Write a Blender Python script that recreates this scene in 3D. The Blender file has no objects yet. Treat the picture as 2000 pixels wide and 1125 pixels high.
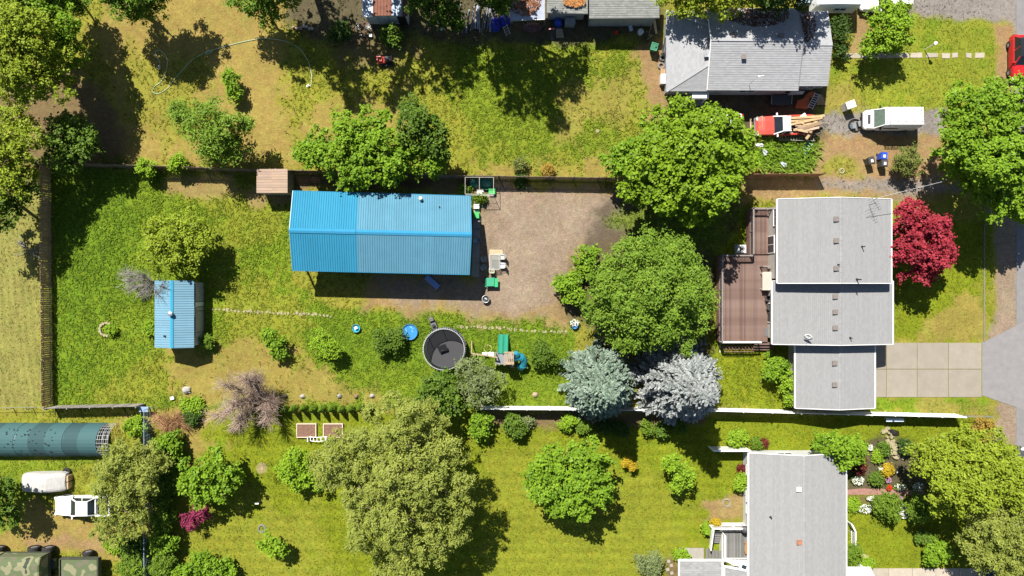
import bpy, math, random
import numpy as np
from mathutils import Vector, Matrix, Euler

# ------------------------------------------------------------------ camera, sky, sun, exposure
sc = bpy.context.scene
C = sc.collection
HCAM = 66.67                      # drone height; 20 photo pixels are one metre on the ground
cam_d = bpy.data.cameras.new('camera'); cam = bpy.data.objects.new('camera', cam_d); C.objects.link(cam)
cam.location = (0, 0, HCAM); cam.rotation_euler = (0, 0, 0)
cam_d.sensor_width = 36; cam_d.lens = 24; cam_d.clip_end = 3000; cam_d.clip_start = 0.5
sc.camera = cam
SUNV = Vector((-0.33, 0.72, 1.0)).normalized()      # towards the sun
elev = math.asin(SUNV.z); azim = math.atan2(SUNV.x, SUNV.y)
w = bpy.data.worlds.new('World'); sc.world = w; w.use_nodes = True
nt = w.node_tree; nt.nodes.clear()
sky = nt.nodes.new('ShaderNodeTexSky'); sky.sky_type = 'NISHITA'; sky.sun_disc = False
sky.sun_elevation = elev; sky.sun_rotation = azim; sky.air_density = 1.0; sky.dust_density = 0.6
bg = nt.nodes.new('ShaderNodeBackground'); bg.inputs[1].default_value = 0.052
wo = nt.nodes.new('ShaderNodeOutputWorld')
nt.links.new(sky.outputs[0], bg.inputs[0]); nt.links.new(bg.outputs[0], wo.inputs[0])
sun_d = bpy.data.lights.new('sun', 'SUN'); sun_d.energy = 4.9; sun_d.angle = math.radians(0.5); sun_d.color = (1.0, 0.955, 0.87)
sun = bpy.data.objects.new('sun', sun_d); C.objects.link(sun)
sun.rotation_euler = SUNV.to_track_quat('Z', 'Y').to_euler(); sun.location = (-20, 40, 60)
sc.view_settings.view_transform = 'Standard'; sc.view_settings.look = 'None'
sc.view_settings.gamma = 1; sc.view_settings.use_curve_mapping = False
sc.view_settings.exposure = 0.96
sc.render.engine = 'CYCLES'
sc.cycles.max_bounces = 5; sc.cycles.transparent_max_bounces = 10

rng = np.random.default_rng(7)
random.seed(7)
R = math.radians
PI = math.pi

def P(px, py, z=0.0):             # photo pixel + real height -> point in the place
    s = (HCAM - z) / HCAM
    return Vector(((px - 1000) / 20 * s, (562.5 - py) / 20 * s, z))

# ------------------------------------------------------------------ materials
MATS = {}
def lin(r, g, b):
    f = lambda c: (c/255/12.92) if c/255 <= .04045 else ((c/255+.055)/1.055)**2.4
    return (f(r), f(g), f(b))
def mat(name, col, rough=.7, var=.18, scale=3.0, metal=0.0, bump=0.0, col2=None, attr=None, alpha=None, trans=0, coord='Object', emis=None, detail=5, stretch=None, spec=.4):
    if name in MATS: return MATS[name]
    m = bpy.data.materials.new(name); m.use_nodes = True
    n = m.node_tree.nodes; l = m.node_tree.links
    b = n['Principled BSDF']; b.inputs['Roughness'].default_value = rough; b.inputs['Metallic'].default_value = metal
    b.inputs['Specular IOR Level'].default_value = spec
    tc = n.new('ShaderNodeTexCoord'); no = n.new('ShaderNodeTexNoise')
    no.inputs['Scale'].default_value = scale; no.inputs['Detail'].default_value = detail; no.inputs['Roughness'].default_value = .65
    src = tc.outputs[coord]
    if stretch:
        mp = n.new('ShaderNodeMapping'); mp.inputs['Scale'].default_value = stretch
        l.new(src, mp.inputs[0]); src = mp.outputs[0]
    l.new(src, no.inputs['Vector'])
    ramp = n.new('ShaderNodeMapRange'); ramp.inputs[1].default_value = .3; ramp.inputs[2].default_value = .7
    l.new(no.outputs[0], ramp.inputs[0])
    mx = n.new('ShaderNodeMix'); mx.data_type = 'RGBA'
    c1 = [max(0, c*(1-var)) for c in col]; c2 = col2 if col2 else [min(1, c*(1+var)) for c in col]
    mx.inputs[6].default_value = (*c1, 1); mx.inputs[7].default_value = (*c2, 1)
    l.new(ramp.outputs[0], mx.inputs[0])
    out = mx.outputs[2]
    if attr:                                        # multiply by a per-piece tint
        a = n.new('ShaderNodeAttribute'); a.attribute_name = attr
        mu = n.new('ShaderNodeMix'); mu.data_type = 'RGBA'; mu.blend_type = 'MULTIPLY'; mu.inputs[0].default_value = 1
        l.new(out, mu.inputs[6]); l.new(a.outputs['Color'], mu.inputs[7]); out = mu.outputs[2]
    l.new(out, b.inputs['Base Color'])
    if bump:
        bp = n.new('ShaderNodeBump'); bp.inputs['Strength'].default_value = bump; bp.inputs['Distance'].default_value = .05
        l.new(no.outputs[0], bp.inputs['Height']); l.new(bp.outputs[0], b.inputs['Normal'])
    if alpha is not None: b.inputs['Alpha'].default_value = alpha
    if trans: b.inputs['Transmission Weight'].default_value = trans
    MATS[name] = m
    return m

def leaf_mat(name, dark, light, transl=.3, rough=.5, tl=None):
    if name in MATS: return MATS[name]
    m = bpy.data.materials.new(name); m.use_nodes = True
    n = m.node_tree.nodes; l = m.node_tree.links
    b = n['Principled BSDF']; b.inputs['Roughness'].default_value = rough; b.inputs['Specular IOR Level'].default_value = .12
    a = n.new('ShaderNodeAttribute'); a.attribute_name = 'v'
    mx = n.new('ShaderNodeMix'); mx.data_type = 'RGBA'
    mx.inputs[6].default_value = (*dark, 1); mx.inputs[7].default_value = (*light, 1)
    l.new(a.outputs['Fac'], mx.inputs[0]); l.new(mx.outputs[2], b.inputs['Base Color'])
    t = n.new('ShaderNodeBsdfTranslucent')
    if tl: t.inputs[0].default_value = (*tl, 1)
    else: l.new(mx.outputs[2], t.inputs[0])
    ms = n.new('ShaderNodeMixShader'); ms.inputs[0].default_value = transl
    l.new(b.outputs[0], ms.inputs[1]); l.new(t.outputs[0], ms.inputs[2])
    l.new(ms.outputs[0], n['Material Output'].inputs[0])
    MATS[name] = m
    return m

# ------------------------------------------------------------------ objects and meshes
def wloc(o):
    v = Vector((0, 0, 0))
    while o is not None: v = v + o.location; o = o.parent
    return v
def tag(o, label=None, cat=None, group=None, kind=None):
    if label: o['label'] = label
    if cat: o['category'] = cat
    if group: o['group'] = group
    if kind: o['kind'] = kind
    return o
def thing(name, label, cat, loc=(0, 0, 0), group=None):
    o = bpy.data.objects.new(name, None); C.objects.link(o); o.location = loc; o.empty_display_size = .3
    return tag(o, label, cat, group)
def link(name, me, parent=None, m=None, smooth=False):
    if m is not None and not me.materials: me.materials.append(m)
    o = bpy.data.objects.new(name, me); C.objects.link(o)
    if parent is not None: o.parent = parent
    if smooth: me.polygons.foreach_set('use_smooth', np.ones(len(me.polygons), dtype=bool))
    return o
def copy_tree(o, parent=None):
    c = o.copy(); C.objects.link(c); c.parent = parent
    if parent is not None and o.parent is not None: c.matrix_parent_inverse = o.matrix_parent_inverse.copy()
    for ch in list(o.children): copy_tree(ch, c)
    return c

class MB:
    def __init__(s): s.v = []; s.f = []; s.t = {}
    def add(s, vs, fs, tint=None):
        k = len(s.v); s.v.extend([tuple(v) for v in vs])
        for f in fs:
            if tint is not None: s.t[len(s.f)] = tint
            s.f.append(tuple(i+k for i in f))
        return s
    def face(s, *pts, tint=None): return s.add(pts, [tuple(range(len(pts)))], tint)
    def box(s, c, d, rz=0, rx=0, ry=0, tint=None):
        m = Euler((rx, ry, rz)).to_matrix(); c = Vector(c); hx, hy, hz = d[0]/2, d[1]/2, d[2]/2
        vs = [c + m @ Vector((x*hx, y*hy, z*hz)) for z in (-1, 1) for x, y in ((-1, -1), (1, -1), (1, 1), (-1, 1))]
        return s.add(vs, [(3, 2, 1, 0), (4, 5, 6, 7), (0, 1, 5, 4), (1, 2, 6, 5), (2, 3, 7, 6), (3, 0, 4, 7)], tint)
    def bar(s, p, q, wd, h, tint=None):              # rectangular bar from p to q
        p = Vector(p); q = Vector(q); d = (q-p).normalized()
        up = Vector((0, 0, 1)) if abs(d.z) < .95 else Vector((0, 1, 0))
        a = d.cross(up).normalized()*wd/2; b = a.cross(d).normalized()*h/2
        vs = [p-a-b, p+a-b, p+a+b, p-a+b, q-a-b, q+a-b, q+a+b, q-a+b]
        return s.add(vs, [(0, 1, 2, 3), (7, 6, 5, 4), (0, 4, 5, 1), (1, 5, 6, 2), (2, 6, 7, 3), (3, 7, 4, 0)], tint)
    def tube(s, pts, r, n=6, closed=False):
        pts = [Vector(p) for p in pts]; N = len(pts)
        rr = r if isinstance(r, (list, tuple)) else [r]*N
        vs = []
        for i, p in enumerate(pts):
            a = pts[(i-1) % N] if (i > 0 or closed) else p; b = pts[(i+1) % N] if (i < N-1 or closed) else p
            d = (b-a).normalized() if (b-a).length > 1e-6 else Vector((0, 0, 1))
            u = d.cross(Vector((0, 0, 1)) if abs(d.z) < .9 else Vector((1, 0, 0))).normalized(); wv = d.cross(u)
            for k in range(n):
                t = 2*PI*k/n; vs.append(p + (u*math.cos(t) + wv*math.sin(t))*rr[i])
        fs = []
        for i in range(N if closed else N-1):
            j = (i+1) % N
            for k in range(n): fs.append((i*n+k, i*n+(k+1) % n, j*n+(k+1) % n, j*n+k))
        if not closed: fs += [tuple(range(n-1, -1, -1)), tuple((N-1)*n+k for k in range(n))]
        return s.add(vs, fs)
    def prism(s, poly, z0, z1, tint=None):
        n = len(poly); ar = sum(poly[i][0]*poly[(i+1) % n][1]-poly[(i+1) % n][0]*poly[i][1] for i in range(n))
        if ar < 0: poly = poly[::-1]
        vs = [(p[0], p[1], z0) for p in poly] + [(p[0], p[1], z1) for p in poly]
        fs = [tuple(range(n-1, -1, -1)), tuple(range(n, 2*n))] + [(i, (i+1) % n, n+(i+1) % n, n+i) for i in range(n)]
        return s.add(vs, fs, tint)
    def slab(s, pts, th):                            # planar 3D polygon given a thickness downwards
        pts = [Vector(p) for p in pts]; n = len(pts); vs = pts + [p-Vector((0, 0, th)) for p in pts]
        fs = [tuple(range(n)), tuple(range(2*n-1, n-1, -1))] + [(i, n+i, n+(i+1) % n, (i+1) % n) for i in range(n)]
        return s.add(vs, fs)
    def disc(s, c, r, n=24):
        c = Vector(c); return s.face(*[c+Vector((r*math.cos(2*PI*k/n), r*math.sin(2*PI*k/n), 0)) for k in range(n)])
    def lathe(s, prof, c=(0, 0, 0), n=16, sx=1, sy=1, cap=True):
        vs = []; c = Vector(c)
        for r, z in prof:
            for k in range(n): t = 2*PI*k/n; vs.append(c+Vector((r*math.cos(t)*sx, r*math.sin(t)*sy, z)))
        fs = [(i*n+k, i*n+(k+1) % n, (i+1)*n+(k+1) % n, (i+1)*n+k) for i in range(len(prof)-1) for k in range(n)]
        if cap and prof[0][0] > .002: fs.append(tuple(range(n-1, -1, -1)))
        if cap and prof[-1][0] > .002: fs.append(tuple((len(prof)-1)*n+k for k in range(n)))
        return s.add(vs, fs)
    def torus(s, c, r, q, n=20, m=6, axis='z'):
        c = Vector(c); pts = []
        for k in range(n):
            t = 2*PI*k/n; a, b = r*math.cos(t), r*math.sin(t)
            pts.append(c + (Vector((a, b, 0)) if axis == 'z' else Vector((a, 0, b)) if axis == 'y' else Vector((0, a, b))))
        return s.tube(pts, q, m, closed=True)
    def loft(s, secs, cap=True):
        n = len(secs[0]); vs = [v for sec in secs for v in sec]; fs = []
        for i in range(len(secs)-1):
            for k in range(n): fs.append((i*n+k, i*n+(k+1) % n, (i+1)*n+(k+1) % n, (i+1)*n+k))
        if cap: fs += [tuple(range(n-1, -1, -1)), tuple((len(secs)-1)*n+k for k in range(n))]
        return s.add(vs, fs)
    def mesh(s, name, off=Vector((0, 0, 0))):
        me = bpy.data.meshes.new(name); me.from_pydata([(v[0]-off[0], v[1]-off[1], v[2]-off[2]) for v in s.v], [], s.f)
        if True:
            a = me.attributes.new('tint', 'FLOAT_COLOR', 'FACE'); arr = np.ones((len(s.f), 4), dtype=np.float32)
            for i, t in s.t.items(): arr[i, :3] = t
            a.data.foreach_set('color', arr.ravel())
        me.update()
        return me
    def build(s, name, m, parent=None, smooth=False, kind=None, label=None):
        o = link(name, s.mesh(name, wloc(parent)), parent, m, smooth)
        if kind: o['kind'] = kind
        if label: o['label'] = label
        return o
def solo(name, b, m, label, cat, loc=None, group=None, smooth=False):   # a thing that is one mesh, origin at its base
    loc = Vector(loc) if loc is not None else Vector((sum(v[0] for v in b.v)/len(b.v), sum(v[1] for v in b.v)/len(b.v), min(v[2] for v in b.v)))
    o = link(name, b.mesh(name, loc), None, m, smooth); o.location = loc
    return tag(o, label, cat, group)
def struct(name, b, m, smooth=False):
    o = link(name, b.mesh(name), None, m, smooth); o['kind'] = 'structure'; return o

# ------------------------------------------------------------------ numpy noise
_T = np.random.default_rng(3).random((256, 256)).astype(np.float32)
def vnoise(x, y, sc_, seed=0):
    x = x/sc_ + seed*17.31; y = y/sc_ + seed*9.77
    xi = np.floor(x).astype(int); yi = np.floor(y).astype(int); fx = x-xi; fy = y-yi
    fx = fx*fx*(3-2*fx); fy = fy*fy*(3-2*fy)
    g = lambda a, b: _T[a & 255, b & 255]
    return (g(xi, yi)*(1-fx)+g(xi+1, yi)*fx)*(1-fy) + (g(xi, yi+1)*(1-fx)+g(xi+1, yi+1)*fx)*fy
def fbm(x, y, sc_, seed=0, o=4):
    t = 0; a = .5; s_ = 0
    for i in range(o): t = t + a*vnoise(x, y, sc_/2**i, seed+i*5); s_ += a; a *= .5
    return t/s_
# ------------------------------------------------------------------ ground
GREEN = (.125, .18, .012); LUSH = (.092, .155, .010); YG = (.185, .19, .022); DRY = (.235, .172, .05); DIRT = (.235, .152, .075)
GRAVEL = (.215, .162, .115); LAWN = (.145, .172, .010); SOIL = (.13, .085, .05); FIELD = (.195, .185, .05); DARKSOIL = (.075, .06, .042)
GREYROAD = (.19, .168, .152); MID = (.19, .17, .045)
# (colour, softness px, noise amplitude px, opacity, polygon in photo pixels on the ground)
REG = [
 (DRY, 25, 40, .9, [(170, -60), (560, -60), (600, 330), (165, 328), (230, 200), (190, 60)]),
 (YG, 30, 45, .75, [(255, 110), (400, 130), (430, 215), (330, 270), (250, 230)]),
 (YG, 30, 50, .9, [(560, 60), (1310, 60), (1310, 345), (560, 345)]),
 (GREEN, 30, 60, .75, [(880, 90), (1230, 90), (1250, 330), (900, 330)]),
 (YG, 25, 40, .7, [(540, 200), (640, 170), (700, 240), (600, 290)]),
 (DRY, 25, 40, .8, [(620, 200), (790, 170), (780, 260), (700, 250), (560, 330), (560, 260)]),
 (DRY, 15, 30, .8, [(880, 322), (1190, 312), (1200, 345), (880, 345)]),
 (DRY, 25, 45, .6, [(1120, 160), (1230, 150), (1240, 250), (1080, 280)]),
 (DIRT, 14, 18, .95, [(1245, 90), (1310, 90), (1312, 190), (1320, 240), (1262, 240), (1268, 160)]),
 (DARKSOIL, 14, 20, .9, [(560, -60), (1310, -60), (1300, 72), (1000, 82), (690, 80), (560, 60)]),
 (SOIL, 20, 30, .7, [(640, 60), (800, 60), (850, 125), (700, 140)]),
 (SOIL, 16, 20, .85, [(-60, 150), (150, 130), (240, 260), (230, 322), (-60, 322)]),
 (FIELD, 8, 10, 1, [(-80, 345), (84, 345), (84, 800), (-80, 800)]),
 (GREEN, 6, 8, .95, [(95, 330), (575, 345), (575, 545), (640, 600), (1000, 612), (1120, 612), (1130, 800), (95, 800)]),
 (LUSH, 30, 50, .7, [(100, 340), (260, 340), (270, 560), (110, 800)]),
 (LUSH, 25, 40, .6, [(560, 615), (1100, 625), (1100, 720), (600, 720)]),
 (YG, 25, 45, .8, [(420, 560), (600, 560), (600, 790), (130, 790), (330, 690), (410, 690)]),
 (YG, 25, 40, .7, [(330, 345), (575, 345), (570, 480), (430, 480), (390, 400)]),
 (DRY, 20, 35, .75, [(345, 690), (480, 650), (610, 720), (760, 770), (760, 795), (340, 795)]),
 (DIRT, 14, 18, .7, [(330, 352), (450, 352), (450, 378), (340, 370)]),
 (DIRT, 12, 18, .8, [(470, 372), (580, 378), (575, 400), (480, 398)]),
 (DIRT, 16, 22, .85, [(925, 365), (1200, 362), (1265, 430), (1215, 470), (1150, 500), (1110, 560), (1120, 635), (1000, 620), (720, 600), (715, 540), (925, 540)]),
 (GRAVEL, 14, 20, .95, [(930, 368), (1195, 372), (1235, 415), (1210, 450), (1140, 485), (1100, 545), (1075, 605), (940, 606), (760, 586), (740, 540), (925, 540)]),
 ((.245, .19, .14), 30, 40, .7, [(960, 400), (1160, 385), (1190, 430), (1100, 470), (1060, 560), (1000, 590), (1010, 480)]),
 (SOIL, 10, 14, .9, [(570, 340), (935, 345), (935, 372), (575, 366)]),
 (LAWN, 12, 16, 1, [(1380, 380), (1520, 400), (1560, 800), (1380, 800)]),
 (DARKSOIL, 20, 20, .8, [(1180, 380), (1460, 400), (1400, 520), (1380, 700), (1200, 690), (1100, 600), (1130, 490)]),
 (GREEN, 14, 20, .7, [(1200, 430), (1270, 400), (1460, 410), (1400, 500), (1300, 480)]),
 (DIRT, 12, 16, .95, [(1440, 340), (1600, 262), (1830, 258), (1860, 385), (1450, 392)]),
 (GREYROAD, 10, 12, .9, [(1590, 348), (1900, 352), (1960, 362), (1960, 384), (1590, 372)]),
 ((.125, .21, .015), 10, 16, .95, [(1430, 272), (1596, 275), (1596, 338), (1430, 338)]),
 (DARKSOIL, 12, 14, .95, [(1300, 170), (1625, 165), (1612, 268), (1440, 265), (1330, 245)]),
 (YG, 12, 18, .8, [(1600, 310), (1690, 318), (1690, 345), (1600, 345)]),
 (GREEN, 8, 12, 1, [(1625, 120), (1945, 110), (1950, 170), (1840, 225), (1610, 222)]),
 (YG, 25, 40, .75, [(1625, 120), (1945, 110), (1950, 170), (1840, 225), (1610, 222)]),
 (DRY, 12, 16, .6, [(1610, 170), (1660, 150), (1680, 222), (1610, 222)]),
 (GREEN, 6, 10, 1, [(1760, 34), (1930, 36), (1944, 58), (1944, 106), (1740, 108)]),
 (YG, 25, 40, .7, [(1760, 34), (1930, 36), (1944, 58), (1944, 106), (1740, 108)]),
 (DIRT, 8, 10, .9, [(1664, 20), (1700, 20), (1705, 100), (1664, 104)]),
 (GREYROAD, 8, 10, 1, [(1605, 222), (1840, 218), (1840, 258), (1690, 262), (1605, 256)]),
 (GREYROAD, 8, 12, 1, [(1660, -80), (2080, -80), (2080, 60), (1950, 42), (1900, 36), (1800, 32), (1700, 22)]),
 (DIRT, 8, 12, 1, [(1944, 50), (1975, 40), (1990, 200), (1950, 200)]),
 (GREYROAD, 6, 6, 1, [(1978, -80), (2400, -80), (2400, 1300), (1978, 1300)]),
 (LAWN, 8, 10, 1, [(1740, 430), (1944, 430), (1942, 668), (1740, 668)]),
 (DRY, 14, 20, .7, [(1800, 625), (1925, 560), (1925, 662), (1790, 664)]),
 (GRAVEL, 8, 10, 1, [(1945, 380), (1990, 360), (1990, 650), (1938, 668)]),
 (GREEN, 5, 8, 1, [(1700, 775), (1935, 775), (1946, 805), (1700, 806)]),
 (DRY, 10, 20, .6, [(1780, 780), (1946, 788), (1946, 810), (1780, 806)]),
 (GRAVEL, 8, 10, 1, [(1946, 780), (1990, 780), (1990, 900), (1944, 900)]),
 (LAWN, 3, 4, 1, [(305, 808), (940, 806), (1900, 816), (1940, 1200), (305, 1200)]),
 (DRY, 20, 30, .85, [(300, 798), (420, 800), (400, 845), (440, 870), (370, 890), (352, 860)]),
 (YG, 30, 50, .8, [(330, 960), (620, 1000), (700, 1200), (300, 1200)]),
 (YG, 30, 50, .6, [(930, 880), (1080, 850), (1380, 1000), (1300, 1200), (930, 1200)]),
 (SOIL, 8, 8, .9, [(940, 800), (1385, 806), (1380, 832), (1120, 836), (940, 838)]),
 (DIRT, 12, 18, .85, [(1375, 985), (1460, 960), (1462, 1020), (1380, 1022)]),
 (DARKSOIL, 8, 10, .9, [(1655, 862), (1720, 850), (1800, 870), (1830, 960), (1655, 960)]),
 (SOIL, 8, 8, .8, [(1655, 968), (1830, 968), (1830, 990), (1655, 985)]),
 (SOIL, 8, 10, .8, [(1300, 1085), (1325, 1085), (1325, 1200), (1300, 1200)]),
 (YG, 12, 20, 1, [(-80, 803), (290, 803), (290, 1200), (-80, 1200)]),
 (GREEN, 15, 25, .8, [(-80, 890), (180, 895), (60, 960), (-80, 1000)]),
 (DRY, 10, 16, .85, [(230, 806), (286, 806), (240, 860), (222, 850)]),
 (DRY, 14, 24, .9, [(60, 1000), (260, 1000), (260, 1090), (-80, 1090), (-80, 1045)]),
 (DIRT, 12, 18, .8, [(40, 1050), (230, 1045), (220, 1075), (40, 1078)]),
 (GREEN, 10, 16, .8, [(-80, 1018), (40, 1020), (50, 1042), (-80, 1048)]),
]
def sdist(px, py, poly):
    d = np.full(px.shape, 1e9); inside = np.zeros(px.shape, bool); n = len(poly)
    for i in range(n):
        ax, ay = poly[i]; bx, by = poly[(i+1) % n]; ex, ey = bx-ax, by-ay
        t = np.clip(((px-ax)*ex+(py-ay)*ey)/(ex*ex+ey*ey), 0, 1)
        d = np.minimum(d, (px-ax-t*ex)**2+(py-ay-t*ey)**2)
        c = ((ay > py) != (by > py)); xx = ex*(py-ay)/(ey if ey else 1e-9)+ax
        inside ^= c & (px < xx)
    d = np.sqrt(d)
    return np.where(inside, d, -d)
def ground_col(X, Y):
    px = 1000+X*20; py = 562.5-Y*20
    n1 = fbm(X, Y, 3.0, 1)-.5; n2 = fbm(X, Y, .8, 2, 3)-.5
    col = np.empty(X.shape+(3,)); col[:] = YG
    wild = fbm(X, Y, 5, 9)
    col = col*(1-wild[..., None]*.4)+np.array(DRY)*wild[..., None]*.4
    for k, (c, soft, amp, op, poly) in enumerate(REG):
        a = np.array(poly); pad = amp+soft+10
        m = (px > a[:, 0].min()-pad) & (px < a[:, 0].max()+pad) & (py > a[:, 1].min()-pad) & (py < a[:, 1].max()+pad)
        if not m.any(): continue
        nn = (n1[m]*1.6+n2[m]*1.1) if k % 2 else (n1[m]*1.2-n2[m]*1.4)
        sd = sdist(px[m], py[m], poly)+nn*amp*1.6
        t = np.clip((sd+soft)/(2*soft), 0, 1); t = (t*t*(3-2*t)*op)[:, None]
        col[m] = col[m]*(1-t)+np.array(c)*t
    # mowing stripes on the mown lawns
    s = np.sin(Y*2*PI/1.05+fbm(X, Y, 6, 4)*2.0)*.5+.5
    low = np.clip((py-835)/20, 0, 1)*np.clip((px-330)/40, 0, 1)*np.clip((1440-px)/30, 0, 1)
    col *= (1+(s-.5)*.16*low)[..., None]
    s2 = np.sin((X+Y*.12)*2*PI/.7+fbm(X, Y, 3, 5)*3)*.5+.5
    lf = np.clip((84-px)/6, 0, 1)*np.clip((py-440)/30, 0, 1)*np.clip((800-py)/6, 0, 1)
    col *= (1+(s2-.5)*.2*lf)[..., None]
    col *= (1+(fbm(X, Y, 1.3, 12)-.5)[..., None]*.35)
    return np.clip(col, .004, .8)
def ground_h(X, Y):
    px = 1000+X*20; py = 562.5-Y*20
    return np.zeros_like(X)
def axis(lo, hi, st, far):
    a = list(np.arange(lo, hi+1e-6, st)); g = 1.0; x = hi
    while x < far: x += g; a.append(min(x, far)); g *= 1.7
    g = 1.0; x = lo; pre = []
    while x > -far: x -= g; pre.append(max(x, -far)); g *= 1.7
    return np.array(pre[::-1]+a)
ax_ = axis(-54, 54, .2, 900); ay_ = axis(-31, 31, .2, 900)
GX, GY = np.meshgrid(ax_, ay_)
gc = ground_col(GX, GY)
nx, ny = len(ax_), len(ay_)
me = bpy.data.meshes.new('ground')
gz = (fbm(GX, GY, 4, 21)-.5)*.03*np.exp(-(np.maximum(np.abs(GX)-56, 0)/30)**2)
co = np.stack([GX, GY, gz-.02], -1).reshape(-1, 3).astype(np.float32)
ii = (np.arange(ny-1)[:, None]*nx+np.arange(nx-1)[None, :]).ravel()
q = np.stack([ii, ii+1, ii+nx+1, ii+nx], 1).astype(np.int32)
me.vertices.add(len(co)); me.vertices.foreach_set('co', co.ravel())
me.loops.add(q.size); me.loops.foreach_set('vertex_index', q.ravel())
me.polygons.add(len(q)); me.polygons.foreach_set('loop_start', np.arange(0, q.size, 4, dtype=np.int32))
me.update(calc_edges=True)
at = me.attributes.new('gcol', 'FLOAT_COLOR', 'POINT')
at.data.foreach_set('color', np.concatenate([gc.reshape(-1, 3), np.ones((len(co), 1))], 1).astype(np.float32).ravel())
def ground_material():
    m = bpy.data.materials.new('ground'); m.use_nodes = True; n = m.node_tree.nodes; l = m.node_tree.links
    b = n['Principled BSDF']; b.inputs['Roughness'].default_value = .95; b.inputs['Specular IOR Level'].default_value = .1
    a = n.new('ShaderNodeAttribute'); a.attribute_name = 'gcol'
    tc = n.new('ShaderNodeTexCoord')
    def noise(s, d=4, r=.6):
        k = n.new('ShaderNodeTexNoise'); k.inputs['Scale'].default_value = s; k.inputs['Detail'].default_value = d; k.inputs['Roughness'].default_value = r
        l.new(tc.outputs['Object'], k.inputs['Vector']); return k
    def rng_(k, a0, a1, b0, b1):
        r = n.new('ShaderNodeMapRange'); r.inputs[1].default_value = a0; r.inputs[2].default_value = a1; r.inputs[3].default_value = b0; r.inputs[4].default_value = b1
        l.new(k.outputs[0], r.inputs[0]); return r
    n1 = noise(2.2, 6, .7); n2 = noise(6.5, 4, .7); n3 = noise(.9, 5, .65)
    r1 = rng_(n1, .3, .7, .78, 1.22); r2 = rng_(n2, .28, .72, .75, 1.25)
    mm = n.new('ShaderNodeMath'); mm.operation = 'MULTIPLY'; l.new(r1.outputs[0], mm.inputs[0]); l.new(r2.outputs[0], mm.inputs[1])
    vm = n.new('ShaderNodeVectorMath'); vm.operation = 'SCALE'; l.new(a.outputs['Color'], vm.inputs[0]); l.new(mm.outputs[0], vm.inputs['Scale'])
    hs = n.new('ShaderNodeHueSaturation'); l.new(vm.outputs[0], hs.inputs['Color'])
    rh = rng_(n3, .3, .7, .482, .518); l.new(rh.outputs[0], hs.inputs['Hue'])
    l.new(hs.outputs[0], b.inputs['Base Color'])
    bp = n.new('ShaderNodeBump'); bp.inputs['Strength'].default_value = .6; bp.inputs['Distance'].default_value = .12
    l.new(n2.outputs[0], bp.inputs['Height']); l.new(bp.outputs[0], b.inputs['Normal'])
    return m
go = link('ground', me, None, ground_material()); go['kind'] = 'structure'

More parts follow.
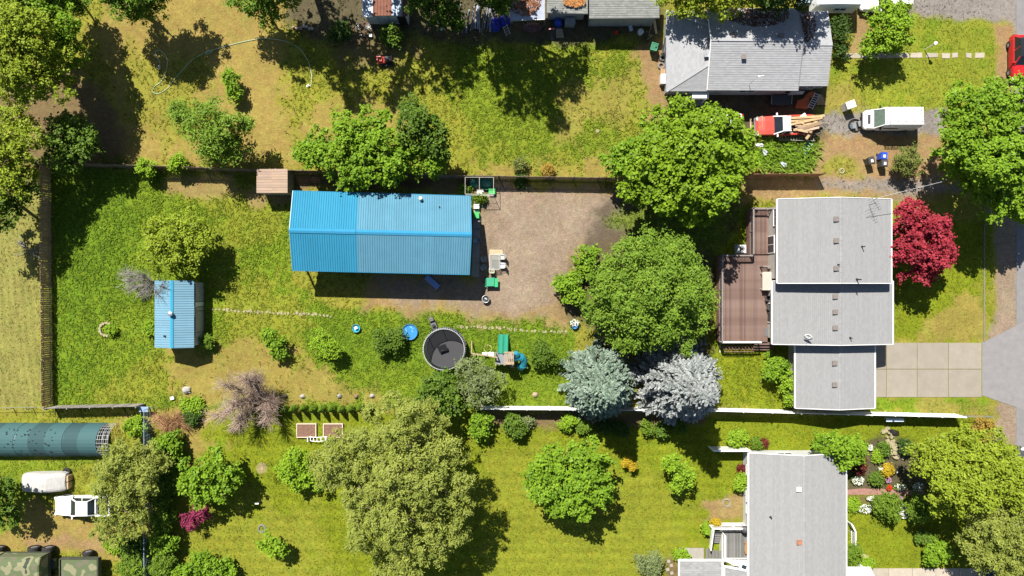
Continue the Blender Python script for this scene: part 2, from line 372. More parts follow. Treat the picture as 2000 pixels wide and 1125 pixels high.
# grass: tufts that take the colour of the turf they grow from
def grass_stuff():
    N = 210000
    X = rng.uniform(-53, 53, N); Y = rng.uniform(-30.5, 30.5, N)
    c = ground_col(X, Y)
    grn = c[:, 1]/(c[:, 0]+1e-4)                                   # how green the turf is here
    px = 1000+X*20; py = 562.5-Y*20
    mown = ((py > 806) & (px > 305)) | ((px > 1600) & (py < 230)) | (px > 1720) | ((px < 84) & (py > 440))
    road = (px > 1945) | ((px > 1912) & (py > 630) & (py < 800)) | ((px > 1700) & (px < 1925) & (py > 664) & (py < 780)) | ((px > 1640) & (px < 1925) & (py > 101) & (py < 115)) | ((px > 1300) & (px < 1480) & (py > 1020)) | ((px > 1685) & (py > 1106))
    hgt = np.where(mown, .035, .085)*rng.uniform(.5, 1.5, N)*(.6+fbm(X, Y, 2.0, 31))
    tall = (px > 1430) & (px < 1596) & (py > 272) & (py < 340)
    hgt = np.where(tall, rng.uniform(.2, .6, N), hgt)
    keep = (rng.random(N) < np.clip((grn-.78)*1.8, .0, .85)) & ~road
    X, Y, c, hgt = X[keep], Y[keep], c[keep], hgt[keep]; n = len(X)
    vs = np.zeros((n, 3, 3, 3)); 
    for b_ in range(3):
        a = rng.uniform(0, 2*PI, n); ln = hgt*rng.uniform(.7, 1.3, n); wd = .05+.22*hgt
        dx, dy = np.cos(a), np.sin(a); lean = rng.uniform(.7, 1.8, n)*ln+.04
        vs[:, b_, 0] = np.stack([X-dy*wd, Y+dx*wd, np.full(n, -.01)], -1)
        vs[:, b_, 1] = np.stack([X+dy*wd, Y-dx*wd, np.full(n, -.01)], -1)
        vs[:, b_, 2] = np.stack([X+dx*lean, Y+dy*lean, ln], -1)
    co = vs.reshape(-1, 3).astype(np.float32); me = bpy.data.meshes.new('grass')
    me.vertices.add(len(co)); me.vertices.foreach_set('co', co.ravel())
    me.loops.add(len(co)); me.loops.foreach_set('vertex_index', np.arange(len(co), dtype=np.int32))
    me.polygons.add(len(co)//3); me.polygons.foreach_set('loop_start', np.arange(0, len(co), 3, dtype=np.int32))
    me.update(calc_edges=True)
    cc = np.repeat(c*rng.uniform(.9, 1.6, (n, 1))*np.array([1.0, 1.05, .9]), 3, axis=0)
    at = me.attributes.new('gcol', 'FLOAT_COLOR', 'FACE')
    at.data.foreach_set('color', np.concatenate([cc, np.ones((len(cc), 1))], 1).astype(np.float32).ravel())
    m = bpy.data.materials.new('grass_blades'); m.use_nodes = True; nn = m.node_tree.nodes
    a = nn.new('ShaderNodeAttribute'); a.attribute_name = 'gcol'; b = nn['Principled BSDF']; b.inputs['Roughness'].default_value = .7; b.inputs['Specular IOR Level'].default_value = .2
    m.node_tree.links.new(a.outputs['Color'], b.inputs['Base Color'])
    t = nn.new('ShaderNodeBsdfTranslucent'); m.node_tree.links.new(a.outputs['Color'], t.inputs[0])
    ms = nn.new('ShaderNodeMixShader'); ms.inputs[0].default_value = .35
    m.node_tree.links.new(b.outputs[0], ms.inputs[1]); m.node_tree.links.new(t.outputs[0], ms.inputs[2]); m.node_tree.links.new(ms.outputs[0], nn['Material Output'].inputs[0])
    o = link('grass', me, None, m); tag(o, 'green and dry grass tufts covering the yards', 'grass', kind='stuff')
grass_stuff()

# gravel stones on the drive
def gravel_stuff():
    N = 4500; X = rng.uniform(-14, 13, N); Y = rng.uniform(-3, 10, N)
    c = ground_col(X, Y); d = np.abs(c-np.array(GRAVEL)*1.0).sum(1) < .12
    X, Y = X[d], Y[d]; n = len(X); s = rng.uniform(.015, .04, n)
    base = np.array([[1, 0, 0], [0, 1, 0], [-1, 0, 0], [0, -1, 0], [0, 0, .8]])
    a = rng.uniform(0, 2*PI, n); ca, sa = np.cos(a), np.sin(a)
    v = np.stack([X[:, None]+(base[None, :, 0]*ca[:, None]-base[None, :, 1]*sa[:, None])*s[:, None],
                  Y[:, None]+(base[None, :, 0]*sa[:, None]+base[None, :, 1]*ca[:, None])*s[:, None]*.8,
                  base[None, :, 2]*s[:, None]-.012], -1).reshape(-1, 3)
    k = np.arange(n)[:, None]*5; f = np.concatenate([k+np.array([0, 1, 4]), k+np.array([1, 2, 4]), k+np.array([2, 3, 4]), k+np.array([3, 0, 4])], 0)
    me = bpy.data.meshes.new('gravel'); me.from_pydata(v.tolist(), [], f.tolist()); me.update()
    o = link('gravel', me, None, mat('gravel_stone', (.25, .2, .155), .9, .4, 4)); tag(o, 'loose gravel stones on the drive', 'gravel', kind='stuff')
gravel_stuff()

# road on the right with its seam, apron, walks and driveway slabs
ASPH = mat('asphalt', (.185, .178, .18), .9, .12, 1.2, bump=.15, spec=.2)
CONC = mat('concrete', (.33, .28, .22), .85, .10, 1.6, bump=.1, spec=.2)
CONC2 = mat('pale_concrete', (.29, .27, .24), .85, .12, 2.5, bump=.1, spec=.2)
b = MB(); x0 = P(1985, 0).x
b.face((x0, -120, .004), (x0+7.5, -120, .004), (x0+7.5, 120, .004), (x0, 120, .004)); struct('road', b, ASPH)
b = MB(); b.face(*[(*P(x, y).xy, .012) for x, y in ((1918, 669), (1948, 655), (1984, 636), (2060, 600), (2060, 830), (1984, 795), (1918, 772))]); struct('road_apron', b, mat('apron_asphalt', (.205, .196, .196), .9, .1, 1.5, bump=.1, spec=.2))
b = MB(); b.prism([P(1921, 440).xy, P(1923.5, 440).xy, P(1923.5, 668).xy, P(1921, 668).xy], -.02, .045); struct('kerb', b, mat('kerb_dark', (.17, .155, .12), .9, .2, 3))
dr = bpy.data.objects.new('driveway', None); C.objects.link(dr); dr.location = P(1812, 722); dr['kind'] = 'structure'
cols_ = [(1706, 1731), (1731, 1791), (1791, 1852), (1852, 1917)]
for i, (xa, xb) in enumerate(cols_):
    for ya, yb in ((669, 721), (721, 776)):
        if i == 0 and ya < 700: pass
        p0, p1 = P(xa+.6, yb-.6), P(xb-.6, ya+.6); mb = MB()
        mb.prism([(p0.x, p0.y), (p1.x, p0.y), (p1.x, p1.y), (p0.x, p1.y)], -.05, .035+random.uniform(-.004, .004), tint=[random.uniform(.93, 1.05)]*3)
        mb.build('concrete_slab', mat('driveway_concrete', (.255, .226, .186), .85, .09, .8, bump=.1, attr='tint', spec=.2), dr)
# front walk of the upper house: concrete pads
wk = bpy.data.objects.new('path', None); C.objects.link(wk); wk.location = P(1780, 108); wk['kind'] = 'structure'
for xa, xb in ((1645, 1668), (1669, 1693), (1694, 1720), (1721, 1748), (1749, 1776), (1778, 1801), (1810, 1831), (1840, 1855), (1860, 1870), (1886, 1898), (1905, 1922)):
    p0, p1 = P(xa, 113), P(xb, 103.5); mb = MB(); j = lambda: random.uniform(-.06, .06)
    mb.prism([(p0.x+j(), p0.y+j()), (p1.x+j(), p0.y+j()), (p1.x+j(), p1.y+j()), (p0.x+j(), p1.y+j())], -.04, .03, tint=[random.uniform(.85, 1.05)]*3)
    mb.build('paving_slab', mat('path_pads', (.36, .315, .255), .85, .12, 2, bump=.1, attr='tint', spec=.2), wk)
# red paver walk in the flower garden
b = MB(); n_ = 0
pw = bpy.data.objects.new('garden_path', None); C.objects.link(pw); pw.location = P(1730, 961); pw['kind'] = 'structure'
mb = MB(); pt = [(1652, 957), (1680, 954), (1805, 957), (1805, 967), (1745, 967), (1652, 966)]
mb.prism([P(*p).xy for p in pt], -.03, .02); mb.build('paving', mat('pink_paver', (.28, .15, .125), .85, .2, 5, bump=.2, spec=.2), pw)
# front walk at the lower edge
sw = bpy.data.objects.new('pavement', None); C.objects.link(sw); sw.location = P(1810, 1118); sw['kind'] = 'structure'
for k in range(6):
    p0, p1 = P(1690+k*46, 1140), P(1690+k*46+45.3, 1110); mb = MB()
    mb.prism([(p0.x, p0.y), (p1.x, p0.y), (p1.x, p1.y), (p0.x, p1.y)], -.04, .03, tint=[random.uniform(.9, 1.05)]*3); mb.build('concrete_slab', mat('path_pads', (.36, .315, .255)), sw)
# pavers of the stepping path across the big yard
STONE = mat('pale_stone', (.30, .26, .16), .9, .25, 6, bump=.2, spec=.2)
sp = bpy.data.objects.new('stepping_path', None); C.objects.link(sp); sp.location = P(700, 625); sp['kind'] = 'structure'
def stone_mesh(seed, s):
    r_ = random.Random(seed); mb = MB(); n = 7
    pts = [(s*(.75+.4*r_.random())*math.cos(2*PI*k/n), s*(.75+.4*r_.random())*math.sin(2*PI*k/n)) for k in range(n)]
    mb.prism(pts, -.03, .035); return mb.mesh('stone')
sm_ = [stone_mesh(k, .16) for k in range(5)]
path_pts = [(415, 605), (470, 607), (540, 611), (600, 613), (650, 617)]
def along(pts, step):
    out = []; acc = 0
    for a, b_ in zip(pts[:-1], pts[1:]):
        a = Vector(a); b_ = Vector(b_); L = (b_-a).length; t = acc
        while t < L: out.append(a+(b_-a)*t/L); t += step
        acc = t-L
    return out
for pts in (path_pts, [(895, 638), (980, 640), (1050, 647), (1112, 648)]):
    for p in along(pts, 7.5):
        o = link('stepping_stone', random.choice(sm_), sp, STONE); g = P(p.x+random.uniform(-2, 2), p.y+random.uniform(-1.5, 1.5))
        o.location = g-wloc(sp); o.rotation_euler.z = random.uniform(0, 6)
        o.scale = (random.uniform(.7, 1.3),)*2+(1,)
# ------------------------------------------------------------------ building helpers
WHITE = mat('white_paint', (.78, .77, .75), .5, .05, 2)
OFFW = mat('off_white_siding', (.62, .61, .58), .6, .08, 1.5)
GLASS = mat('window_glass', (.03, .04, .05), .08, .2, 1, spec=.6)
SHG = mat('grey_shingle', (.238, .238, .240), .9, .05, 9, attr='tint', bump=.2, spec=.15)
SHG2 = mat('blue_grey_shingle', (.29, .293, .305), .9, .06, 9, attr='tint', bump=.2, spec=.15)
SHG3 = mat('white_grey_shingle', (.25, .248, .246), .9, .05, 9, attr='tint', bump=.2, spec=.15)
SHG4 = mat('olive_grey_shingle', (.22, .225, .21), .9, .1, 6, attr='tint', bump=.2, spec=.15)
def lerp(a, b, t): return a+(b-a)*t
def shingles(a, b, c, d, course=.17, tab=.3, var=.045, seed=0):
    a, b, c, d = map(Vector, (a, b, c, d)); r_ = random.Random(seed); mb = MB()
    n = (b-a).cross(d-a)
    if n.length < 1e-6: n = (b-a).cross(c-a)
    n.normalize()
    if n.z < 0: n = -n
    L = max((d-a).length, (c-b).length); rows = max(2, int(L/course))
    for i in range(rows):
        t0, t1 = i/rows, (i+1)/rows
        l0, r0, l1, r1 = lerp(a, d, t0), lerp(b, c, t0), lerp(a, d, t1), lerp(b, c, t1)
        Wd = (r0-l0).length; k = max(1, int(Wd/tab)); off = (i % 2)*.5
        us = [0]+[min(1, (j+off)/k) for j in range(1 if off == 0 else 0, k+1) if 0 < (j+off)/k < 1]+[1]
        rt = r_.uniform(.975, 1.025)
        for u0, u1 in zip(us[:-1], us[1:]):
            if u1-u0 < 1e-4: continue
            up = n*(.020+r_.uniform(0, .008)); tn = rt*r_.uniform(1-var, 1+var); tt = [tn]*3
            p, q, s_, t_ = lerp(l0, r0, u0)+up, lerp(l0, r0, u1)+up, lerp(l1, r1, u1)+n*.002, lerp(l1, r1, u0)+n*.002
            mb.face(p, q, s_, t_, tint=tt)
            mb.face(lerp(l0, r0, u0)-n*.01, lerp(l0, r0, u1)-n*.01, q, p, tint=[tn*.8]*3)
    return mb
def window(parent, c, w_, h_, axis, out, frame=WHITE):
    # axis: wall runs along 'x' or 'y'; out: +1/-1 outward direction
    c = Vector(c); f = MB(); t = .07; D = Vector((1, 0, 0)) if axis == 'x' else Vector((0, 1, 0)); N = (Vector((0, 1, 0)) if axis == 'x' else Vector((1, 0, 0)))*out
    for sgn in (-1, 1):
        f.bar(c+D*sgn*w_/2-Vector((0, 0, h_/2))+N*.03, c+D*sgn*w_/2+Vector((0, 0, h_/2))+N*.03, .08, t)
        f.bar(c-D*w_/2+Vector((0, 0, sgn*h_/2))+N*.033, c+D*w_/2+Vector((0, 0, sgn*h_/2))+N*.033, .08, t)
    f.bar(c-Vector((0, 0, h_/2))+N*.028, c+Vector((0, 0, h_/2))+N*.028, .05, .05)
    o = f.build('window', frame, parent)
    g = MB(); 
    if axis == 'x': g.box(c+N*.015, (w_, .02, h_))
    else: g.box(c+N*.015, (.02, w_, h_))
    g.build('pane', GLASS, o)
    return o
def gable_y(root, W, E, N, S, ze, rp, zr, wallm, shm, ov=.45, name='wall', seed=0, fas=WHITE, north_ov=None):
    """gable roof, ridge along y; W,E eaves and ridge px; returns metres dict"""
    xw, xe, xr = P(W, 0, ze).x, P(E, 0, ze).x, P(rp, 0, zr).x
    yn, ys = P(0, N, ze).y, P(0, S, ze).y
    roof = MB()
    for (x0, x1) in ((xw, xr), (xr, xe)):
        za, zb = (ze, zr) if x0 == xw else (zr, ze)
        roof.slab([(x0, ys, za), (x1, ys, zb), (x1, yn, zb), (x0, yn, za)], .14)
    ro = roof.build('roof', fas, root)
    s1 = shingles((xw, yn, ze+.01), (xw, ys, ze+.01), (xr, ys, zr+.01), (xr, yn, zr+.01), seed=seed); s1.build('shingles', shm, ro, kind='stuff')
    s2 = shingles((xe, ys, ze+.01), (xe, yn, ze+.01), (xr, yn, zr+.01), (xr, ys, zr+.01), seed=seed+1); s2.build('shingles', shm, ro, kind='stuff')
    rc = MB(); nseg = int((yn-ys)/.45)
    for k in range(nseg):
        y0 = ys+(yn-ys)*k/nseg; y1 = ys+(yn-ys)*(k+1)/nseg; h = .05; tn = [random.uniform(.95, 1.08)]*3
        zl = zr-.13*(zr-ze)/(xr-xw)
        rc.face((xr-.14, y0, zl+h), (xr, y0, zr+h), (xr, y1, zr+h-.015), (xr-.14, y1, zl+h-.015), tint=tn)
        rc.face((xr, y0, zr+h), (xr+.14, y0, zl+h), (xr+.14, y1, zl+h-.015), (xr, y1, zr+h-.015), tint=tn)
    rc.build('ridge_cap', shm, ro)
    for x in (xw, xe):                                    # gutter
        g = MB(); sg = -1 if x == xw else 1
        g.box((x+sg*.065, (yn+ys)/2, ze-.05), (.12, yn-ys+.02, .12)); g.build('gutter', fas, ro)
    for y, sg in ((yn, 1), (ys, -1)):                     # barge boards
        g = MB(); g.bar((xw, y+sg*.025, ze-.03), (xr, y+sg*.025, zr-.03), .05, .2); g.bar((xr, y+sg*.025, zr-.03), (xe, y+sg*.025, ze-.03), .05, .2); g.build('barge_board', fas, ro)
    m_ = (zr-ze)/(xr-xw); wz = ze+ov*m_-.16
    sec = lambda y: [(xw+ov, y, 0), (xe-ov, y, 0), (xe-ov, y, ze+ov*(zr-ze)/(xe-xr)-.16), (xr, y, zr-.16), (xw+ov, y, wz)]
    wl = MB(); wl.loft([sec(yn-ov), sec(ys+ov)]); wo_ = wl.build(name, wallm, root)
    return dict(xw=xw, xe=xe, xr=xr, yn=yn, ys=ys, ov=ov, ze=ze, zr=zr, roof=ro, wall=wo_)
def on_roof(d, px, py):
    """point of the roof (ridge along y) seen at a photo pixel"""
    z = d['ze']
    for _ in range(12):
        p = P(px, py, z); x = p.x
        z = d['ze']+(d['zr']-d['ze'])*((x-d['xw'])/(d['xr']-d['xw']) if x < d['xr'] else (d['xe']-x)/(d['xe']-d['xr']))
    return P(px, py, z)
GALV = mat('galvanised', (.45, .46, .47), .35, .15, 3, metal=.7)
BLACKM = mat('black_metal', (.02, .02, .022), .5, .2, 4)
VENT = mat('roof_vent', (.17, .145, .135), .7, .15, 4)
def vent(d, px, py, m=VENT, s=.34):
    p = on_roof(d, px, py); b = MB(); b.box(p+Vector((0, 0, .07)), (s, s, .14)); b.box(p+Vector((0, 0, .165)), (s+.12, s+.1, .05)); b.build('roof_vent', m, d['roof'])
def pipe(d, px, py, h=.5, r=.05, m=BLACKM):
    p = on_roof(d, px, py); b = MB(); b.tube([p-Vector((0, 0, .1)), p+Vector((0, 0, h))], r, 8); b.lathe([(r*2.6, 0), (r*1.2, .1)], p, 10); b.build('vent_pipe', m, d['roof'])

# ------------------------------------------------------------------ grey split-level house
BEIGE = mat('beige_siding', (.45, .42, .38), .7, .08, 2)
gh = thing('house', 'long grey shingled split-level house with three stepped roofs beside the red tree', 'house', P(1630, 590))
up = gable_y(gh, 1519, 1740, 389, 553, 4.5, 1643, 5.65, BEIGE, SHG, seed=1)
md = gable_y(gh, 1509, 1743, 549, 672, 3.35, 1642, 4.5, BEIGE, SHG, seed=3)
ga = gable_y(gh, 1554, 1708, 666, 797, 2.6, 1641, 3.4, BEIGE, SHG, seed=5, ov=.35)
for y in (428, 470, 524): vent(up, 1632, y)
for y in (579, 609, 640): vent(md, 1630, y)
for y in (709, 751): vent(ga, 1629, y)
pipe(up, 1683, 482, .55); pipe(up, 1673, 546, .8, .06); pipe(up, 1637, 517, .3, .04); pipe(md, 1660, 660, .4)
p = on_roof(up, 1697, 400); b = MB()                     # television antenna
b.tube([p, p+Vector((0, 0, 1.3))], .02, 6); b.tube([p+Vector((-.35, .45, 1.25)), p+Vector((.25, -.6, 1.25))], .015, 5)
for k in range(6):
    c = p+Vector((-.35, .45, 1.25)).lerp(p+Vector((.25, -.6, 1.25))-p, k/5) if False else p+Vector((-.35+.12*k, .45-.21*k, 1.25)); w_ = .5-.06*k
    b.tube([c-Vector((.87*w_, .5*w_, 0)), c+Vector((.87*w_, .5*w_, 0))], .012, 4)
b.build('antenna', BLACKM, up['roof'])
p = on_roof(md, 1575, 655); b = MB(); b.tube([p, p+Vector((0, 0, .5))], .03, 6); dn = Vector((-.5, -.6, .55)).normalized()
dish = MB(); dish.lathe([(.01, -.08), (.2, -.05), (.36, .02), (.37, .03), (.2, -.03), (.012, -.06)], (0, 0, 0), 18)
mrot = dn.to_track_quat('Z', 'Y').to_matrix(); dish.v = [tuple(mrot @ Vector(v)+p+Vector((-.1, -.1, .65))) for v in dish.v]
sd = dish.build('satellite_dish', WHITE, md['roof'], smooth=True)
b.tube([p+Vector((-.1, -.1, .6)), p+Vector((-.1, -.1, .6))+dn*.42], .015, 5); b.tube([p+Vector((0, 0, .45)), p+Vector((-.1, -.1, .62))], .03, 6)
b2 = MB(); b2.v, b2.f = b.v, b.f; b2.build('dish_mount', GALV, md['roof'])
xw = up['xw']+.45
window(gh, (xw, P(0, 430).y, 3.0), 1.6, 1.1, 'y', -1); window(gh, (xw, P(0, 480).y, 1.6), 1.6, 2.0, 'y', -1)
window(gh, (md['xw']+.45, P(0, 610).y, 1.7), 1.8, 2.0, 'y', -1); window(gh, (md['xe']-.45, P(0, 600).y, 1.7), 2.0, 1.2, 'y', 1)
window(gh, (ga['xw']+.35, P(0, 740).y, 1.5), 1.0, 1.0, 'y', -1)
b = MB(); b.box((ga['xe']-.33, P(0, 725).y, 1.1), (.06, 4.6, 2.1)); gd = b.build('garage_door', WHITE, gh)
for k in range(4): b = MB(); b.box((ga['xe']-.295, P(0, 725).y, .33+.52*k), (.02, 4.5, .46)); b.build('door_panel', OFFW, gd)

# ------------------------------------------------------------------ deck of the grey house
DECKW = mat('brown_deck_board', (.115, .062, .05), .8, .22, 2.5, col2=(.185, .125, .105), attr='tint', stretch=(1, .25, 1), bump=.1)
DECKD = mat('brown_deck_frame', (.20, .105, .085), .75, .2, 3)
dk = thing('deck', 'brown wooden two-level deck along the west side of the grey house', 'deck', P(1455, 560))
def planks(root, x0, x1, y0, y1, z, wd=.142, m=DECKW, tint=None, nm='deck_board', along='y', th=.035):
    me_ = MB()
    Lx, Ly = (wd*.93, y1-y0) if along == 'y' else (x1-x0, wd*.93)
    base = []
    for k in range(5):
        bb = MB(); t = random.uniform(.75, 1.25); bb.box((0, 0, 0), (Lx, Ly, th), tint=[t, t*random.uniform(.95, 1.05), t*random.uniform(.95, 1.05)])
        q = bb.mesh(nm); q.materials.append(m); base.append(q)
    n = int(((x1-x0) if along == 'y' else (y1-y0))/wd)
    for k in range(n):
        o = link(nm, random.choice(base), root)
        c = Vector((x0+wd*(k+.5), (y0+y1)/2, z)) if along == 'y' else Vector(((x0+x1)/2, y0+wd*(k+.5), z))
        o.location = c-wloc(root)
LZ = 1.0; UZ = 1.15
a0 = P(1404, 668, LZ); a1 = P(1512, 499, LZ); xh = md['xw']+.42
planks(dk, a0.x, xh, a0.y, a1.y, LZ)
b = MB(); b.box(((a0.x+xh)/2, (a0.y+a1.y)/2, LZ/2-.03), (xh-a0.x-.06, a1.y-a0.y-.06, LZ-.08)); b.build('deck_base', DECKD, dk)
c0 = P(1464, 497, UZ); c1 = P(1518, 408, UZ); xu = up['xw']+.42
planks(dk, c0.x, xu, c0.y+.02, c1.y, UZ)
b = MB(); b.box(((c0.x+xu)/2, (c0.y+c1.y)/2+.02, UZ/2-.03), (xu-c0.x-.06, c1.y-c0.y-.1, UZ-.08)); b.build('deck_base', DECKD, dk)
RAILM = mat('weathered_rail', (.2, .17, .16), .7, .2, 3)
def railing(root, p, q, z, h=1.0, m=RAILM, n=None, open_=True, nm='railing'):
    p = Vector((p[0], p[1], z)); q = Vector((q[0], q[1], z)); L = (q-p).length; b = MB()
    b.bar(p+Vector((0, 0, h)), q+Vector((0, 0, h)), .14, .04); b.bar(p+Vector((0, 0, .12)), q+Vector((0, 0, .12)), .05, .07); b.bar(p+Vector((0, 0, h-.1)), q+Vector((0, 0, h-.1)), .045, .07)
    k = max(2, int(L/1.6)+1)
    for i in range(k): c = lerp(p, q, i/(k-1)); b.box(c+Vector((0, 0, h/2)), (.09, .09, h))
    r_ = b.build(nm, m, root); bl = MB(); n = int(L/.13)
    for i in range(1, n): c = lerp(p, q, i/n); bl.box(c+Vector((0, 0, h/2)), (.035, .035, h-.25))
    bl.build('balusters', m, r_, kind='stuff')
railing(dk, (a0.x+.06, a0.y), (a0.x+.06, a1.y), LZ, .95); railing(dk, (a0.x+.06, a1.y-.05), (c0.x+.05, a1.y-.05), LZ, .95)
railing(dk, (a0.x+.06, a0.y+.05), (P(1480, 668, LZ).x, a0.y+.05), LZ, .95, WHITE)
railing(dk, (c0.x+.06, c0.y), (c0.x+.06, c1.y), UZ, .95); railing(dk, (c0.x, c1.y-.06), (xu, c1.y-.06), UZ, .95)
railing(dk, (P(1484, 520, LZ).x, P(0, 521, LZ).y), (xh-.1, P(0, 521, LZ).y), LZ, .95)
for k in range(3):                                         # steps down at the south end
    b = MB(); b.box((P(1495, 0).x-1.6+1.2, a0.y-.16-.28*k, LZ-.2-.25*k), (1.9, .27, .06)); b.build('step', DECKW, dk)
# trellis screen south of the deck
tr = thing('trellis', 'dark wooden trellis screen leaning below the south end of the deck', 'trellis', P(1435, 680))
b = MB(); y_ = P(0, 672, .9).y; xa, xb = P(1408, 0).x, P(1465, 0).x
for k in range(10): x = lerp(xa, xb, k/9); b.bar((x, y_-.05, .05), (x+.1, y_-.75, .75), .05, .04)
b.build('uprights', DECKD, tr, kind='stuff'); b = MB()
for k in range(4): t = k/3; b.bar((xa+.1*t, y_-.05-.7*t, .09+.7*t), (xb+.1*t, y_-.05-.7*t, .09+.7*t), .05, .04)
b.build('slats', DECKD, tr, kind='stuff'); b = MB()
b.bar((xa, y_-.05, 0), (xa, y_-.05, .1), .06, .06); b.bar((xa-.1, y_-.9, .02), (xa-.1, y_-.1, .02), .06, .05); b.build('post', WHITE, tr)
# deck furniture
t = thing('table', 'white rectangular patio table standing on the brown deck', 'table', P(1493, 549, LZ)+Vector((0, 0, .02)))
q = wloc(t); b = MB(); b.box(q+Vector((0, 0, .74)), (.95, 1.75, .04)); b.build('table_top', mat('cream_plastic', (.4, .38, .33), .5, .06, 2), t)
for sx in (-.4, .4):
    for sy in (-.75, .75): b = MB(); b.box(q+Vector((sx, sy, .36)), (.06, .06, .72)); b.build('leg', WHITE, t)
def deck_chair(px, py, z, rz, label, m, group=None):
    t = thing('chair', label, 'chair', (0, 0, 0), group)
    b = MB(); b.box((0, 0, .42), (.48, .48, .05)); b.build('seat', m, t)
    b = MB(); b.box((-.25, 0, .72), (.05, .46, .55), ry=-.15); b.build('backrest', m, t)
    for sx in (-.2, .2):
        for sy in (-.2, .2): b = MB(); b.box((sx, sy, .21), (.04, .04, .42)); b.build('leg', BLACKM, t)
    for sy in (-.25, .25): b = MB(); b.box((0, sy, .62), (.44, .05, .03)); b.box((.2, sy, .52), (.03, .03, .2)); b.build('armrest', m, t)
    t.location = P(px, py, z); t.rotation_euler.z = rz; return t
DARKW = mat('dark_wicker', (.05, .045, .045), .7, .3, 20)
deck_chair(1497, 583, LZ+.02, -PI/2, 'dark metal deck chair just south of the white deck table', DARKW)
deck_chair(1500, 600, LZ+.02, PI/2, 'dark wicker deck chair nearest the wall below the other deck chair', DARKW)
b = MB(); q = P(1498, 648, LZ)+Vector((0, 0, .02)); b.box(q+Vector((0, 0, .02)), (.6, .85, .02)); solo('doormat', b, mat('grey_mat', (.12, .11, .11), .95, .2, 20), 'grey doormat on the south end of the brown deck', 'mat')
t = thing('heat_pump', 'pale square heat pump unit on the shaded grass by the deck corner', 'heat pump', P(1444, 487)); q = wloc(t)
b = MB(); b.box(q+Vector((0, 0, .38)), (.85, .8, .72)); b.build('case', mat('unit_grey', (.42, .44, .45), .5, .08, 3), t); b = MB(); b.torus(q+Vector((.03, 0, .75)), .3, .025, 18, 5); b.torus(q+Vector((.03, 0, .75)), .18, .015, 14, 4); b.build('fan_guard', WHITE, t)
b = MB(); b.disc(q+Vector((.03, 0, .745)), .26, 14); b.build('fan', BLACKM, t); b = MB(); b.box(q+Vector((0, 0, 0.01)), (1, .95, .06)); b.build('pad', CONC2, t)

# ------------------------------------------------------------------ blue metal workshop
BLUE_A = mat('bright_blue_metal', (.03, .20, .325), .75, .05, .6, attr='tint', spec=.08)
BLUE_B = mat('grey_blue_metal', (.085, .218, .305), .8, .07, .8, attr='tint', spec=.08)
BLUE_T = mat('blue_trim', (.035, .21, .36), .8, .05, 2, spec=.05)
BLUEW = mat('blue_wall', (.05, .13, .24), .6, .08, 2)
shop = thing('workshop', 'long blue metal roofed workshop with carport end beside the gravel drive', 'workshop', P(750, 455))
ZE, ZR = 3.4, 4.5
eN = (P(572, 373, ZE), P(919, 383, ZE)); eS = (P(571, 528, ZE), P(917, 536, ZE)); rd = (P(565, 450, ZR), P(921, 458, ZR))
def ribbed(a, b_, c, d, ribs, m, parent, name='roof_panel'):
    n = (b_-a).cross(d-a).normalized()
    if n.z < 0: n = -n
    mb = MB(); tn = random.uniform(.96, 1.05); tt = [tn]*3
    mb.face(a, b_, c, d, tint=tt); lo = n*-.03
    mb.face(a+lo, d+lo, c+lo, b_+lo, tint=tt); mb.face(a, a+lo, b_+lo, b_, tint=tt); mb.face(d, c, c+lo, d+lo, tint=tt)
    for k in range(ribs):
        u = (k+.5)/ribs; e = lerp(a, b_, u); f = lerp(d, c, u); s_ = (b_-a).normalized()*.035; hgt = n*.035
        for p, q, r1, r2 in ((e-s_, e-s_*.4+hgt, f-s_*.4+hgt, f-s_), (e-s_*.4+hgt, e+s_*.4+hgt, f+s_*.4+hgt, f-s_*.4+hgt), (e+s_*.4+hgt, e+s_, f+s_, f+s_*.4+hgt)): mb.face(p, q, r1, r2, tint=[tn*.9]*3)
    return mb.build(name, m, parent)
NP = 19
for sd_, (e0, e1) in (('n', eN), ('s', eS)):
    for k in range(NP):
        u0, u1 = k/NP, (k+1)/NP
        if abs(u0-.368) < .03 and u0 < .368: pass
        m_ = BLUE_A if (u0+u1)/2 < .368 else BLUE_B; dz = Vector((0, 0, 0.012 if m_ is BLUE_A else 0))
        ribbed(lerp(e0, e1, u0)+dz, lerp(e0, e1, u1)+dz, lerp(rd[0], rd[1], u1)+dz, lerp(rd[0], rd[1], u0)+dz, 4, m_, shop)
b = MB()
for k in range(2):
    u0, u1 = ((0, .365), (.368, 1))[k]; p, q = lerp(rd[0], rd[1], u0), lerp(rd[0], rd[1], u1); zz = Vector((0, 0, .055+.02*(1-k)))
    for sgn, e in ((1, eN), (-1, eS)):
        d0 = (lerp(e[0], e[1], u0)-p).normalized()*.22; d1 = (lerp(e[0], e[1], u1)-q).normalized()*.22
        b.face(p+zz, q+zz, q+d1+zz, p+d0+zz)
b.build('ridge_cap', BLUE_T, shop)
for i in (0, 1):
    b = MB(); b.bar(eN[i]-Vector((0, 0, .06)), rd[i]-Vector((0, 0, .06)), .05, .2); b.bar(rd[i]-Vector((0, 0, .06)), eS[i]-Vector((0, 0, .06)), .05, .2); b.build('barge_board', BLUE_T if i else mat('pale_blue_trim', (.15, .34, .45), .4, .05, 2), shop)
b = MB(); b.bar(eS[0]-Vector((0, .03, .06)), eS[1]-Vector((0, .03, .06)), .04, .14); b.bar(eN[0]+Vector((0, .03, -.06)), eN[1]+Vector((0, .03, -.06)), .04, .14); b.build('fascia', BLUE_T, shop)
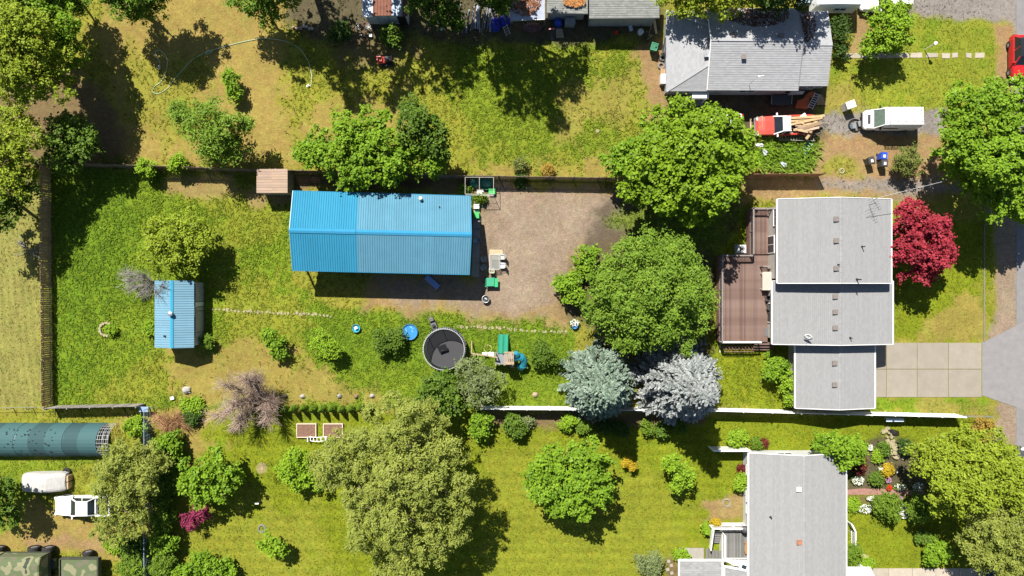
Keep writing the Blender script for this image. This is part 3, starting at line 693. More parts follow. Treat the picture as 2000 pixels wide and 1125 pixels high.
# closed part walls, carport posts
wx0 = lerp(eS[0], eS[1], .37); 
def wpt(u, side, z):   # point on wall line
    e = eN if side == 'n' else eS; r_ = lerp(rd[0], rd[1], u); p = lerp(e[0], e[1], u); d = (r_-p); d.z = 0; p = p+d.normalized()*.35; return Vector((p.x, p.y, z))
sec = lambda u: [wpt(u, 's', -.02), wpt(u, 'n', -.02), wpt(u, 'n', ZE-.0), Vector((*lerp(rd[0], rd[1], u).xy, ZR-.12)), wpt(u, 's', ZE-.0)]
b = MB(); b.loft([sec(.37), sec(.985)]); shw = b.build('wall', BLUEW, shop)
for u in (.012, .19):
    for s_ in 'ns':
        b = MB(); q = wpt(u, s_, 0); b.box((q.x, q.y, 1.72), (.15, .15, 3.44)); b.build('post', mat('dark_post', (.05, .045, .04), .8, .2, 4), shop)
for s_ in 'ns': b = MB(); b.bar(wpt(.01, s_, 3.3), wpt(.37, s_, 3.3), .12, .22); b.build('beam', mat('dark_post', (.05, .045, .04)), shop)
q = wpt(.8, 's', 1.05); b = MB(); b.box(q+Vector((0, -.03, 0)), (.95, .06, 2.1), rz=-.025); b.build('door', WHITE, shop)
window(shop, wpt(.55, 's', 1.7)+Vector((0, -.01, 0)), 1.2, .9, 'x', -1); window(shop, wpt(.68, 's', 1.7)+Vector((0, -.01, 0)), 1.2, .9, 'x', -1)
for px, py, r_, m_ in ((822, 388, .13, mat('cream_vent', (.7, .66, .5), .5, .05, 3)), (858, 403, .05, GALV)):
    z = 3.6; p = P(px, py, 3.62); b = MB(); b.lathe([(r_*1.6, -.1), (r_*1.3, .06), (r_, .1), (r_, .3), (r_*1.25, .3), (r_*1.1, .4), (.0, .44)], p, 12); b.build('roof_vent', m_, shop, smooth=False)
# concrete apron along the gable end
ap = MB(); ap.prism([P(926, 400).xy, P(938, 400).xy, P(936, 541).xy, P(921, 541).xy], -.03, .06); struct('workshop_apron', ap, CONC2)

# ------------------------------------------------------------------ small blue-roofed shed
PALEB = mat('pale_blue_metal', (.145, .27, .35), .7, .05, .8, attr='tint', spec=.1)
sh = thing('shed', 'small shed with pale blue ribbed metal roof in the left yard', 'shed', P(352, 612))
z0, z1 = 2.3, 2.95
wN, wS, eN2, eS2, rN, rS = P(302, 549, z0), P(302, 677, z0), P(379, 549, z0), P(379, 678, z0), P(335, 547, z1), P(335, 684, z1)
wN.y = eN2.y = rN.y = P(0, 548, z0).y; wS.y = eS2.y = rS.y = P(0, 679, z0).y
for k in range(7):
    u0, u1 = k/7, (k+1)/7
    ribbed(lerp(wN, wS, u0), lerp(wN, wS, u1), lerp(rN, rS, u1), lerp(rN, rS, u0), 4, PALEB, sh)
    ribbed(lerp(eN2, eS2, u0), lerp(eN2, eS2, u1), lerp(rN, rS, u1), lerp(rN, rS, u0), 4, PALEB, sh)
b = MB(); zz = Vector((0, 0, .055))
for e in (wN, eN2): d0 = (e-rN).normalized()*.17; b.face(rN+zz, rS+zz, rS+d0+zz, rN+d0+zz)
b.build('ridge_cap', mat('ridge_blue', (.045, .26, .40), .8, .05, 2, spec=.05), sh)
SHEDW = mat('weathered_white_wall', (.45, .44, .43), .8, .25, 2.5)
b = MB(); i_ = .2
sec = lambda y: [(wN.x+i_, y, -.02), (eN2.x-i_, y, -.02), (eN2.x-i_, y, z0+.05), (rN.x, y, z1-.06), (wN.x+i_, y, z0+.05)]
b.loft([sec(wN.y-.15), sec(wS.y+.15)]); b.build('wall', SHEDW, sh)
for k, (ya, yb) in enumerate(((552, 588), (590, 598), (600, 606), (608, 648), (650, 658))):   # panels stood against the east wall
    b = MB(); ym, L = P(0, (ya+yb)/2, 1).y, (yb-ya)/20*.97; b.box((eN2.x-i_+.10, ym, .95), (.05, L, 1.9), ry=.05); b.build('wall_panel', mat('grey_panel', (.4, .38, .36), .8, .2, 3) if k != 1 else WHITE, sh)
window(sh, (eN2.x-i_+.03, P(0, 607).y, 1.6), .9, .7, 'y', 1)
p = P(335, 613, z1); b = MB(); b.lathe([(.16, -.05), (.16, .25), (.24, .25), (.22, .36), (.0, .42)], p, 12); b.build('chimney_cap', GALV, sh)
p = P(323, 656, 2.65); b = MB(); b.lathe([(.08, -.1), (.08, .22), (.1, .22), (.02, .26)], p, 10); b.build('vent_pipe', BLACKM, sh)

# ------------------------------------------------------------------ little tan shed by the back fence
ts = thing('garden_shed', 'small tan plank-roofed shed against the back fence near the workshop', 'shed', P(538, 356))
TANR = mat('tan_roof_board', (.33, .235, .18), .8, .1, 2, attr='tint', stretch=(.3, 2, 1)); z = 2.1
p0, p1 = P(501, 377, z), P(562, 330, z); xm = P(531, 0, z).x
for (xa, xb, za) in ((p0.x, xm, 2.1), (xm, p1.x, 2.14)):
    for k in range(9):
        y0, y1 = lerp(p0.y, p1.y, k/9), lerp(p0.y, p1.y, (k+1)/9); b = MB(); t = random.uniform(.85, 1.12); b.box(((xa+xb)/2, (y0+y1)/2, za), (xb-xa-.01, y1-y0-.015, .04), tint=[t, t, t*random.uniform(.9, 1)]); b.build('roof_board', TANR, ts)
b = MB(); b.box(((p0.x+p1.x)/2, (p0.y+p1.y)/2, 1.02), (p1.x-p0.x-.16, p1.y-p0.y-.16, 2.06)); b.build('wall', mat('tan_wall', (.30, .27, .22), .8, .15, 2), ts)
b = MB(); b.box((p1.x-.06, (p0.y+p1.y)/2, .98), (.04, 1.0, 1.9)); b.build('door', mat('tan_door', (.26, .24, .2), .8, .1, 2), ts)

# ------------------------------------------------------------------ upper house (blue-grey roof)
uh = thing('house', 'blue-grey shingled house at the top with hipped west end and leaf-strewn roof', 'house', P(1470, 120))
GREYW = mat('grey_house_wall', (.33, .34, .36), .8, .12, 2)
def poly_roof(root, slopes, shm, under, seed=0, th=.14):
    b = MB()
    for s_ in slopes: b.slab(s_, th)
    ro = b.build('roof', under, root)
    for k, s_ in enumerate(slopes):
        a, b_, c = s_[0], s_[1], s_[2]; d = s_[3] if len(s_) > 3 else s_[2]
        a, b_, c, d = [Vector(v)+Vector((0, 0, .01)) for v in (a, b_, c, d)]
        shingles(a, b_, c, d, .2, .34, .07, seed+k).build('shingles', shm, ro, kind='stuff')
    return ro
UT = mat('dark_fascia', (.25, .25, .26), .7, .1, 2)
ZM, ZMR = 3.0, 4.25
S0, S1, N0, N1, R0, R1 = P(1378, 176, ZM), P(1549, 177, ZM), P(1381, 17, ZM), P(1551, 16, ZM), P(1389, 77, ZMR), P(1569, 78, ZMR)
S0.x = N0.x = R0.x; S1.x = N1.x = R1.x
mr = poly_roof(uh, [[S0, S1, R1, R0], [N1, N0, R0, R1]], SHG2, UT, 11)
zw = 2.6
SW, NW, SE, NE, A_, B_ = P(1301, 178, zw), P(1307, 22, zw), P(1400, 172, zw), P(1400, 22, zw), P(1432, 103, 3.75), P(1432, 62, 3.75)
NW.x = SW.x; SE.y = SW.y; NE.y = NW.y; A_.y = P(0, 103, 3.75).y
SEx = SE.copy(); SEx.x = R0.x+.3; NEx = NE.copy(); NEx.x = R0.x+.3; SEx.z = NEx.z = zw
A_.x = B_.x = R0.x+1.6
wr = poly_roof(uh, [[NW, SW, A_, B_], [SW, SEx, A_], [NEx, NW, B_]], SHG2, UT, 14)
for p_, q_ in ((SW, A_), (NW, B_)):
    b = MB(); b.bar(p_+Vector((0, 0, .03)), q_+Vector((0, 0, .03)), .26, .03); b.build('hip_cap', mat('hip_cap_grey', (.31, .313, .325), .9, .1, 3), wr)
b = MB(); b.bar(R0+Vector((0, 0, .03)), R1+Vector((0, 0, .03)), .3, .03); b.build('ridge_cap', mat('hip_cap_grey', (.31, .313, .325)), mr)
for p_ in (R0, R1):
    b = MB(); e_s = S0 if p_ is R0 else S1; e_n = N0 if p_ is R0 else N1; sg = -1 if p_ is R0 else 1; o_ = Vector((sg*.03, 0, -.02))
    b.bar(e_s+o_, p_+o_, .05, .18); b.bar(p_+o_, e_n+o_, .05, .18); b.build('barge_board', WHITE if p_ is R0 else UT, mr)
ZX, ZXR = 2.7, 3.6
s0, s1, n0, n1, r0, r1 = P(1551, 168, ZX), P(1616, 168, ZX), P(1551, 23, ZX), P(1618, 22, ZX), P(1565, 86, ZXR), P(1626, 86, ZXR)
s0.x = n0.x = r0.x = R1.x-.4; s1.x = n1.x = r1.x
xr_ = poly_roof(uh, [[s0, s1, r1, r0], [n1, n0, r0, r1]], SHG2, UT, 19)
b = MB(); b.bar(r0+Vector((0, 0, .03)), r1+Vector((0, 0, .03)), .3, .03); b.build('ridge_cap', mat('hip_cap_grey', (.31, .313, .325)), xr_)
def gx(root, xa, xb, ys, yn, yr, ze, zr, m, ov=.4):
    b = MB(); sl = (zr-ze)/(yr-ys); se = lambda x: [(x, ys+ov, -.02), (x, yn-ov, -.02), (x, yn-ov, ze+ov*sl-.17), (x, yr, zr-.17), (x, ys+ov, ze+ov*sl-.17)]
    b.loft([se(xa), se(xb)]); return b.build('wall', m, root)
gx(uh, R0.x+.35, R1.x-.35, S0.y, N0.y, R0.y, ZM, ZMR, GREYW)
gx(uh, R1.x-.34, r1.x-.35, s0.y, n0.y, r0.y, ZX, ZXR, GREYW)
b = MB(); b.box(((SW.x+R0.x)/2+.37, (SW.y+NW.y)/2, 1.28), (R0.x-SW.x-.06, NW.y-SW.y-.8, 2.6)); b.build('wall', GREYW, uh)
window(uh, (P(1330, 0).x, SW.y+.4, 1.5), 1.3, 1.0, 'x', -1); window(uh, (P(1450, 0).x, S0.y+.4, 1.6), 1.6, 1.1, 'x', -1); window(uh, (P(1580, 0).x, s0.y+.4, 1.5), 1.4, 1.1, 'x', -1)
for px, py, zz in ((1379, 108, 3.55), (1432, 68, 4.15), (1525, 70, 4.15), (1452, 112, 3.9)):
    p = P(px, py, zz); b = MB(); b.box(p, (.32, .32, .3)); b.box(p+Vector((0, 0, .17)), (.42, .42, .05)); b.build('roof_vent', VENT if px != 1379 else GALV, mr)
p = P(1463, 165, 3.25); b = MB(); b.tube([p, p+Vector((0, 0, 1.0)), p+Vector((.3, .3, 1.5)), p+Vector((.75, .35, 1.6))], .025, 5); b.build('mast', GALV, mr)
# small porch roof on the south wall
pr = MB(); p = P(1368, 182, 2.2); pr.box(p, (1.55, .95, .12)); pr.box(p+Vector((0, -.48, -.15)), (1.55, .04, .3)); pr.build('porch_roof', WHITE, uh)
b = MB(); 
for sx in (-.7, .7): b.box(p+Vector((sx, -.35, -1.13)), (.1, .1, 2.15))
b.build('porch_post', WHITE, uh); b = MB(); b.box((p.x, p.y, .12), (1.7, 1.3, .24)); b.build('porch_step', CONC2, uh)
# fallen leaves lying on the upper roof
def leaf_litter(name, label, cx, cy, rx, ry, zf, n, m, seed=0):
    r_ = np.random.default_rng(seed); mb = MB()
    for _ in range(n):
        a, rr = r_.uniform(0, 6.28), r_.random()**.6; px, py = cx+rx*rr*math.cos(a), cy+ry*rr*math.sin(a); p = zf(px, py)
        if p is None: continue
        s_ = r_.uniform(.05, .12); t = r_.uniform(0, 6.28); d = Vector((math.cos(t), math.sin(t), 0))*s_; e = Vector((-math.sin(t), math.cos(t), 0))*s_*.7
        p = p+Vector((0, 0, .045+r_.uniform(0, .03))); k = Vector((0, 0, r_.uniform(-.02, .03))); mb.face(p-d, p+e+k, p+d, p-e+k, tint=[r_.uniform(.5, 1.4)]*3)
    o = mb.build(name, m, None); tag(o, label, 'leaves', kind='stuff'); return o
LITTER = mat('brown_leaves', (.10, .05, .03), .9, .4, 3, attr='tint')
def zf_n(px, py):
    z = 4
    for _ in range(8):
        p = P(px, py, z); z = ZM+(ZMR-ZM)*max(0, min(1, (N0.y-p.y)/(N0.y-R0.y)))
    p = P(px, py, z); return p if (R0.x < p.x < R1.x and R0.y < p.y < N0.y) else None
def zf_x(px, py):
    z = 3.5
    for _ in range(8):
        p = P(px, py, z); z = ZX+(ZXR-ZX)*max(0, min(1, (n0.y-p.y)/(n0.y-r0.y)))
    p = P(px, py, z); return p if (R1.x+.05 < p.x < r1.x and r0.y < p.y < n0.y) else None
leaf_litter('fallen_leaves', 'brown fallen leaves lying along the north slope of the upper house', 1480, 30, 62, 22, zf_n, 900, LITTER, 1)
leaf_litter('fallen_leaves', 'brown fallen leaves gathered in the valley of the upper house roof', 1572, 50, 22, 34, zf_x, 480, LITTER, 2)

# ------------------------------------------------------------------ lower right house
lh = thing('house', 'pale grey shingled house at the lower right with white trim and side deck', 'house', P(1555, 990))
lm = gable_y(lh, 1463, 1652, 885, 1128, 3.0, 1571, 4.1, mat('light_grey_siding', (.5, .5, .51), .6, .05, 2), SHG3, seed=31)
vent(lm, 1559, 955, mat('pale_vent', (.55, .54, .53), .6, .1, 3)); vent(lm, 1560, 1058, mat('rust_vent', (.33, .14, .08), .8, .25, 4)); pipe(lm, 1505, 1010, .3)
for y in (912, 960, 985): window(lh, (lm['xw']+.44, P(0, y).y, 1.7), 1.0 if y != 960 else 1.5, 1.3, 'y', -1)
window(lh, (P(1520, 0).x, lm['yn']-.44, 1.7), 1.4, 1.2, 'x', 1)
b = MB(); b.box((P(1628, 0).x, lm['yn']-.44+.03, 1.05), (.95, .06, 2.05)); b.build('door', WHITE, lh)
# side deck with white railings
GREYD = mat('grey_deck_board', (.14, .137, .135), .7, .12, 3, attr='tint', stretch=(1, .3, 1))
d2 = thing('deck', 'grey side deck with white railings on the lower right house', 'deck', P(1435, 1050))
LZ2 = .9; e0, e1 = P(1410, 1090, LZ2), P(1466, 1026, LZ2); planks(d2, e0.x, e1.x+.45, e0.y, e1.y, LZ2, m=GREYD)
b = MB(); b.box(((e0.x+e1.x)/2+.2, (e0.y+e1.y)/2, .42), (e1.x-e0.x+.4, e1.y-e0.y-.06, .8)); b.build('deck_base', OFFW, d2)
railing(d2, (e0.x-1.2, e1.y+.03), (e1.x+.3, e1.y+.03), LZ2, 1.0, WHITE); railing(d2, (e0.x+.02, e0.y), (e0.x+.02, P(0, 1040, LZ2).y), LZ2, 1.0, WHITE); railing(d2, (e0.x, e0.y+.03), (e1.x+.3, e0.y+.03), LZ2, 1.0, WHITE)
for k in range(5): b = MB(); b.box((e0.x-.18-.26*k, P(0, 1078, .6).y-.35, .8-.16*k), (.26, 1.0, .05)); b.build('step', GREYD, d2)
for k in range(5): b = MB(); b.box((e0.x-.55, P(0, 1040, .8).y-.27*k, .82-.14*k), (1.0, .26, .05)); b.build('stair_tread', GREYD, d2)
b = MB(); b.bar((e0.x-1.15, e1.y, 1.9), (e0.x-1.15, e0.y+.9, 1.0), .12, .5); b.build('stair_rail', WHITE, d2)
b = MB(); b.box((P(1350, 1080).x, P(0, 1082).y, .06), (2.4, 1.2, .12)); b.build('landing', CONC2, d2)
t = thing('barbecue', 'round black covered barbecue on the grey side deck', 'barbecue', P(1450, 1028, LZ2)+Vector((0, 0, .02))); q = wloc(t)
b = MB(); b.lathe([(.25, .55), (.36, .75), (.36, .9), (.3, 1.05), (.12, 1.15), (0, 1.16)], q, 16); b.build('bowl', mat('charcoal_cover', (.07, .07, .075), .5, .15, 4), t, smooth=True)
for k in range(3): a = 2.1*k; b = MB(); b.tube([q+Vector((.25*math.cos(a), .25*math.sin(a), .0)), q+Vector((.2*math.cos(a), .2*math.sin(a), .65))], .02, 5); b.build('leg', BLACKM, t)
t = thing('bench', 'orange-brown wooden bench on the grey deck against the house', 'bench', P(1457, 1068, LZ2)+Vector((0, 0, .02))); q = wloc(t)
OR = mat('orange_wood', (.36, .17, .06), .6, .2, 4)
b = MB(); b.box(q+Vector((0, 0, .42)), (.45, 1.0, .05)); b.build('seat', OR, t); b = MB(); b.box(q+Vector((.22, 0, .68)), (.05, 1.0, .5)); b.build('backrest', OR, t)
for sy in (-.42, .42): b = MB(); b.box(q+Vector((0, sy, .2)), (.4, .06, .4)); b.build('leg', OR, t)
# lower porch roofs at the frame edge
lp = thing('porch', 'white trimmed porch with grey shingle roofs at the lower right house', 'porch', P(1400, 1115))
def flat_roof(root, pts, shm, z0, z1, seed):
    # pts: sw, se, ne, nw px ; z0 at south, z1 at north
    sw_, se_, ne_, nw_ = P(*pts[0], z0), P(*pts[1], z0), P(*pts[2], z1), P(*pts[3], z1); b = MB(); b.slab([sw_, se_, ne_, nw_], .16); r_ = b.build('roof', WHITE, root)
    up_ = Vector((0, 0, .012)); shingles(sw_+up_, se_+up_, ne_+up_, nw_+up_, .2, .34, .12, seed).build('shingles', shm, r_, kind='stuff')
    for p_, q_ in ((sw_, nw_), (nw_, ne_), (ne_, se_)): b = MB(); b.bar(p_+Vector((0, 0, -.02)), q_+Vector((0, 0, -.02)), .14, .2); b.build('fascia', WHITE, r_)
    b = MB()
    return r_
flat_roof(lp, [(1326, 1150), (1411, 1150), (1411, 1094), (1326, 1094)], SHG3, 2.5, 2.7, 41)
flat_roof(lp, [(1414, 1160), (1480, 1175), (1480, 1118), (1414, 1106)], SHG3, 2.7, 2.9, 43)
b = MB(); q0, q1 = P(1330, 1150), P(1470, 1098); b.box(((q0.x+q1.x)/2, (q0.y+q1.y)/2-.3, 1.2), (q1.x-q0.x, q1.y-q0.y, 2.4)); b.build('wall', OFFW, lp)
b = MB(); p = P(1453, 1107, 2.9); b.box(p, (.75, .6, .12), rz=-.4); sk = b.build('skylight', WHITE, lp); b = MB(); b.box(p+Vector((0, 0, .07)), (.45, .35, .02), rz=-.4); b.build('pane', GLASS, sk)
b = MB(); b.slab([P(1412, 1093, 2.75), P(1490, 1096, 2.95), P(1500, 1120, 3.0), P(1430, 1103, 2.8)], .08); b.build('canopy', WHITE, lp)
b = MB(); b.slab([P(1650, 1150, 2.6), P(1720, 1150, 2.6), P(1700, 1108, 2.6), P(1650, 1108, 2.6)], .15); 
o = solo('porch_canopy', b, WHITE, 'flat white canopy over the front step of the lower right house', 'canopy', P(1685, 1120))
bb = MB()
for x_, y_ in ((1655, 1112), (1690, 1112)):
    q = P(x_, y_, 2.4); bb.box((q.x, q.y, 1.25), (.12, .12, 2.5))
bb.v = [tuple(Vector(v)) for v in bb.v]; bb.build('post', WHITE, o)
# front porch rail
t = thing('hand_rail', 'white hand rail beside the east wall of the lower right house', 'railing', P(1658, 1050))
railing(t, P(1655, 1018).xy, P(1662, 1032).xy, 0, .9, WHITE); railing(t, P(1662, 1032).xy, P(1662, 1072).xy, 0, .9, WHITE)
# side privacy panel on the west of the house
t = thing('privacy_panel', 'white capped privacy panel running west from the lower right house', 'fence', P(1420, 874))
p_, q_ = P(1384, 872), P(1452, 873); b = MB(); L = q_.x-p_.x
for k in range(9): b.box((lerp(p_.x, q_.x, (k+.5)/9), p_.y, .9), (L/9-.01, .05, 1.7))
b.build('board', OFFW, t); b = MB(); b.box(((p_.x+q_.x)/2, p_.y, 1.8), (L+.1, .14, .08)); b.build('cap_rail', WHITE, t)
for x in (p_.x, q_.x): b = MB(); b.box((x, p_.y, .93), (.13, .13, 1.86)); b.build('post', WHITE, t)
# ------------------------------------------------------------------ trees
BARK = mat('bark', (.13, .10, .075), .95, .35, 6, bump=.4, spec=.1)
BARKG = mat('grey_bark', (.26, .23, .20), .95, .3, 6, bump=.4, spec=.1)
KIND = {
 # material, leaf length, width, cluster radius, clusters/m2, leaves/cluster, bough size
 'maple':  (leaf_mat('leaf_maple', (.09, .165, .008), (.245, .37, .022), .3), .22, .17, .30, 3.2, 20, .36),
 'bright': (leaf_mat('leaf_bright', (.085, .17, .010), (.235, .375, .025), .3), .20, .15, .28, 3.4, 20, .36),
 'deep':   (leaf_mat('leaf_deep', (.055, .11, .012), (.135, .215, .024), .28), .19, .14, .28, 3.2, 20, .36),
 'yellow': (leaf_mat('leaf_yellow', (.145, .20, .013), (.315, .39, .034), .3), .17, .11, .28, 3.8, 22, .33),
 'willow': (leaf_mat('leaf_willow', (.15, .185, .03), (.325, .365, .072), .3), .20, .07, .27, 4.2, 26, .3),
 'olive':  (leaf_mat('leaf_olive', (.10, .135, .045), (.24, .285, .115), .25), .15, .08, .27, 3.6, 22, .36),
 'shaggy': (leaf_mat('leaf_shaggy', (.08, .155, .014), (.22, .335, .036), .3), .21, .09, .28, 3.8, 24, .34),
 'drab':   (leaf_mat('leaf_drab', (.095, .12, .025), (.22, .245, .06), .28), .14, .09, .24, 4.4, 20, .36),
 'dark':   (leaf_mat('leaf_dark', (.03, .065, .012), (.075, .13, .022), .25), .17, .12, .28, 3.2, 20, .36),
 'red':    (leaf_mat('leaf_red', (.17, .012, .022), (.42, .05, .07), .25), .19, .14, .26, 3.8, 22, .33),
 'purple': (leaf_mat('leaf_purple', (.16, .015, .05), (.32, .05, .11), .25), .12, .09, .2, 6, 20, .4),
 'maroon': (leaf_mat('leaf_maroon', (.07, .012, .012), (.17, .035, .022), .2), .10, .07, .16, 9, 22, .5),
 'gold':   (leaf_mat('leaf_gold', (.36, .24, .015), (.5, .38, .025), .3), .12, .09, .18, 7, 22, .5),
 'autumn': (leaf_mat('leaf_autumn', (.2, .14, .02), (.40, .26, .05), .3), .14, .10, .24, 5, 22, .4),
 'lime':   (leaf_mat('leaf_lime', (.125, .23, .012), (.28, .42, .028), .3), .16, .12, .24, 4.6, 20, .38),
 'bush':   (leaf_mat('leaf_bush', (.07, .135, .012), (.18, .275, .024), .28), .14, .10, .22, 5.5, 20, .4),
}
def quads_mesh(name, Cn, T, B, v, m):
    """diamond leaves: centre, half length vector, half width vector"""
    n = len(Cn); co = np.stack([Cn-T, Cn-B+T*.1, Cn+T, Cn+B+T*.1], 1).reshape(-1, 3).astype(np.float32)
    me = bpy.data.meshes.new(name); me.vertices.add(4*n); me.vertices.foreach_set('co', co.ravel())
    me.loops.add(4*n); me.loops.foreach_set('vertex_index', np.arange(4*n, dtype=np.int32))
    me.polygons.add(n); me.polygons.foreach_set('loop_start', np.arange(0, 4*n, 4, dtype=np.int32)); me.update(calc_edges=True)
    a = me.attributes.new('v', 'FLOAT', 'FACE'); a.data.foreach_set('value', v.astype(np.float32)); me.materials.append(m)
    return me
def unit(a): return a/(np.linalg.norm(a, axis=-1, keepdims=True)+1e-9)
def crown(lobes, kind, seed, dens=1.0, fill=1.0, hang=0.0, size=1.0, skirt=-.35):
    m, ll, lw, cr, cd, lp_, bs = KIND[kind]; r_ = np.random.default_rng(seed); ll *= size; lw *= size
    bo = []                                              # boughs: the rounded masses a crown is made of
    for i, (x, y, z, r, rv) in enumerate(lobes):
        nb = int(np.clip(5+r*3.2, 5, 19)); k = np.arange(nb)+.5; ph = r_.uniform(0, 6.28)
        zz = 1-k/nb*(1-skirt); rr = np.sqrt(np.maximum(0, 1-zz*zz)); a = ph+k*2.39996
        d = np.stack([rr*np.cos(a), rr*np.sin(a), zz], 1)+r_.normal(0, .13, (nb, 3))
        f = r_.uniform(.46, .95, nb)
        for q in range(nb):
            br = bs*r*r_.uniform(.6, 1.3); bo.append((x+d[q, 0]*r*f[q], y+d[q, 1]*r*f[q], max(z+d[q, 2]*rv*f[q], .3), br, br*min(1, rv/r+.15)))
    B = np.array(bo); L = np.array(lobes); Cs, Ns = [], []
    for i, (x, y, z, r, rv) in enumerate(bo):
        n = max(4, int(cd*dens*2*PI*r*r*1.15)); d = unit(r_.normal(size=(n*3, 3))); d = d[d[:, 2] > -.45][:n]
        c = np.array([x, y, z])+d*((.7+.35*r_.random(len(d)))*(.8+.4*vlump(d, seed+i)))[:, None]*np.array([r, r, rv])
        ins = ((((c[:, None]-B[None, :, :3])/np.stack([B[:, 3], B[:, 3], B[:, 4]], 1)[None])**2).sum(2) < .42).any(1)
        Cs.append(c[~ins]); Ns.append(d[~ins])
    for x, y, z, r, rv in lobes:                          # leaves deeper in the crown
        n = max(3, int(cd*dens*r*r*1.2)); d = unit(r_.normal(size=(n, 3))); Cs.append(np.array([x, y, z])+d*np.array([r, r, rv])*r_.uniform(.25, .62, (n, 1))); Ns.append(d)
    c = np.concatenate(Cs); d = np.concatenate(Ns); c[:, 2] = np.maximum(c[:, 2], .15)
    k = lp_; n = len(c)*k
    cv = r_.random(len(c)); crs = cr*r_.uniform(.6, 1.35, len(c))
    off = r_.normal(size=(len(c), k, 3))*crs[:, None, None]*np.array([.62, .62, .42])*fill
    off[:, :, 2] -= hang*(off[:, :, 0]**2+off[:, :, 1]**2)*1.2
    p = (c[:, None]+off).reshape(-1, 3); dd = np.repeat(d, k, 0)
    nr = unit(dd*.45+np.array([-.15, .35, .95])+r_.normal(size=(n, 3))*.45)     # leaves turn to the light
    t = unit(np.cross(nr, r_.normal(size=(n, 3)))+dd*.25-np.array([0, 0, hang*.6])); bt = np.cross(nr, t)
    s = r_.uniform(.65, 1.35, (n, 1)); p[:, 2] = np.maximum(p[:, 2], .06)
    v = np.clip(np.repeat(cv, k)*.55+r_.random(n)*.5-.02, 0, 1)
    return p, t*s*ll*.5*1.3, bt*s*lw*.5*1.3, v, m, c
_ph = np.random.default_rng(11).uniform(0, 6.28, (60, 6))
def vlump(d, seed):
    p = _ph[seed % 60]
    return np.clip(.5+.28*np.sin(d[:, 0]*4+p[0]+2*np.sin(d[:, 1]*3+p[1]))+.25*np.sin(d[:, 1]*5+p[2]+d[:, 2]*3)+.18*np.sin(d[:, 0]*9+p[3])*np.sin(d[:, 1]*8+p[4]), 0, 1)
TREE_SEED = [100]
def tree(name, label, kind, base, h, lobes, cat='tree', group=None, trunk=True, bark=None, dens=1.0, hang=0.0, fill=1.0, size=1.0, r0=None, skirt=-.35, cname='crown'):
    """base px on the ground; lobes: (px, py, radius px, height m of the lobe centre[, vertical radius m])"""
    TREE_SEED[0] += 1; sd_ = TREE_SEED[0]
    g = P(*base); root = thing(name, label, cat, g, group)
    LB = []
    for lb in lobes:
        px, py, rp, z = lb[:4]; r = rp/20*(HCAM-z)/HCAM; rv = lb[4] if len(lb) > 4 else min(r*.85, max(z*.8, .3)); q = P(px, py, z); LB.append((q.x, q.y, z, r, rv))
    p, t, b_, v, m, cl = crown(LB, kind, sd_, dens, fill, hang, size, skirt)
    me = quads_mesh(cname, p-np.array(g), t, b_, v, m); o = link(cname, me, root)
    if trunk:
        r_ = random.Random(sd_); mb = MB(); top = Vector((sum(l[0] for l in LB)/len(LB), sum(l[1] for l in LB)/len(LB), min(l[2] for l in LB)*.75))
        tr_ = r0 or max(.04, h*.022); mid = Vector((g.x, g.y, 0)).lerp(top, .5)+Vector((r_.uniform(-.1, .1), r_.uniform(-.1, .1), 0))
        mb.tube([(g.x, g.y, -.1), (g.x, g.y, .15), mid, top], [tr_*1.5, tr_*1.1, tr_*.9, tr_*.7], 8)
        for x, y, z, r, rv in LB:
            s_ = mid.lerp(top, r_.uniform(.3, 1)); e = Vector((x, y, z+rv*.3)); mb.tube([s_, s_.lerp(e, .5)+Vector((0, 0, .15)), e], [tr_*.55, tr_*.38, tr_*.15], 6)
            for k in range(4):
                a = r_.uniform(0, 6.28); f = Vector((x+r*.8*math.cos(a), y+r*.8*math.sin(a), z+rv*r_.uniform(-.1, .5))); s2 = s_.lerp(e, r_.uniform(.5, .95)); mb.tube([s2, s2.lerp(f, .5)+Vector((0, 0, .1)), f], [tr_*.25, tr_*.16, .015], 5)
        mb.build('trunk', bark or BARK, root)
    return root
def shrub(label, kind, px, py, rp, h, group=None, name='shrub', lobes=None, **kw):
    if lobes is None:
        r_ = random.Random(int(px*7+py*3)); lobes = [(px, py, rp*.75, h*.5, h*.5)]
        for k in range(3 if rp < 18 else 5): a = r_.uniform(0, 6.28); lobes.append((px+rp*.5*math.cos(a), py+rp*.5*math.sin(a), rp*r_.uniform(.35, .55), h*r_.uniform(.35, .6), h*.4))
    kw.setdefault('size', .85)
    return tree(name, label, kind, (1000+(px-1000)*(1-h*.3/HCAM), 562.5+(py-562.5)*(1-h*.3/HCAM)), h, lobes, 'shrub', group, r0=.03, cname='foliage', **kw)

def SL(sx, sy, rp, z):             # a lobe at height z whose shadow falls at ground pixel (sx, sy)
    gx_, gy_ = sx-6.6*z, sy-14.4*z; k = HCAM/(HCAM-z); return (1000+(gx_-1000)*k, 562.5+(gy_-562.5)*k, rp*k, z)
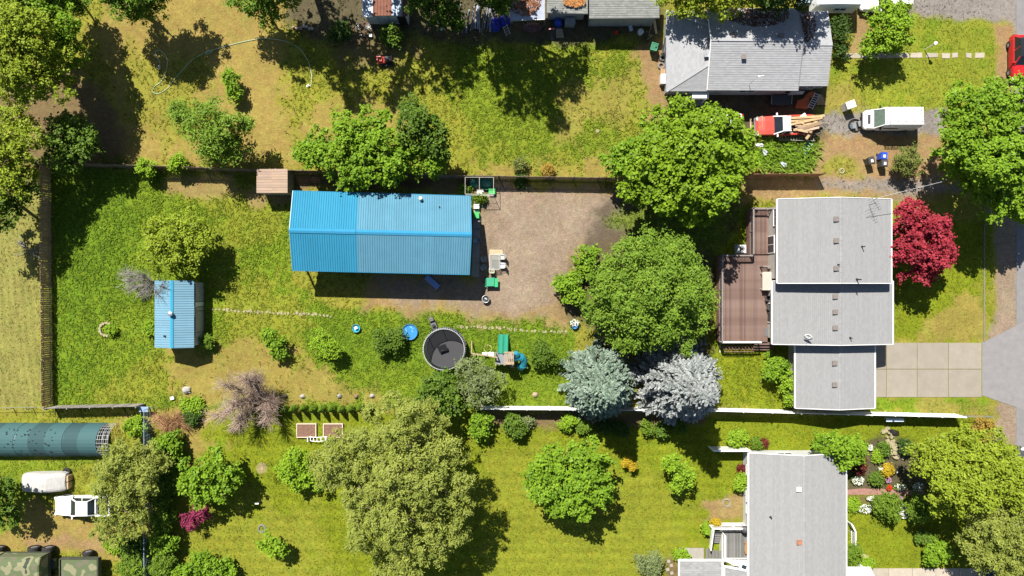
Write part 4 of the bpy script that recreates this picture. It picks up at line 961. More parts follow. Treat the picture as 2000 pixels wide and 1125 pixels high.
# top left corner
tree('tree', 'broad yellow-green tree filling the top left corner of the photo', 'yellow', (120, 150), 11, [(55, 70, 62, 8), (35, 130, 70, 7.5), (85, 150, 52, 6.5), (20, 60, 60, 8), (95, 105, 42, 7), (35, 190, 40, 5)])
tree('tree', 'deep green tree tucked behind the yellow-green corner tree', 'bright', (175, 105), 8, [(120, 65, 42, 5.5), (135, 110, 36, 5), (100, 30, 40, 6), (45, 5, 50, 6.5), (85, -10, 50, 6)])
tree('tree', 'small green tree at the top edge right of the corner trees', 'shaggy', (160, 5), 5, [(135, 5, 28, 3.5), (155, 15, 22, 3), (125, -15, 30, 3.5)])
tree('tree', 'rounded green tree at the top edge throwing a long shadow over dry grass', 'shaggy', (285, 30), 8, [(245, 0, 44, 5), (290, 0, 44, 5), (265, -40, 60, 6), (310, -25, 40, 5), (225, -20, 40, 5)])
tree('tree', 'dark green tree behind the top end of the tall wooden fence', 'deep', (180, 270), 5.5, [(150, 265, 38, 3.8), (172, 285, 32, 3.3), (125, 250, 32, 3.5), (130, 305, 34, 3), (110, 280, 30, 3)])
tree('tree', 'yellow-green tree overhanging the left edge outside the tall fence', 'yellow', (70, 320), 8, [(35, 290, 48, 5.5), (20, 340, 45, 5), (-20, 310, 50, 6), (45, 250, 28, 4), (-10, 250, 40, 5)])
tree('tree', 'dark green tree at the left edge shading the tall fence', 'deep', (40, 400), 7, [(25, 400, 36, 4.2), (-15, 420, 45, 5), (45, 370, 30, 4)])
tree('tree', 'dark leafy tree at the top edge left of the junk yard', 'shaggy', (525, 25), 6, [(490, 5, 36, 4), (520, 15, 34, 3.6), (540, -10, 40, 4.5), (470, -10, 30, 4)])
tree('shrub', 'narrow upright green shrub standing alone in the dry yard', 'bright', (459, 168), 2.2, [(449, 150, 13, 1.4), (454, 168, 14, 1.2), (459, 186, 12, 1)], cat='shrub', size=.8)
# feathery tree: upright sprays
tree('tree', 'feathery green tree on dry grass near the back fence', 'shaggy', (440, 280), 5, [(400, 235, 36, 4.4), (440, 250, 40, 4.4), (415, 275, 36, 4), (365, 235, 24, 3.8), (460, 285, 28, 3.4), (440, 300, 24, 3), (350, 215, 14, 3.6), (480, 245, 16, 3.6)], dens=.75, fill=1.5)
# trees north of the workshop
tree('tree', 'wide bright green tree spreading along the fence behind the workshop', 'bright', (730, 318), 6, [(630, 300, 42, 3.6), (685, 275, 46, 4.2), (735, 250, 34, 4), (745, 305, 52, 4.2), (690, 325, 40, 3.4), (800, 300, 40, 3.8), (845, 315, 34, 3), (765, 335, 30, 3), (600, 300, 28, 3)])
tree('tree', 'dark olive green tree rising above the bright tree behind the workshop', 'deep', (845, 275), 8, [(820, 240, 36, 5.5), (838, 265, 36, 5), (805, 215, 24, 5.5), (855, 290, 26, 4.4), (800, 260, 26, 5)], dens=1.1)
# big maple, right tree, top right trees
tree('tree', 'huge round maple between the gravel drive and the upper house', 'maple', (1295, 345), 9, [(1335, 265, 66, 6.6), (1395, 270, 58, 6.2), (1380, 335, 72, 7), (1305, 325, 72, 6.6), (1430, 315, 42, 5), (1345, 385, 56, 5), (1265, 365, 48, 5), (1390, 395, 38, 4), (1285, 240, 30, 5)], r0=.32)
tree('tree', 'smaller round green tree on the west side of the huge maple', 'bright', (1215, 320), 5.5, [(1220, 308, 38, 3.6), (1200, 322, 26, 3), (1245, 290, 28, 3.8)])
tree('tree', 'large bright maple beside the road in the upper right', 'bright', (1860, 320), 10, [(1900, 220, 58, 7), (1955, 240, 62, 7.5), (1880, 285, 56, 7), (1945, 310, 66, 7.8), (1855, 310, 30, 5), (1960, 375, 54, 6), (1905, 355, 42, 5.5), (2010, 290, 70, 7), (1985, 200, 50, 6), (2010, 390, 50, 5)], r0=.34)
tree('tree', 'small round tree in front of the white vehicle at the top right', 'lime', (1715, 78), 4.5, [(1725, 35, 34, 3.2), (1715, 75, 32, 2.8), (1745, 60, 28, 3), (1700, 85, 22, 2), (1755, 25, 24, 3), (1740, 85, 24, 2)], dens=.9)
tree('tree', 'maple at the top edge shading the roof of the upper house', 'yellow', (1415, -10), 10, [(1332, 6, 26, 4.6), (1368, 4, 34, 5), (1410, -2, 38, 5.4), (1450, -12, 36, 5.8), (1385, -50, 50, 6), (1325, -28, 36, 5.4)], r0=.25)
tree('tree', 'dark tree at the top edge over the north slope of the upper house', 'dark', (1520, -50), 10, [(1495, -32, 40, 6.8), (1540, -45, 46, 7.5), (1580, -45, 38, 7), (1560, -110, 60, 9), (1478, 2, 20, 4.2), (1515, 0, 24, 4.6), (1552, 2, 20, 4.2), SL(1448, 132, 24, 9), SL(1488, 150, 24, 9.5), SL(1555, 120, 20, 9)], r0=.3, dens=.8)
# centre right
tree('tree', 'large shaggy green tree in the middle between drive and deck', 'shaggy', (1240, 575), 8, [(1250, 510, 52, 5.6), (1310, 525, 56, 5.6), (1220, 565, 58, 5.8), (1295, 585, 66, 6.2), (1345, 580, 44, 4.8), (1230, 630, 52, 4.8), (1310, 640, 54, 4.8), (1180, 610, 40, 4), (1190, 530, 36, 4.2), (1275, 475, 24, 4.4), (1215, 660, 30, 3.4), (1365, 545, 22, 4), (1375, 600, 20, 3.6), (1310, 478, 18, 4), (1345, 510, 20, 4)], fill=1.35, r0=.28)
tree('shrub', 'bright green bush at the edge of the gravel drive below the shaggy tree', 'bright', (1112, 568), 2.6, [(1112, 558, 26, 1.6), (1125, 580, 22, 1.4), (1098, 552, 16, 1.4)], cat='shrub')
tree('shrub', 'bright green bush on the drive edge against the shaggy tree', 'bright', (1148, 505), 2.8, [(1150, 502, 24, 1.7), (1142, 520, 16, 1.4)], cat='shrub')
tree('shrub', 'pale silvery-leaved shrub squeezed between the shaggy tree and the spruce', 'olive', (1180, 640), 2.6, [(1180, 640, 26, 1.6), (1200, 655, 22, 1.6)], cat='shrub', dens=.8)
# red tree
tree('tree', 'dark red leaved tree touching the front of the grey house', 'red', (1785, 475), 6.5, [(1790, 440, 44, 4.4), (1815, 480, 44, 4.4), (1775, 490, 38, 4.2), (1825, 445, 32, 3.8), (1800, 525, 34, 3.4), (1840, 500, 28, 3.2), (1760, 430, 26, 3.6), (1770, 410, 22, 3.4)], fill=1.05)
# olive trees near the trampoline
tree('tree', 'grey-green thin-leaved tree right beside the trampoline', 'olive', (940, 740), 4.6, [(925, 735, 32, 3.2), (955, 745, 30, 3), (935, 770, 30, 2.6), (905, 720, 18, 2.8)], dens=.85, bark=BARKG)
tree('tree', 'dusky green tree just below left of the trampoline', 'deep', (868, 755), 5, [(850, 760, 32, 3.4), (875, 785, 34, 3), (835, 790, 26, 2.8), (870, 745, 22, 3)], bark=BARKG)
# willow
tree('tree', 'massive pale olive willow spreading over the lower middle lawn', 'willow', (800, 880), 13, [(690, 880, 66, 7.5), (770, 850, 70, 9), (700, 950, 60, 8), (790, 930, 74, 10), (850, 870, 54, 7.5), (870, 960, 56, 8), (760, 1010, 66, 9), (820, 1060, 62, 8), (720, 1020, 50, 7), (880, 1030, 46, 6.5), (630, 910, 34, 5.5), (830, 810, 42, 6), (770, 1090, 44, 6), (790, 795, 24, 5)], hang=.5, dens=.92, r0=.5, skirt=-.2)
tree('shrub', 'rounded vivid green shrub on the west side of the willow', 'lime', (590, 915), 3, [(580, 905, 28, 1.8), (585, 930, 26, 1.6), (562, 920, 22, 1.4), (605, 930, 24, 1.6)], cat='shrub')
tree('tree', 'round bright green maple on the lower middle lawn', 'bright', (1115, 930), 7, [(1080, 905, 42, 4.4), (1130, 900, 46, 4.8), (1065, 945, 40, 4.2), (1110, 955, 48, 4.8), (1155, 945, 40, 4.2), (1095, 985, 32, 3.2), (1170, 915, 26, 3.6), (1050, 925, 26, 3.4)])
tree('tree', 'small loose-crowned green tree on the shaded lawn west of the lower house', 'lime', (1325, 920), 3.6, [(1318, 908, 22, 2.4), (1335, 925, 22, 2.4), (1325, 945, 18, 2), (1308, 900, 14, 2.2)], dens=.8)
tree('tree', 'tiny sapling with yellow and orange leaves on the lower lawn', 'gold', (1230, 906), 1.8, [(1226, 901, 6, 1.1), (1235, 911, 8, 1.1), (1220, 906, 4, .9)], dens=.45, size=.8)
tree('tree', 'spreading green tree beside the red-purple shrub at lower left', 'bright', (425, 930), 5, [(380, 930, 32, 3), (420, 915, 36, 3.4), (440, 945, 32, 3.2), (400, 960, 30, 2.8), (450, 920, 24, 2.6), (365, 945, 20, 2.4)], dens=.85)
tree('shrub', 'small red-purple shrub under the spreading green tree', 'purple', (388, 1005), 2, [(378, 1008, 18, 1.3), (395, 1000, 16, 1.3), (368, 1018, 12, 1)], cat='shrub')
tree('tree', 'pale drooping tree overhanging the white pickup and covered car', 'willow', (260, 945), 8, [(235, 900, 44, 4.8), (280, 895, 40, 4.6), (225, 945, 44, 5), (265, 950, 40, 4.8), (235, 1000, 42, 4.6), (215, 1040, 28, 3.6), (260, 1010, 32, 4), (305, 900, 24, 3.8)], hang=.4)
tree('tree', 'small dark tree cut by the left edge beside the parked vehicles', 'deep', (25, 975), 5, [(5, 975, 34, 3.2), (-25, 960, 40, 3.4), (20, 1000, 22, 2.6), (15, 955, 18, 2.8)], dens=.9)
tree('tree', 'small lime green tree alone on the lower left lawn', 'lime', (540, 1062), 3, [(526, 1058, 17, 2), (540, 1068, 18, 1.9), (550, 1075, 11, 1.6)], dens=.8)
tree('tree', 'pale green tree above the small blue-roofed shed', 'yellow', (365, 490), 5, [(320, 455, 38, 3.2), (355, 450, 40, 3.4), (330, 490, 42, 3.2), (375, 480, 38, 3.4), (360, 515, 30, 2.8), (395, 455, 22, 2.8), (298, 470, 22, 2.6)], dens=.8)
# saplings in the long grass
G_ = None
tree('tree', 'leafy sapling in the long grass, leftmost of the four young trees', 'bright', (540, 668), 2.2, [(526, 656, 14, 1.5), (540, 672, 15, 1.3), (545, 690, 12, 1)], group='young trees in the long grass', dens=.6, size=.8)
tree('tree', 'light green sapling with a sharp shadow, second young tree from the left', 'lime', (648, 672), 2.8, [(630, 662, 18, 1.9), (640, 680, 18, 1.7), (618, 672, 10, 1.5), (655, 685, 14, 1.6)], group='young trees in the long grass', dens=.5, size=.8)
tree('tree', 'dark twiggy young tree between the sapling and the blue paddling pool', 'deep', (765, 662), 2.4, [(748, 655, 18, 1.4), (765, 668, 20, 1.3), (745, 678, 14, 1.1), (778, 655, 12, 1.2)], group='young trees in the long grass', dens=.35, size=.75)
tree('tree', 'round dark young tree right of the climbing frame', 'deep', (1062, 688), 2.4, [(1060, 685, 18, 1.4), (1072, 698, 18, 1.3), (1052, 702, 14, 1.1)], group='young trees in the long grass', dens=.4, size=.75)
# lower right
tree('tree', 'broad yellow-green tree over the front garden in the lower right', 'yellow', (1850, 930), 9, [(1830, 880, 44, 5.4), (1880, 870, 46, 5.8), (1935, 895, 48, 6), (1850, 930, 50, 6.5), (1910, 945, 54, 6.8), (1970, 940, 50, 6.2), (1805, 900, 32, 4.6), (1960, 885, 34, 5), (2010, 970, 50, 6), (1850, 975, 34, 5)], dens=1.0, r0=.3)
tree('tree', 'pale olive tree in the bottom right corner above the dark blue car', 'willow', (1895, 1030), 8, [(1920, 1030, 46, 5.4), (1965, 1040, 50, 5.6), (1905, 1070, 40, 4.6), (1950, 1085, 46, 4.8), (1990, 1000, 44, 5.6), (2000, 1080, 46, 5), (1985, 1125, 40, 4.5)], dens=.95)
tree('tree', 'green leafy tree against the northeast corner of the lower right house', 'bright', (1668, 885), 4.6, [(1625, 868, 26, 3.6, 1.4), (1655, 875, 28, 3.2), (1640, 895, 22, 3.2), (1668, 890, 18, 2.4), (1600, 862, 16, 3)], dens=1)
# front of grey house
shrub('round bright green bush by the garage corner of the grey house', 'bright', 1509, 716, 28, 2.4)
shrub('tall green shrub against the garage wall of the grey house', 'lime', 1537, 760, 17, 2.2, lobes=[(1536, 735, 14, 1.4), (1540, 755, 15, 1.5), (1540, 780, 14, 1.4)])
shrub('grey-olive bush between the bins and the road-side maple', 'drab', 1776, 320, 36, 3)
shrub('yellow and orange leaved bush at the road end of the white fence', 'autumn', 1915, 835, 24, 1.9)
shrub('grey-green bush at the bottom edge left of the stepping stones', 'olive', 1265, 1100, 30, 2.6)
shrub('dark shrub in the shade of the east wall of the upper house', 'dark', 1640, 62, 20, 2, lobes=[(1640, 45, 16, 1.2), (1640, 70, 18, 1.3), (1645, 95, 14, 1)])
shrub('dense dark green bush next to the little rusty shed', 'deep', 766, 70, 22, 1.8)
shrub('dark green bush in the shade left of the bicycle', 'dark', 662, 62, 24, 1.8)
tree('tree', 'dark green tree right of the little rusty shed at the top edge', 'deep', (845, 5), 5.5, [(835, 12, 32, 3.6), (870, 25, 34, 3.2), (815, -10, 34, 3.6), (865, -15, 36, 4), (890, 40, 18, 2)], dens=1)
tree('tree', 'dark green tree behind the grey lumber pile at the top edge', 'deep', (950, -8), 5.5, [(950, -8, 24, 3.4), (977, 10, 16, 2.8), (920, -22, 30, 3.6), (975, -10, 34, 3.6)], dens=1)
# tall trees beyond the top edge whose shadows cross the lawn
tree('tree', 'tall tree beyond the top edge shading the lawn left of the junk yard', 'deep', (600, -70), 15, [SL(600, 95, 44, 9), SL(655, 110, 50, 10), SL(690, 160, 38, 12), SL(640, 60, 50, 9), SL(725, 95, 46, 9), SL(690, 200, 18, 14)], r0=.4, dens=.5)
tree('tree', 'tall tree beyond the top edge shading the middle of the lawn', 'deep', (800, -75), 15, [SL(790, 150, 40, 11), SL(850, 115, 46, 10), SL(895, 140, 44, 11), SL(770, 190, 20, 13), SL(830, 80, 40, 8), SL(920, 90, 40, 9)], r0=.4, dens=.38)
tree('tree', 'tallest tree beyond the top edge throwing the longest shadow on the lawn', 'deep', (985, -75), 18, [SL(985, 130, 50, 11), SL(1040, 140, 54, 12), SL(1100, 150, 48, 11), SL(1060, 195, 38, 14), SL(1090, 235, 18, 16), SL(1000, 190, 30, 13), SL(1010, 90, 50, 9), SL(1120, 120, 36, 9)], r0=.42, dens=.5)
# garden shrubs lower right
SH = [
 ('globe-shaped green shrub below the garden path, left of its pair', 'bush', 1730, 990, 31, 2.4), ('globe-shaped green shrub below the garden path nearest the big tree', 'bush', 1795, 992, 29, 2.4),
 ('leafy round shrub on the lawn near the bottom right walk', 'bright', 1828, 1078, 24, 2), ('small clipped dark green ball near the leafy round shrub', 'deep', 1800, 1050, 9, .9), ('small leafy green plant beside the clipped dark ball', 'bush', 1820, 1050, 9, .8),
 ('clipped maroon ball shrub in the flower bed', 'maroon', 1681, 915, 15, 1.3), ('small dark maroon shrub above the maroon ball', 'maroon', 1680, 895, 8, .9), ('bright yellow mounded shrub in the flower bed', 'gold', 1733, 917, 11, .9),
 ('dark green dome shrub left of the pink flowers', 'deep', 1711, 935, 10, .9), ('small dark conifer right of the stone rill', 'dark', 1767, 872, 11, 1.6), ('lime green shrub at the top of the flower bed', 'lime', 1680, 877, 12, 1),
 ('lime green grassy mound in the middle of the flower bed', 'lime', 1715, 888, 11, .5), ('green shrub at the foot of the east wall near the canopy', 'bush', 1662, 1085, 24, 2), ('low lime shrub beside the stepping block near the canopy', 'lime', 1692, 1102, 12, .7),
 ('small green shrub left of the stone rill', 'deep', 1725, 876, 8, .8), ('low yellow-green plants at the west end of the lower path bed', 'lime', 1668, 985, 12, .6),
 ('bushy green shrub north of the privacy panel', 'lime', 1442, 858, 18, 1.4), ('dark green shrub north wall of the lower right house', 'bush', 1476, 866, 10, .8), ('small red leaved shrub by the north wall of the lower right house', 'maroon', 1492, 864, 8, .6),
 ('white-flecked green shrub on the west wall of the lower house', 'lime', 1446, 940, 16, 1.6), ('red-leaved shrub on the west wall of the lower house', 'maroon', 1447, 917, 9, 1),
 ('lime green plant in the corner planter by the porch', 'lime', 1331, 1082, 11, 1.1), ('yellow flowering plant inside the stair rail corner', 'gold', 1398, 1021, 6, 1.5), ('small green shrub outside the deck stair', 'lime', 1382, 1032, 8, 1),
 # along the white fence, south side
 ('leafy light green shrub at the west end of the white fence', 'bright', 940, 832, 26, 2.4), ('dark green round shrub in the white fence shade', 'deep', 1000, 832, 25, 2), ('pale small shrub under the white fence', 'olive', 1032, 822, 9, 1),
 ('light green bush against the white fence near the blue-green spruce', 'lime', 1108, 827, 17, 1.5), ('green bush between the light bush and the spruce shade', 'bush', 1138, 832, 14, 1.3), ('dark green bush in the spruce shade by the white fence, left one', 'dark', 1175, 834, 16, 1.3), ('dark green bush in the spruce shade by the white fence, right one', 'dark', 1212, 838, 16, 1.3),
 ('green bush under the silver spruce beside the white fence', 'bush', 1262, 833, 14, 1.3), ('dark green bush under the silver spruce further right', 'deep', 1292, 834, 16, 1.4), ('small green bush at the right of the silver spruce foot', 'deep', 1326, 834, 12, 1.2),
 # back fence
 ('light green bush growing over the back fence, left one', 'lime', 289, 330, 18, 2.2), ('light green bush growing over the back fence, second from the left', 'lime', 349, 322, 18, 2.2),
 ('scrubby weed clump on the back fence above the gravel, left one', 'drab', 1015, 324, 15, 1.1), ('scrubby weed clump on the back fence above the gravel, right one', 'autumn', 1070, 332, 10, .9),
 ('low weeds on the south side of the back fence in its shade', 'dark', 1020, 352, 9, .8), ('leafy weed beside the small blue-roofed shed corner', 'bush', 402, 665, 15, 1.3), ('tall weeds along the west wall of the small shed', 'lime', 297, 640, 12, .9),
 ('weedy green clump by the frame cage', 'bush', 935, 386, 14, .8), ('green weed clump at the north end of the workshop', 'bush', 905, 372, 12, .8),
 # lower left
 ('low light green bush left of the bare brown tree', 'lime', 378, 796, 24, .6), ('dark shrub at the foot of the red-brown brush heap', 'dark', 380, 812, 16, .8),
 ('dense green shrub east of the wire fence, topmost in the row', 'bright', 330, 868, 32, 2.6), ('dark green shrub in the hedge east of the wire fence, second', 'deep', 322, 915, 28, 2.4), ('dark green shrub in the hedge east of the wire fence, third', 'deep', 318, 960, 28, 2.4),
 ('green shrub in the hedge east of the wire fence, fourth', 'bush', 320, 1008, 28, 2.2), ('green shrub in the hedge east of the wire fence, fifth', 'bright', 322, 1055, 28, 2.2), ('green shrub in the hedge at the bottom edge', 'bush', 322, 1105, 30, 2.4),
 ('broad bright green shrub at the bottom edge east of the hedge', 'bright', 385, 1110, 46, 2.8), ('bright green shrub at the bottom edge beside the broad one', 'bright', 435, 1118, 30, 2.4),
 ('light green shrub west of the wire fence near the tunnel', 'lime', 265, 835, 22, 1.8), ('green shrub west of the wire fence by the bottom edge', 'bush', 262, 1110, 32, 2.2), ('dark green shrub west of the wire fence, middle', 'deep', 268, 1060, 26, 2),
 ('weedy mound under the pale drooping tree', 'lime', 225, 1065, 18, .8)]
for lb, kd, x, y, r_, h in SH: shrub(lb, kd, x, y, r_, h)
# arborvitae hedge
ORD = ['first', 'second', 'third', 'fourth', 'fifth', 'sixth', 'seventh', 'eighth', 'ninth', 'tenth', 'eleventh']
for k in range(11):
    x = 541+k*18.3; y = 800+random.uniform(-1.5, 1.5); hh = random.uniform(1.5, 1.9)
    t = thing('conifer', 'small upright conifer, '+ORD[k]+' from the left in the row above the raised beds', 'conifer', P(x, y-3), 'clipped conifers in a row above the raised beds'); g = wloc(t)
    ps = []; r2 = np.random.default_rng(500+k); n = 1300; zz = r2.random(n)**.8*hh; rr = .38*(1-(zz/hh)**1.6*.9)*(.75+.3*r2.random(n)); a = r2.uniform(0, 6.28, n)
    c = np.stack([rr*np.cos(a), rr*np.sin(a), zz+.05], 1); d = np.stack([np.cos(a), np.sin(a), np.full(n, .4)], 1); nr = unit(d+r2.normal(size=(n, 3))*.4); tt = unit(np.cross(nr, r2.normal(size=(n, 3)))+np.array([0, 0, .6])); bt = np.cross(nr, tt)
    link('foliage', quads_mesh('foliage', c, tt*.08, bt*.035, r2.random(n), KIND['shaggy'][0]), t)
    b = MB(); b.tube([g, g+Vector((0, 0, hh*.6))], .04, 6); b.build('trunk', BARK, t)

# ------------------------------------------------------------------ spruces
def spruce(label, base, h, R0, dark, light, nm, seed):
    r_ = np.random.default_rng(seed); g = P(*base); root = thing('spruce', label, 'spruce', g)
    Cn, T, B, V = [], [], [], []; mb = MB(); z = .5; lev = 0
    while z < h-.25:
        Rz = R0*(1-z/h)**.85+.12; nb = int(7+Rz*3.2); a0 = r_.uniform(0, 6.28)
        for k in range(nb):
            a = a0+2*PI*k/nb+r_.uniform(-.2, .2); L = Rz*r_.uniform(.78, 1.12); dr_ = r_.uniform(.10, .28); rise = .12; bv = r_.uniform(-.2, .25)
            dirv = np.array([math.cos(a), math.sin(a), 0]); side = np.array([-math.sin(a), math.cos(a), 0])
            if L > .8: mb.tube([Vector((g.x, g.y, z)), Vector((g.x, g.y, z))+Vector(dirv)*L*.5+Vector((0, 0, .1*L-dr_*L*.25)), Vector((g.x, g.y, z))+Vector(dirv)*L*.95+Vector((0, 0, .1*L-dr_*L*.95))], [.035, .022, .008], 4)
            ns = max(6, int(L*11))
            t = r_.uniform(.18, 1.0, ns)
            n_per = 12
            tt = np.repeat(t, n_per); sg = np.repeat(r_.choice([-1, 1], ns), n_per); u = np.tile((np.arange(n_per)+.5)/n_per, ns)+r_.uniform(-.05, .05, ns*n_per)
            tw = (.16+.30*L*.5*(1-tt)**.7)*np.minimum(1, tt*4)*1.0+.05            # twig length
            x = tt*L+u*tw*.75; s_ = sg*u*tw*.8
            zz = z+rise*L*np.minimum(1, tt*1.5)*.6-dr_*L*tt**1.6-.35*u*tw*tw+r_.normal(0, .05, len(x))
            c = dirv*x[:, None]+side*s_[:, None]; c[:, 2] = zz
            td = unit(dirv*.75+side*sg[:, None]*.7+r_.normal(size=(len(x), 3))*.3); nr = unit(np.array([0, 0, 1.0])+dirv*.3+r_.normal(size=(len(x), 3))*.45); bt = unit(np.cross(nr, td))
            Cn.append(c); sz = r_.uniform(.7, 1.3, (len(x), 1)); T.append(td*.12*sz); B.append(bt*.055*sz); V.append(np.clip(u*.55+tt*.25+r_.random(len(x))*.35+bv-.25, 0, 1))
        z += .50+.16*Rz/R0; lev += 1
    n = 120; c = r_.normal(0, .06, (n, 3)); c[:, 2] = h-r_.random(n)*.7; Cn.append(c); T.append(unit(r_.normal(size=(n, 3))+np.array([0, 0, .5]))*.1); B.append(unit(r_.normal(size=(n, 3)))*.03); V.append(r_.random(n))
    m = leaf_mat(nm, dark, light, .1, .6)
    link('crown', quads_mesh('crown', np.concatenate(Cn), np.concatenate(T), np.concatenate(B), np.concatenate(V), m), root)
    mb.build('branches', BARK, root, kind='stuff'); b = MB(); b.tube([g-Vector((0, 0, .1)), g+Vector((0, 0, h*.5)), g+Vector((0, 0, h-.2))], [.24, .15, .03], 8); b.build('trunk', BARK, root)
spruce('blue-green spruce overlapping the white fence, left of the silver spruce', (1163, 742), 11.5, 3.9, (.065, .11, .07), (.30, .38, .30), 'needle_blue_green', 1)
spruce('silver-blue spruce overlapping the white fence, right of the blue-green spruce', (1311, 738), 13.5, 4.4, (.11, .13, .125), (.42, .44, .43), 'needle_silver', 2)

# ------------------------------------------------------------------ bare trees and brush
def bare(name, label, base, tips, m, seed, cat='tree', twigs=500, spread=.6, z0=.2, tl=.35):
    r_ = random.Random(seed); g = P(*base); root = thing(name, label, cat, g); mb = MB(); tw = MB(); br = []
    for px, py, z, rad in tips:
        e = P(px, py, z); s = Vector((g.x, g.y, z0)); mid = s.lerp(e, .5)+Vector((r_.uniform(-.2, .2), r_.uniform(-.2, .2), .25)); mb.tube([s, mid, e], [rad, rad*.6, rad*.15], 6); br += [(s, mid), (mid, e), (mid, e)]
    for _ in range(twigs):
        a, b_ = r_.choice(br); p = a.lerp(b_, r_.random()); d = (b_-a).normalized()+Vector((r_.gauss(0, spread), r_.gauss(0, spread), r_.gauss(.1, spread*.6))); L = r_.uniform(.3, 1.3)*tl/.35; q = p+d.normalized()*L
        q.z = max(q.z, .05); tw.tube([p, p.lerp(q, .5)+Vector((r_.gauss(0, .05), r_.gauss(0, .05), .03)), q], [.02, .015, .006], 3)
        for _k in range(2):
            f = p.lerp(q, r_.uniform(.4, .9)); e = f+(d.normalized()+Vector((r_.gauss(0, .7), r_.gauss(0, .7), r_.gauss(0, .4)))).normalized()*L*.45; e.z = max(e.z, .04); tw.tube([f, e], [.013, .005], 3)
    mb.build('trunk', m, root); tw.build('twigs', m, root, kind='stuff')
DEADW = mat('dead_wood', (.36, .27, .22), .95, .25, 5, spec=.1); DEADG = mat('grey_dead_wood', (.27, .25, .23), .95, .25, 5, spec=.1)
bare('bare_tree', 'leafless brown tree with a tangle of twigs above the conifer row', (515, 775), [(420, 815, 2.5, .11), (455, 790, 3.5, .09), (480, 740, 4, .08), (500, 735, 3.2, .06), (525, 820, 2.4, .06), (440, 750, 4, .06), (530, 785, 2, .05), (465, 825, 2.5, .06)], DEADW, 5, twigs=1900, spread=.95, tl=.42)
bare('bare_shrub', 'leafless grey shrub on the northwest corner of the small blue-roofed shed', (305, 552), [(255, 535, 1.6, .03), (262, 560, 1.4, .03), (280, 540, 2.2, .03), (285, 568, 1.6, .03), (252, 548, 1.4, .03), (308, 575, 2.8, .025), (318, 560, 3.0, .02)], DEADG, 6, 'shrub', 420, .45)
bare('brush_pile', 'small heap of cut branches outside the tall fence', (62, 485), [(45, 478, .3, .03), (72, 500, .25, .03), (50, 492, .3, .02), (75, 490, .3, .025)], DEADG, 7, 'brush', 60, .4, .05)
bare('brush_pile', 'red-brown heap of dry brush beside the corner of the plank fence', (335, 822), [(310, 815, .5, .03), (360, 830, .5, .03), (330, 840, .5, .03), (320, 830, .6, .03), (350, 812, .4, .03)], mat('rust_brush', (.36, .2, .1), .95, .3, 5), 8, 'brush', 420, .8, .1)
# ------------------------------------------------------------------ fences
FW = mat('brown_fence_board', (.42, .28, .165), .85, .25, 4, attr='tint', spec=.15)
FWD = mat('dark_fence_wood', (.2, .155, .115), .9, .25, 4, attr='tint', spec=.15)
FWG = mat('grey_fence_board', (.26, .245, .23), .9, .2, 4, attr='tint', spec=.15)
def board_fence(label, pts, h, m, singly=False, step=.155, wd=.14, post_side=1, gap_lean=.0, name='wooden_fence', postm=None, every=2.4):
    a, z = P(*pts[0]), P(*pts[-1]); root = thing(name, label, 'fence', (a+z)/2)
    rr = random.Random(int(pts[0][0])); variants = []
    for k in range(6):
        t = rr.uniform(.7, 1.3); q = MB(); q.box((0, 0, h/2), (wd, .022, h+rr.uniform(-.04, .04)), tint=[t, t*rr.uniform(.93, 1), t*rr.uniform(.88, 1)]); me_ = q.mesh('fence_board'); me_.materials.append(m); variants.append(me_)
    for (p0, p1) in zip(pts[:-1], pts[1:]):
        p, q = P(*p0), P(*p1); d = (q-p); L = d.length; d.normalize(); nrm = Vector((-d.y, d.x, 0))*post_side; ang = math.atan2(d.y, d.x)
        n = int(L/step)
        if singly:
            for k in range(n):
                o = link('fence_board', rr.choice(variants), root); c = p+d*(k+.5)*step; o.location = c-wloc(root); o.rotation_euler = (rr.uniform(-.02, .02)+gap_lean, rr.uniform(-.015, .015), ang+rr.uniform(-.03, .03))
        npan = max(1, round(L/every))
        for j in range(npan+1):
            c = p+d*L*j/npan+nrm*.09; b = MB(); b.box(c+Vector((0, 0, h/2-.03)), (.1, .1, h+.05), rz=ang, tint=(.9, .9, .9)); b.build('post', postm or m, root)
            if j == npan: continue
            s0, s1 = p+d*L*j/npan, p+d*L*(j+1)/npan
            for zz in (.35, h-.35): b = MB(); b.bar(s0+nrm*.045+Vector((0, 0, zz)), s1+nrm*.045+Vector((0, 0, zz)), .05, .09, tint=(.95, .95, .95)); b.build('rail', postm or m, root)
            if not singly:
                b = MB(); nb = int((s1-s0).length/step)
                for k in range(nb): t = rr.uniform(.7, 1.3); c = lerp(s0, s1, (k+.5)/nb); hh = h+rr.uniform(-.05, .03); b.box(c+Vector((0, 0, hh/2)), (wd, .022, hh), rz=ang+rr.uniform(-.02, .02), tint=[t, t*.97, t*.94])
                b.build('boards', m, root, kind='stuff')
    return root
board_fence('tall brown board fence running down the left side of the green yard', [(99, 330), (103, 792)], 1.65, FW, True, .205, .165, 1)
board_fence('long dark wooden fence across the back from the left trees to the maple', [(165, 325), (500, 336), (700, 342), (880, 348), (1215, 353)], 1.75, FWD)
board_fence('short brown wooden fence east of the big maple below the weeds', [(1446, 346), (1597, 345)], 1.8, mat('red_brown_fence', (.20, .115, .07), .9, .25, 4, attr='tint', spec=.15))
board_fence('grey weathered plank fence at the lower left above the tunnel', [(108, 792), (283, 788)], 1.7, FWG, post_side=-1)
b = MB(); b.bar(P(-60, 797, .9), P(100, 795, .9), .03, .03)
t = thing('wire_fence', 'low wire fence along the top of the tunnel yard at the left edge', 'fence', P(30, 796)); b.build('top_wire', GALV, t); b = MB()
for k in range(5): q = P(-50+38*k, 797); b.box(q+Vector((0, 0, .5)), (.06, .06, 1.0))
b.build('posts', FWG, t)
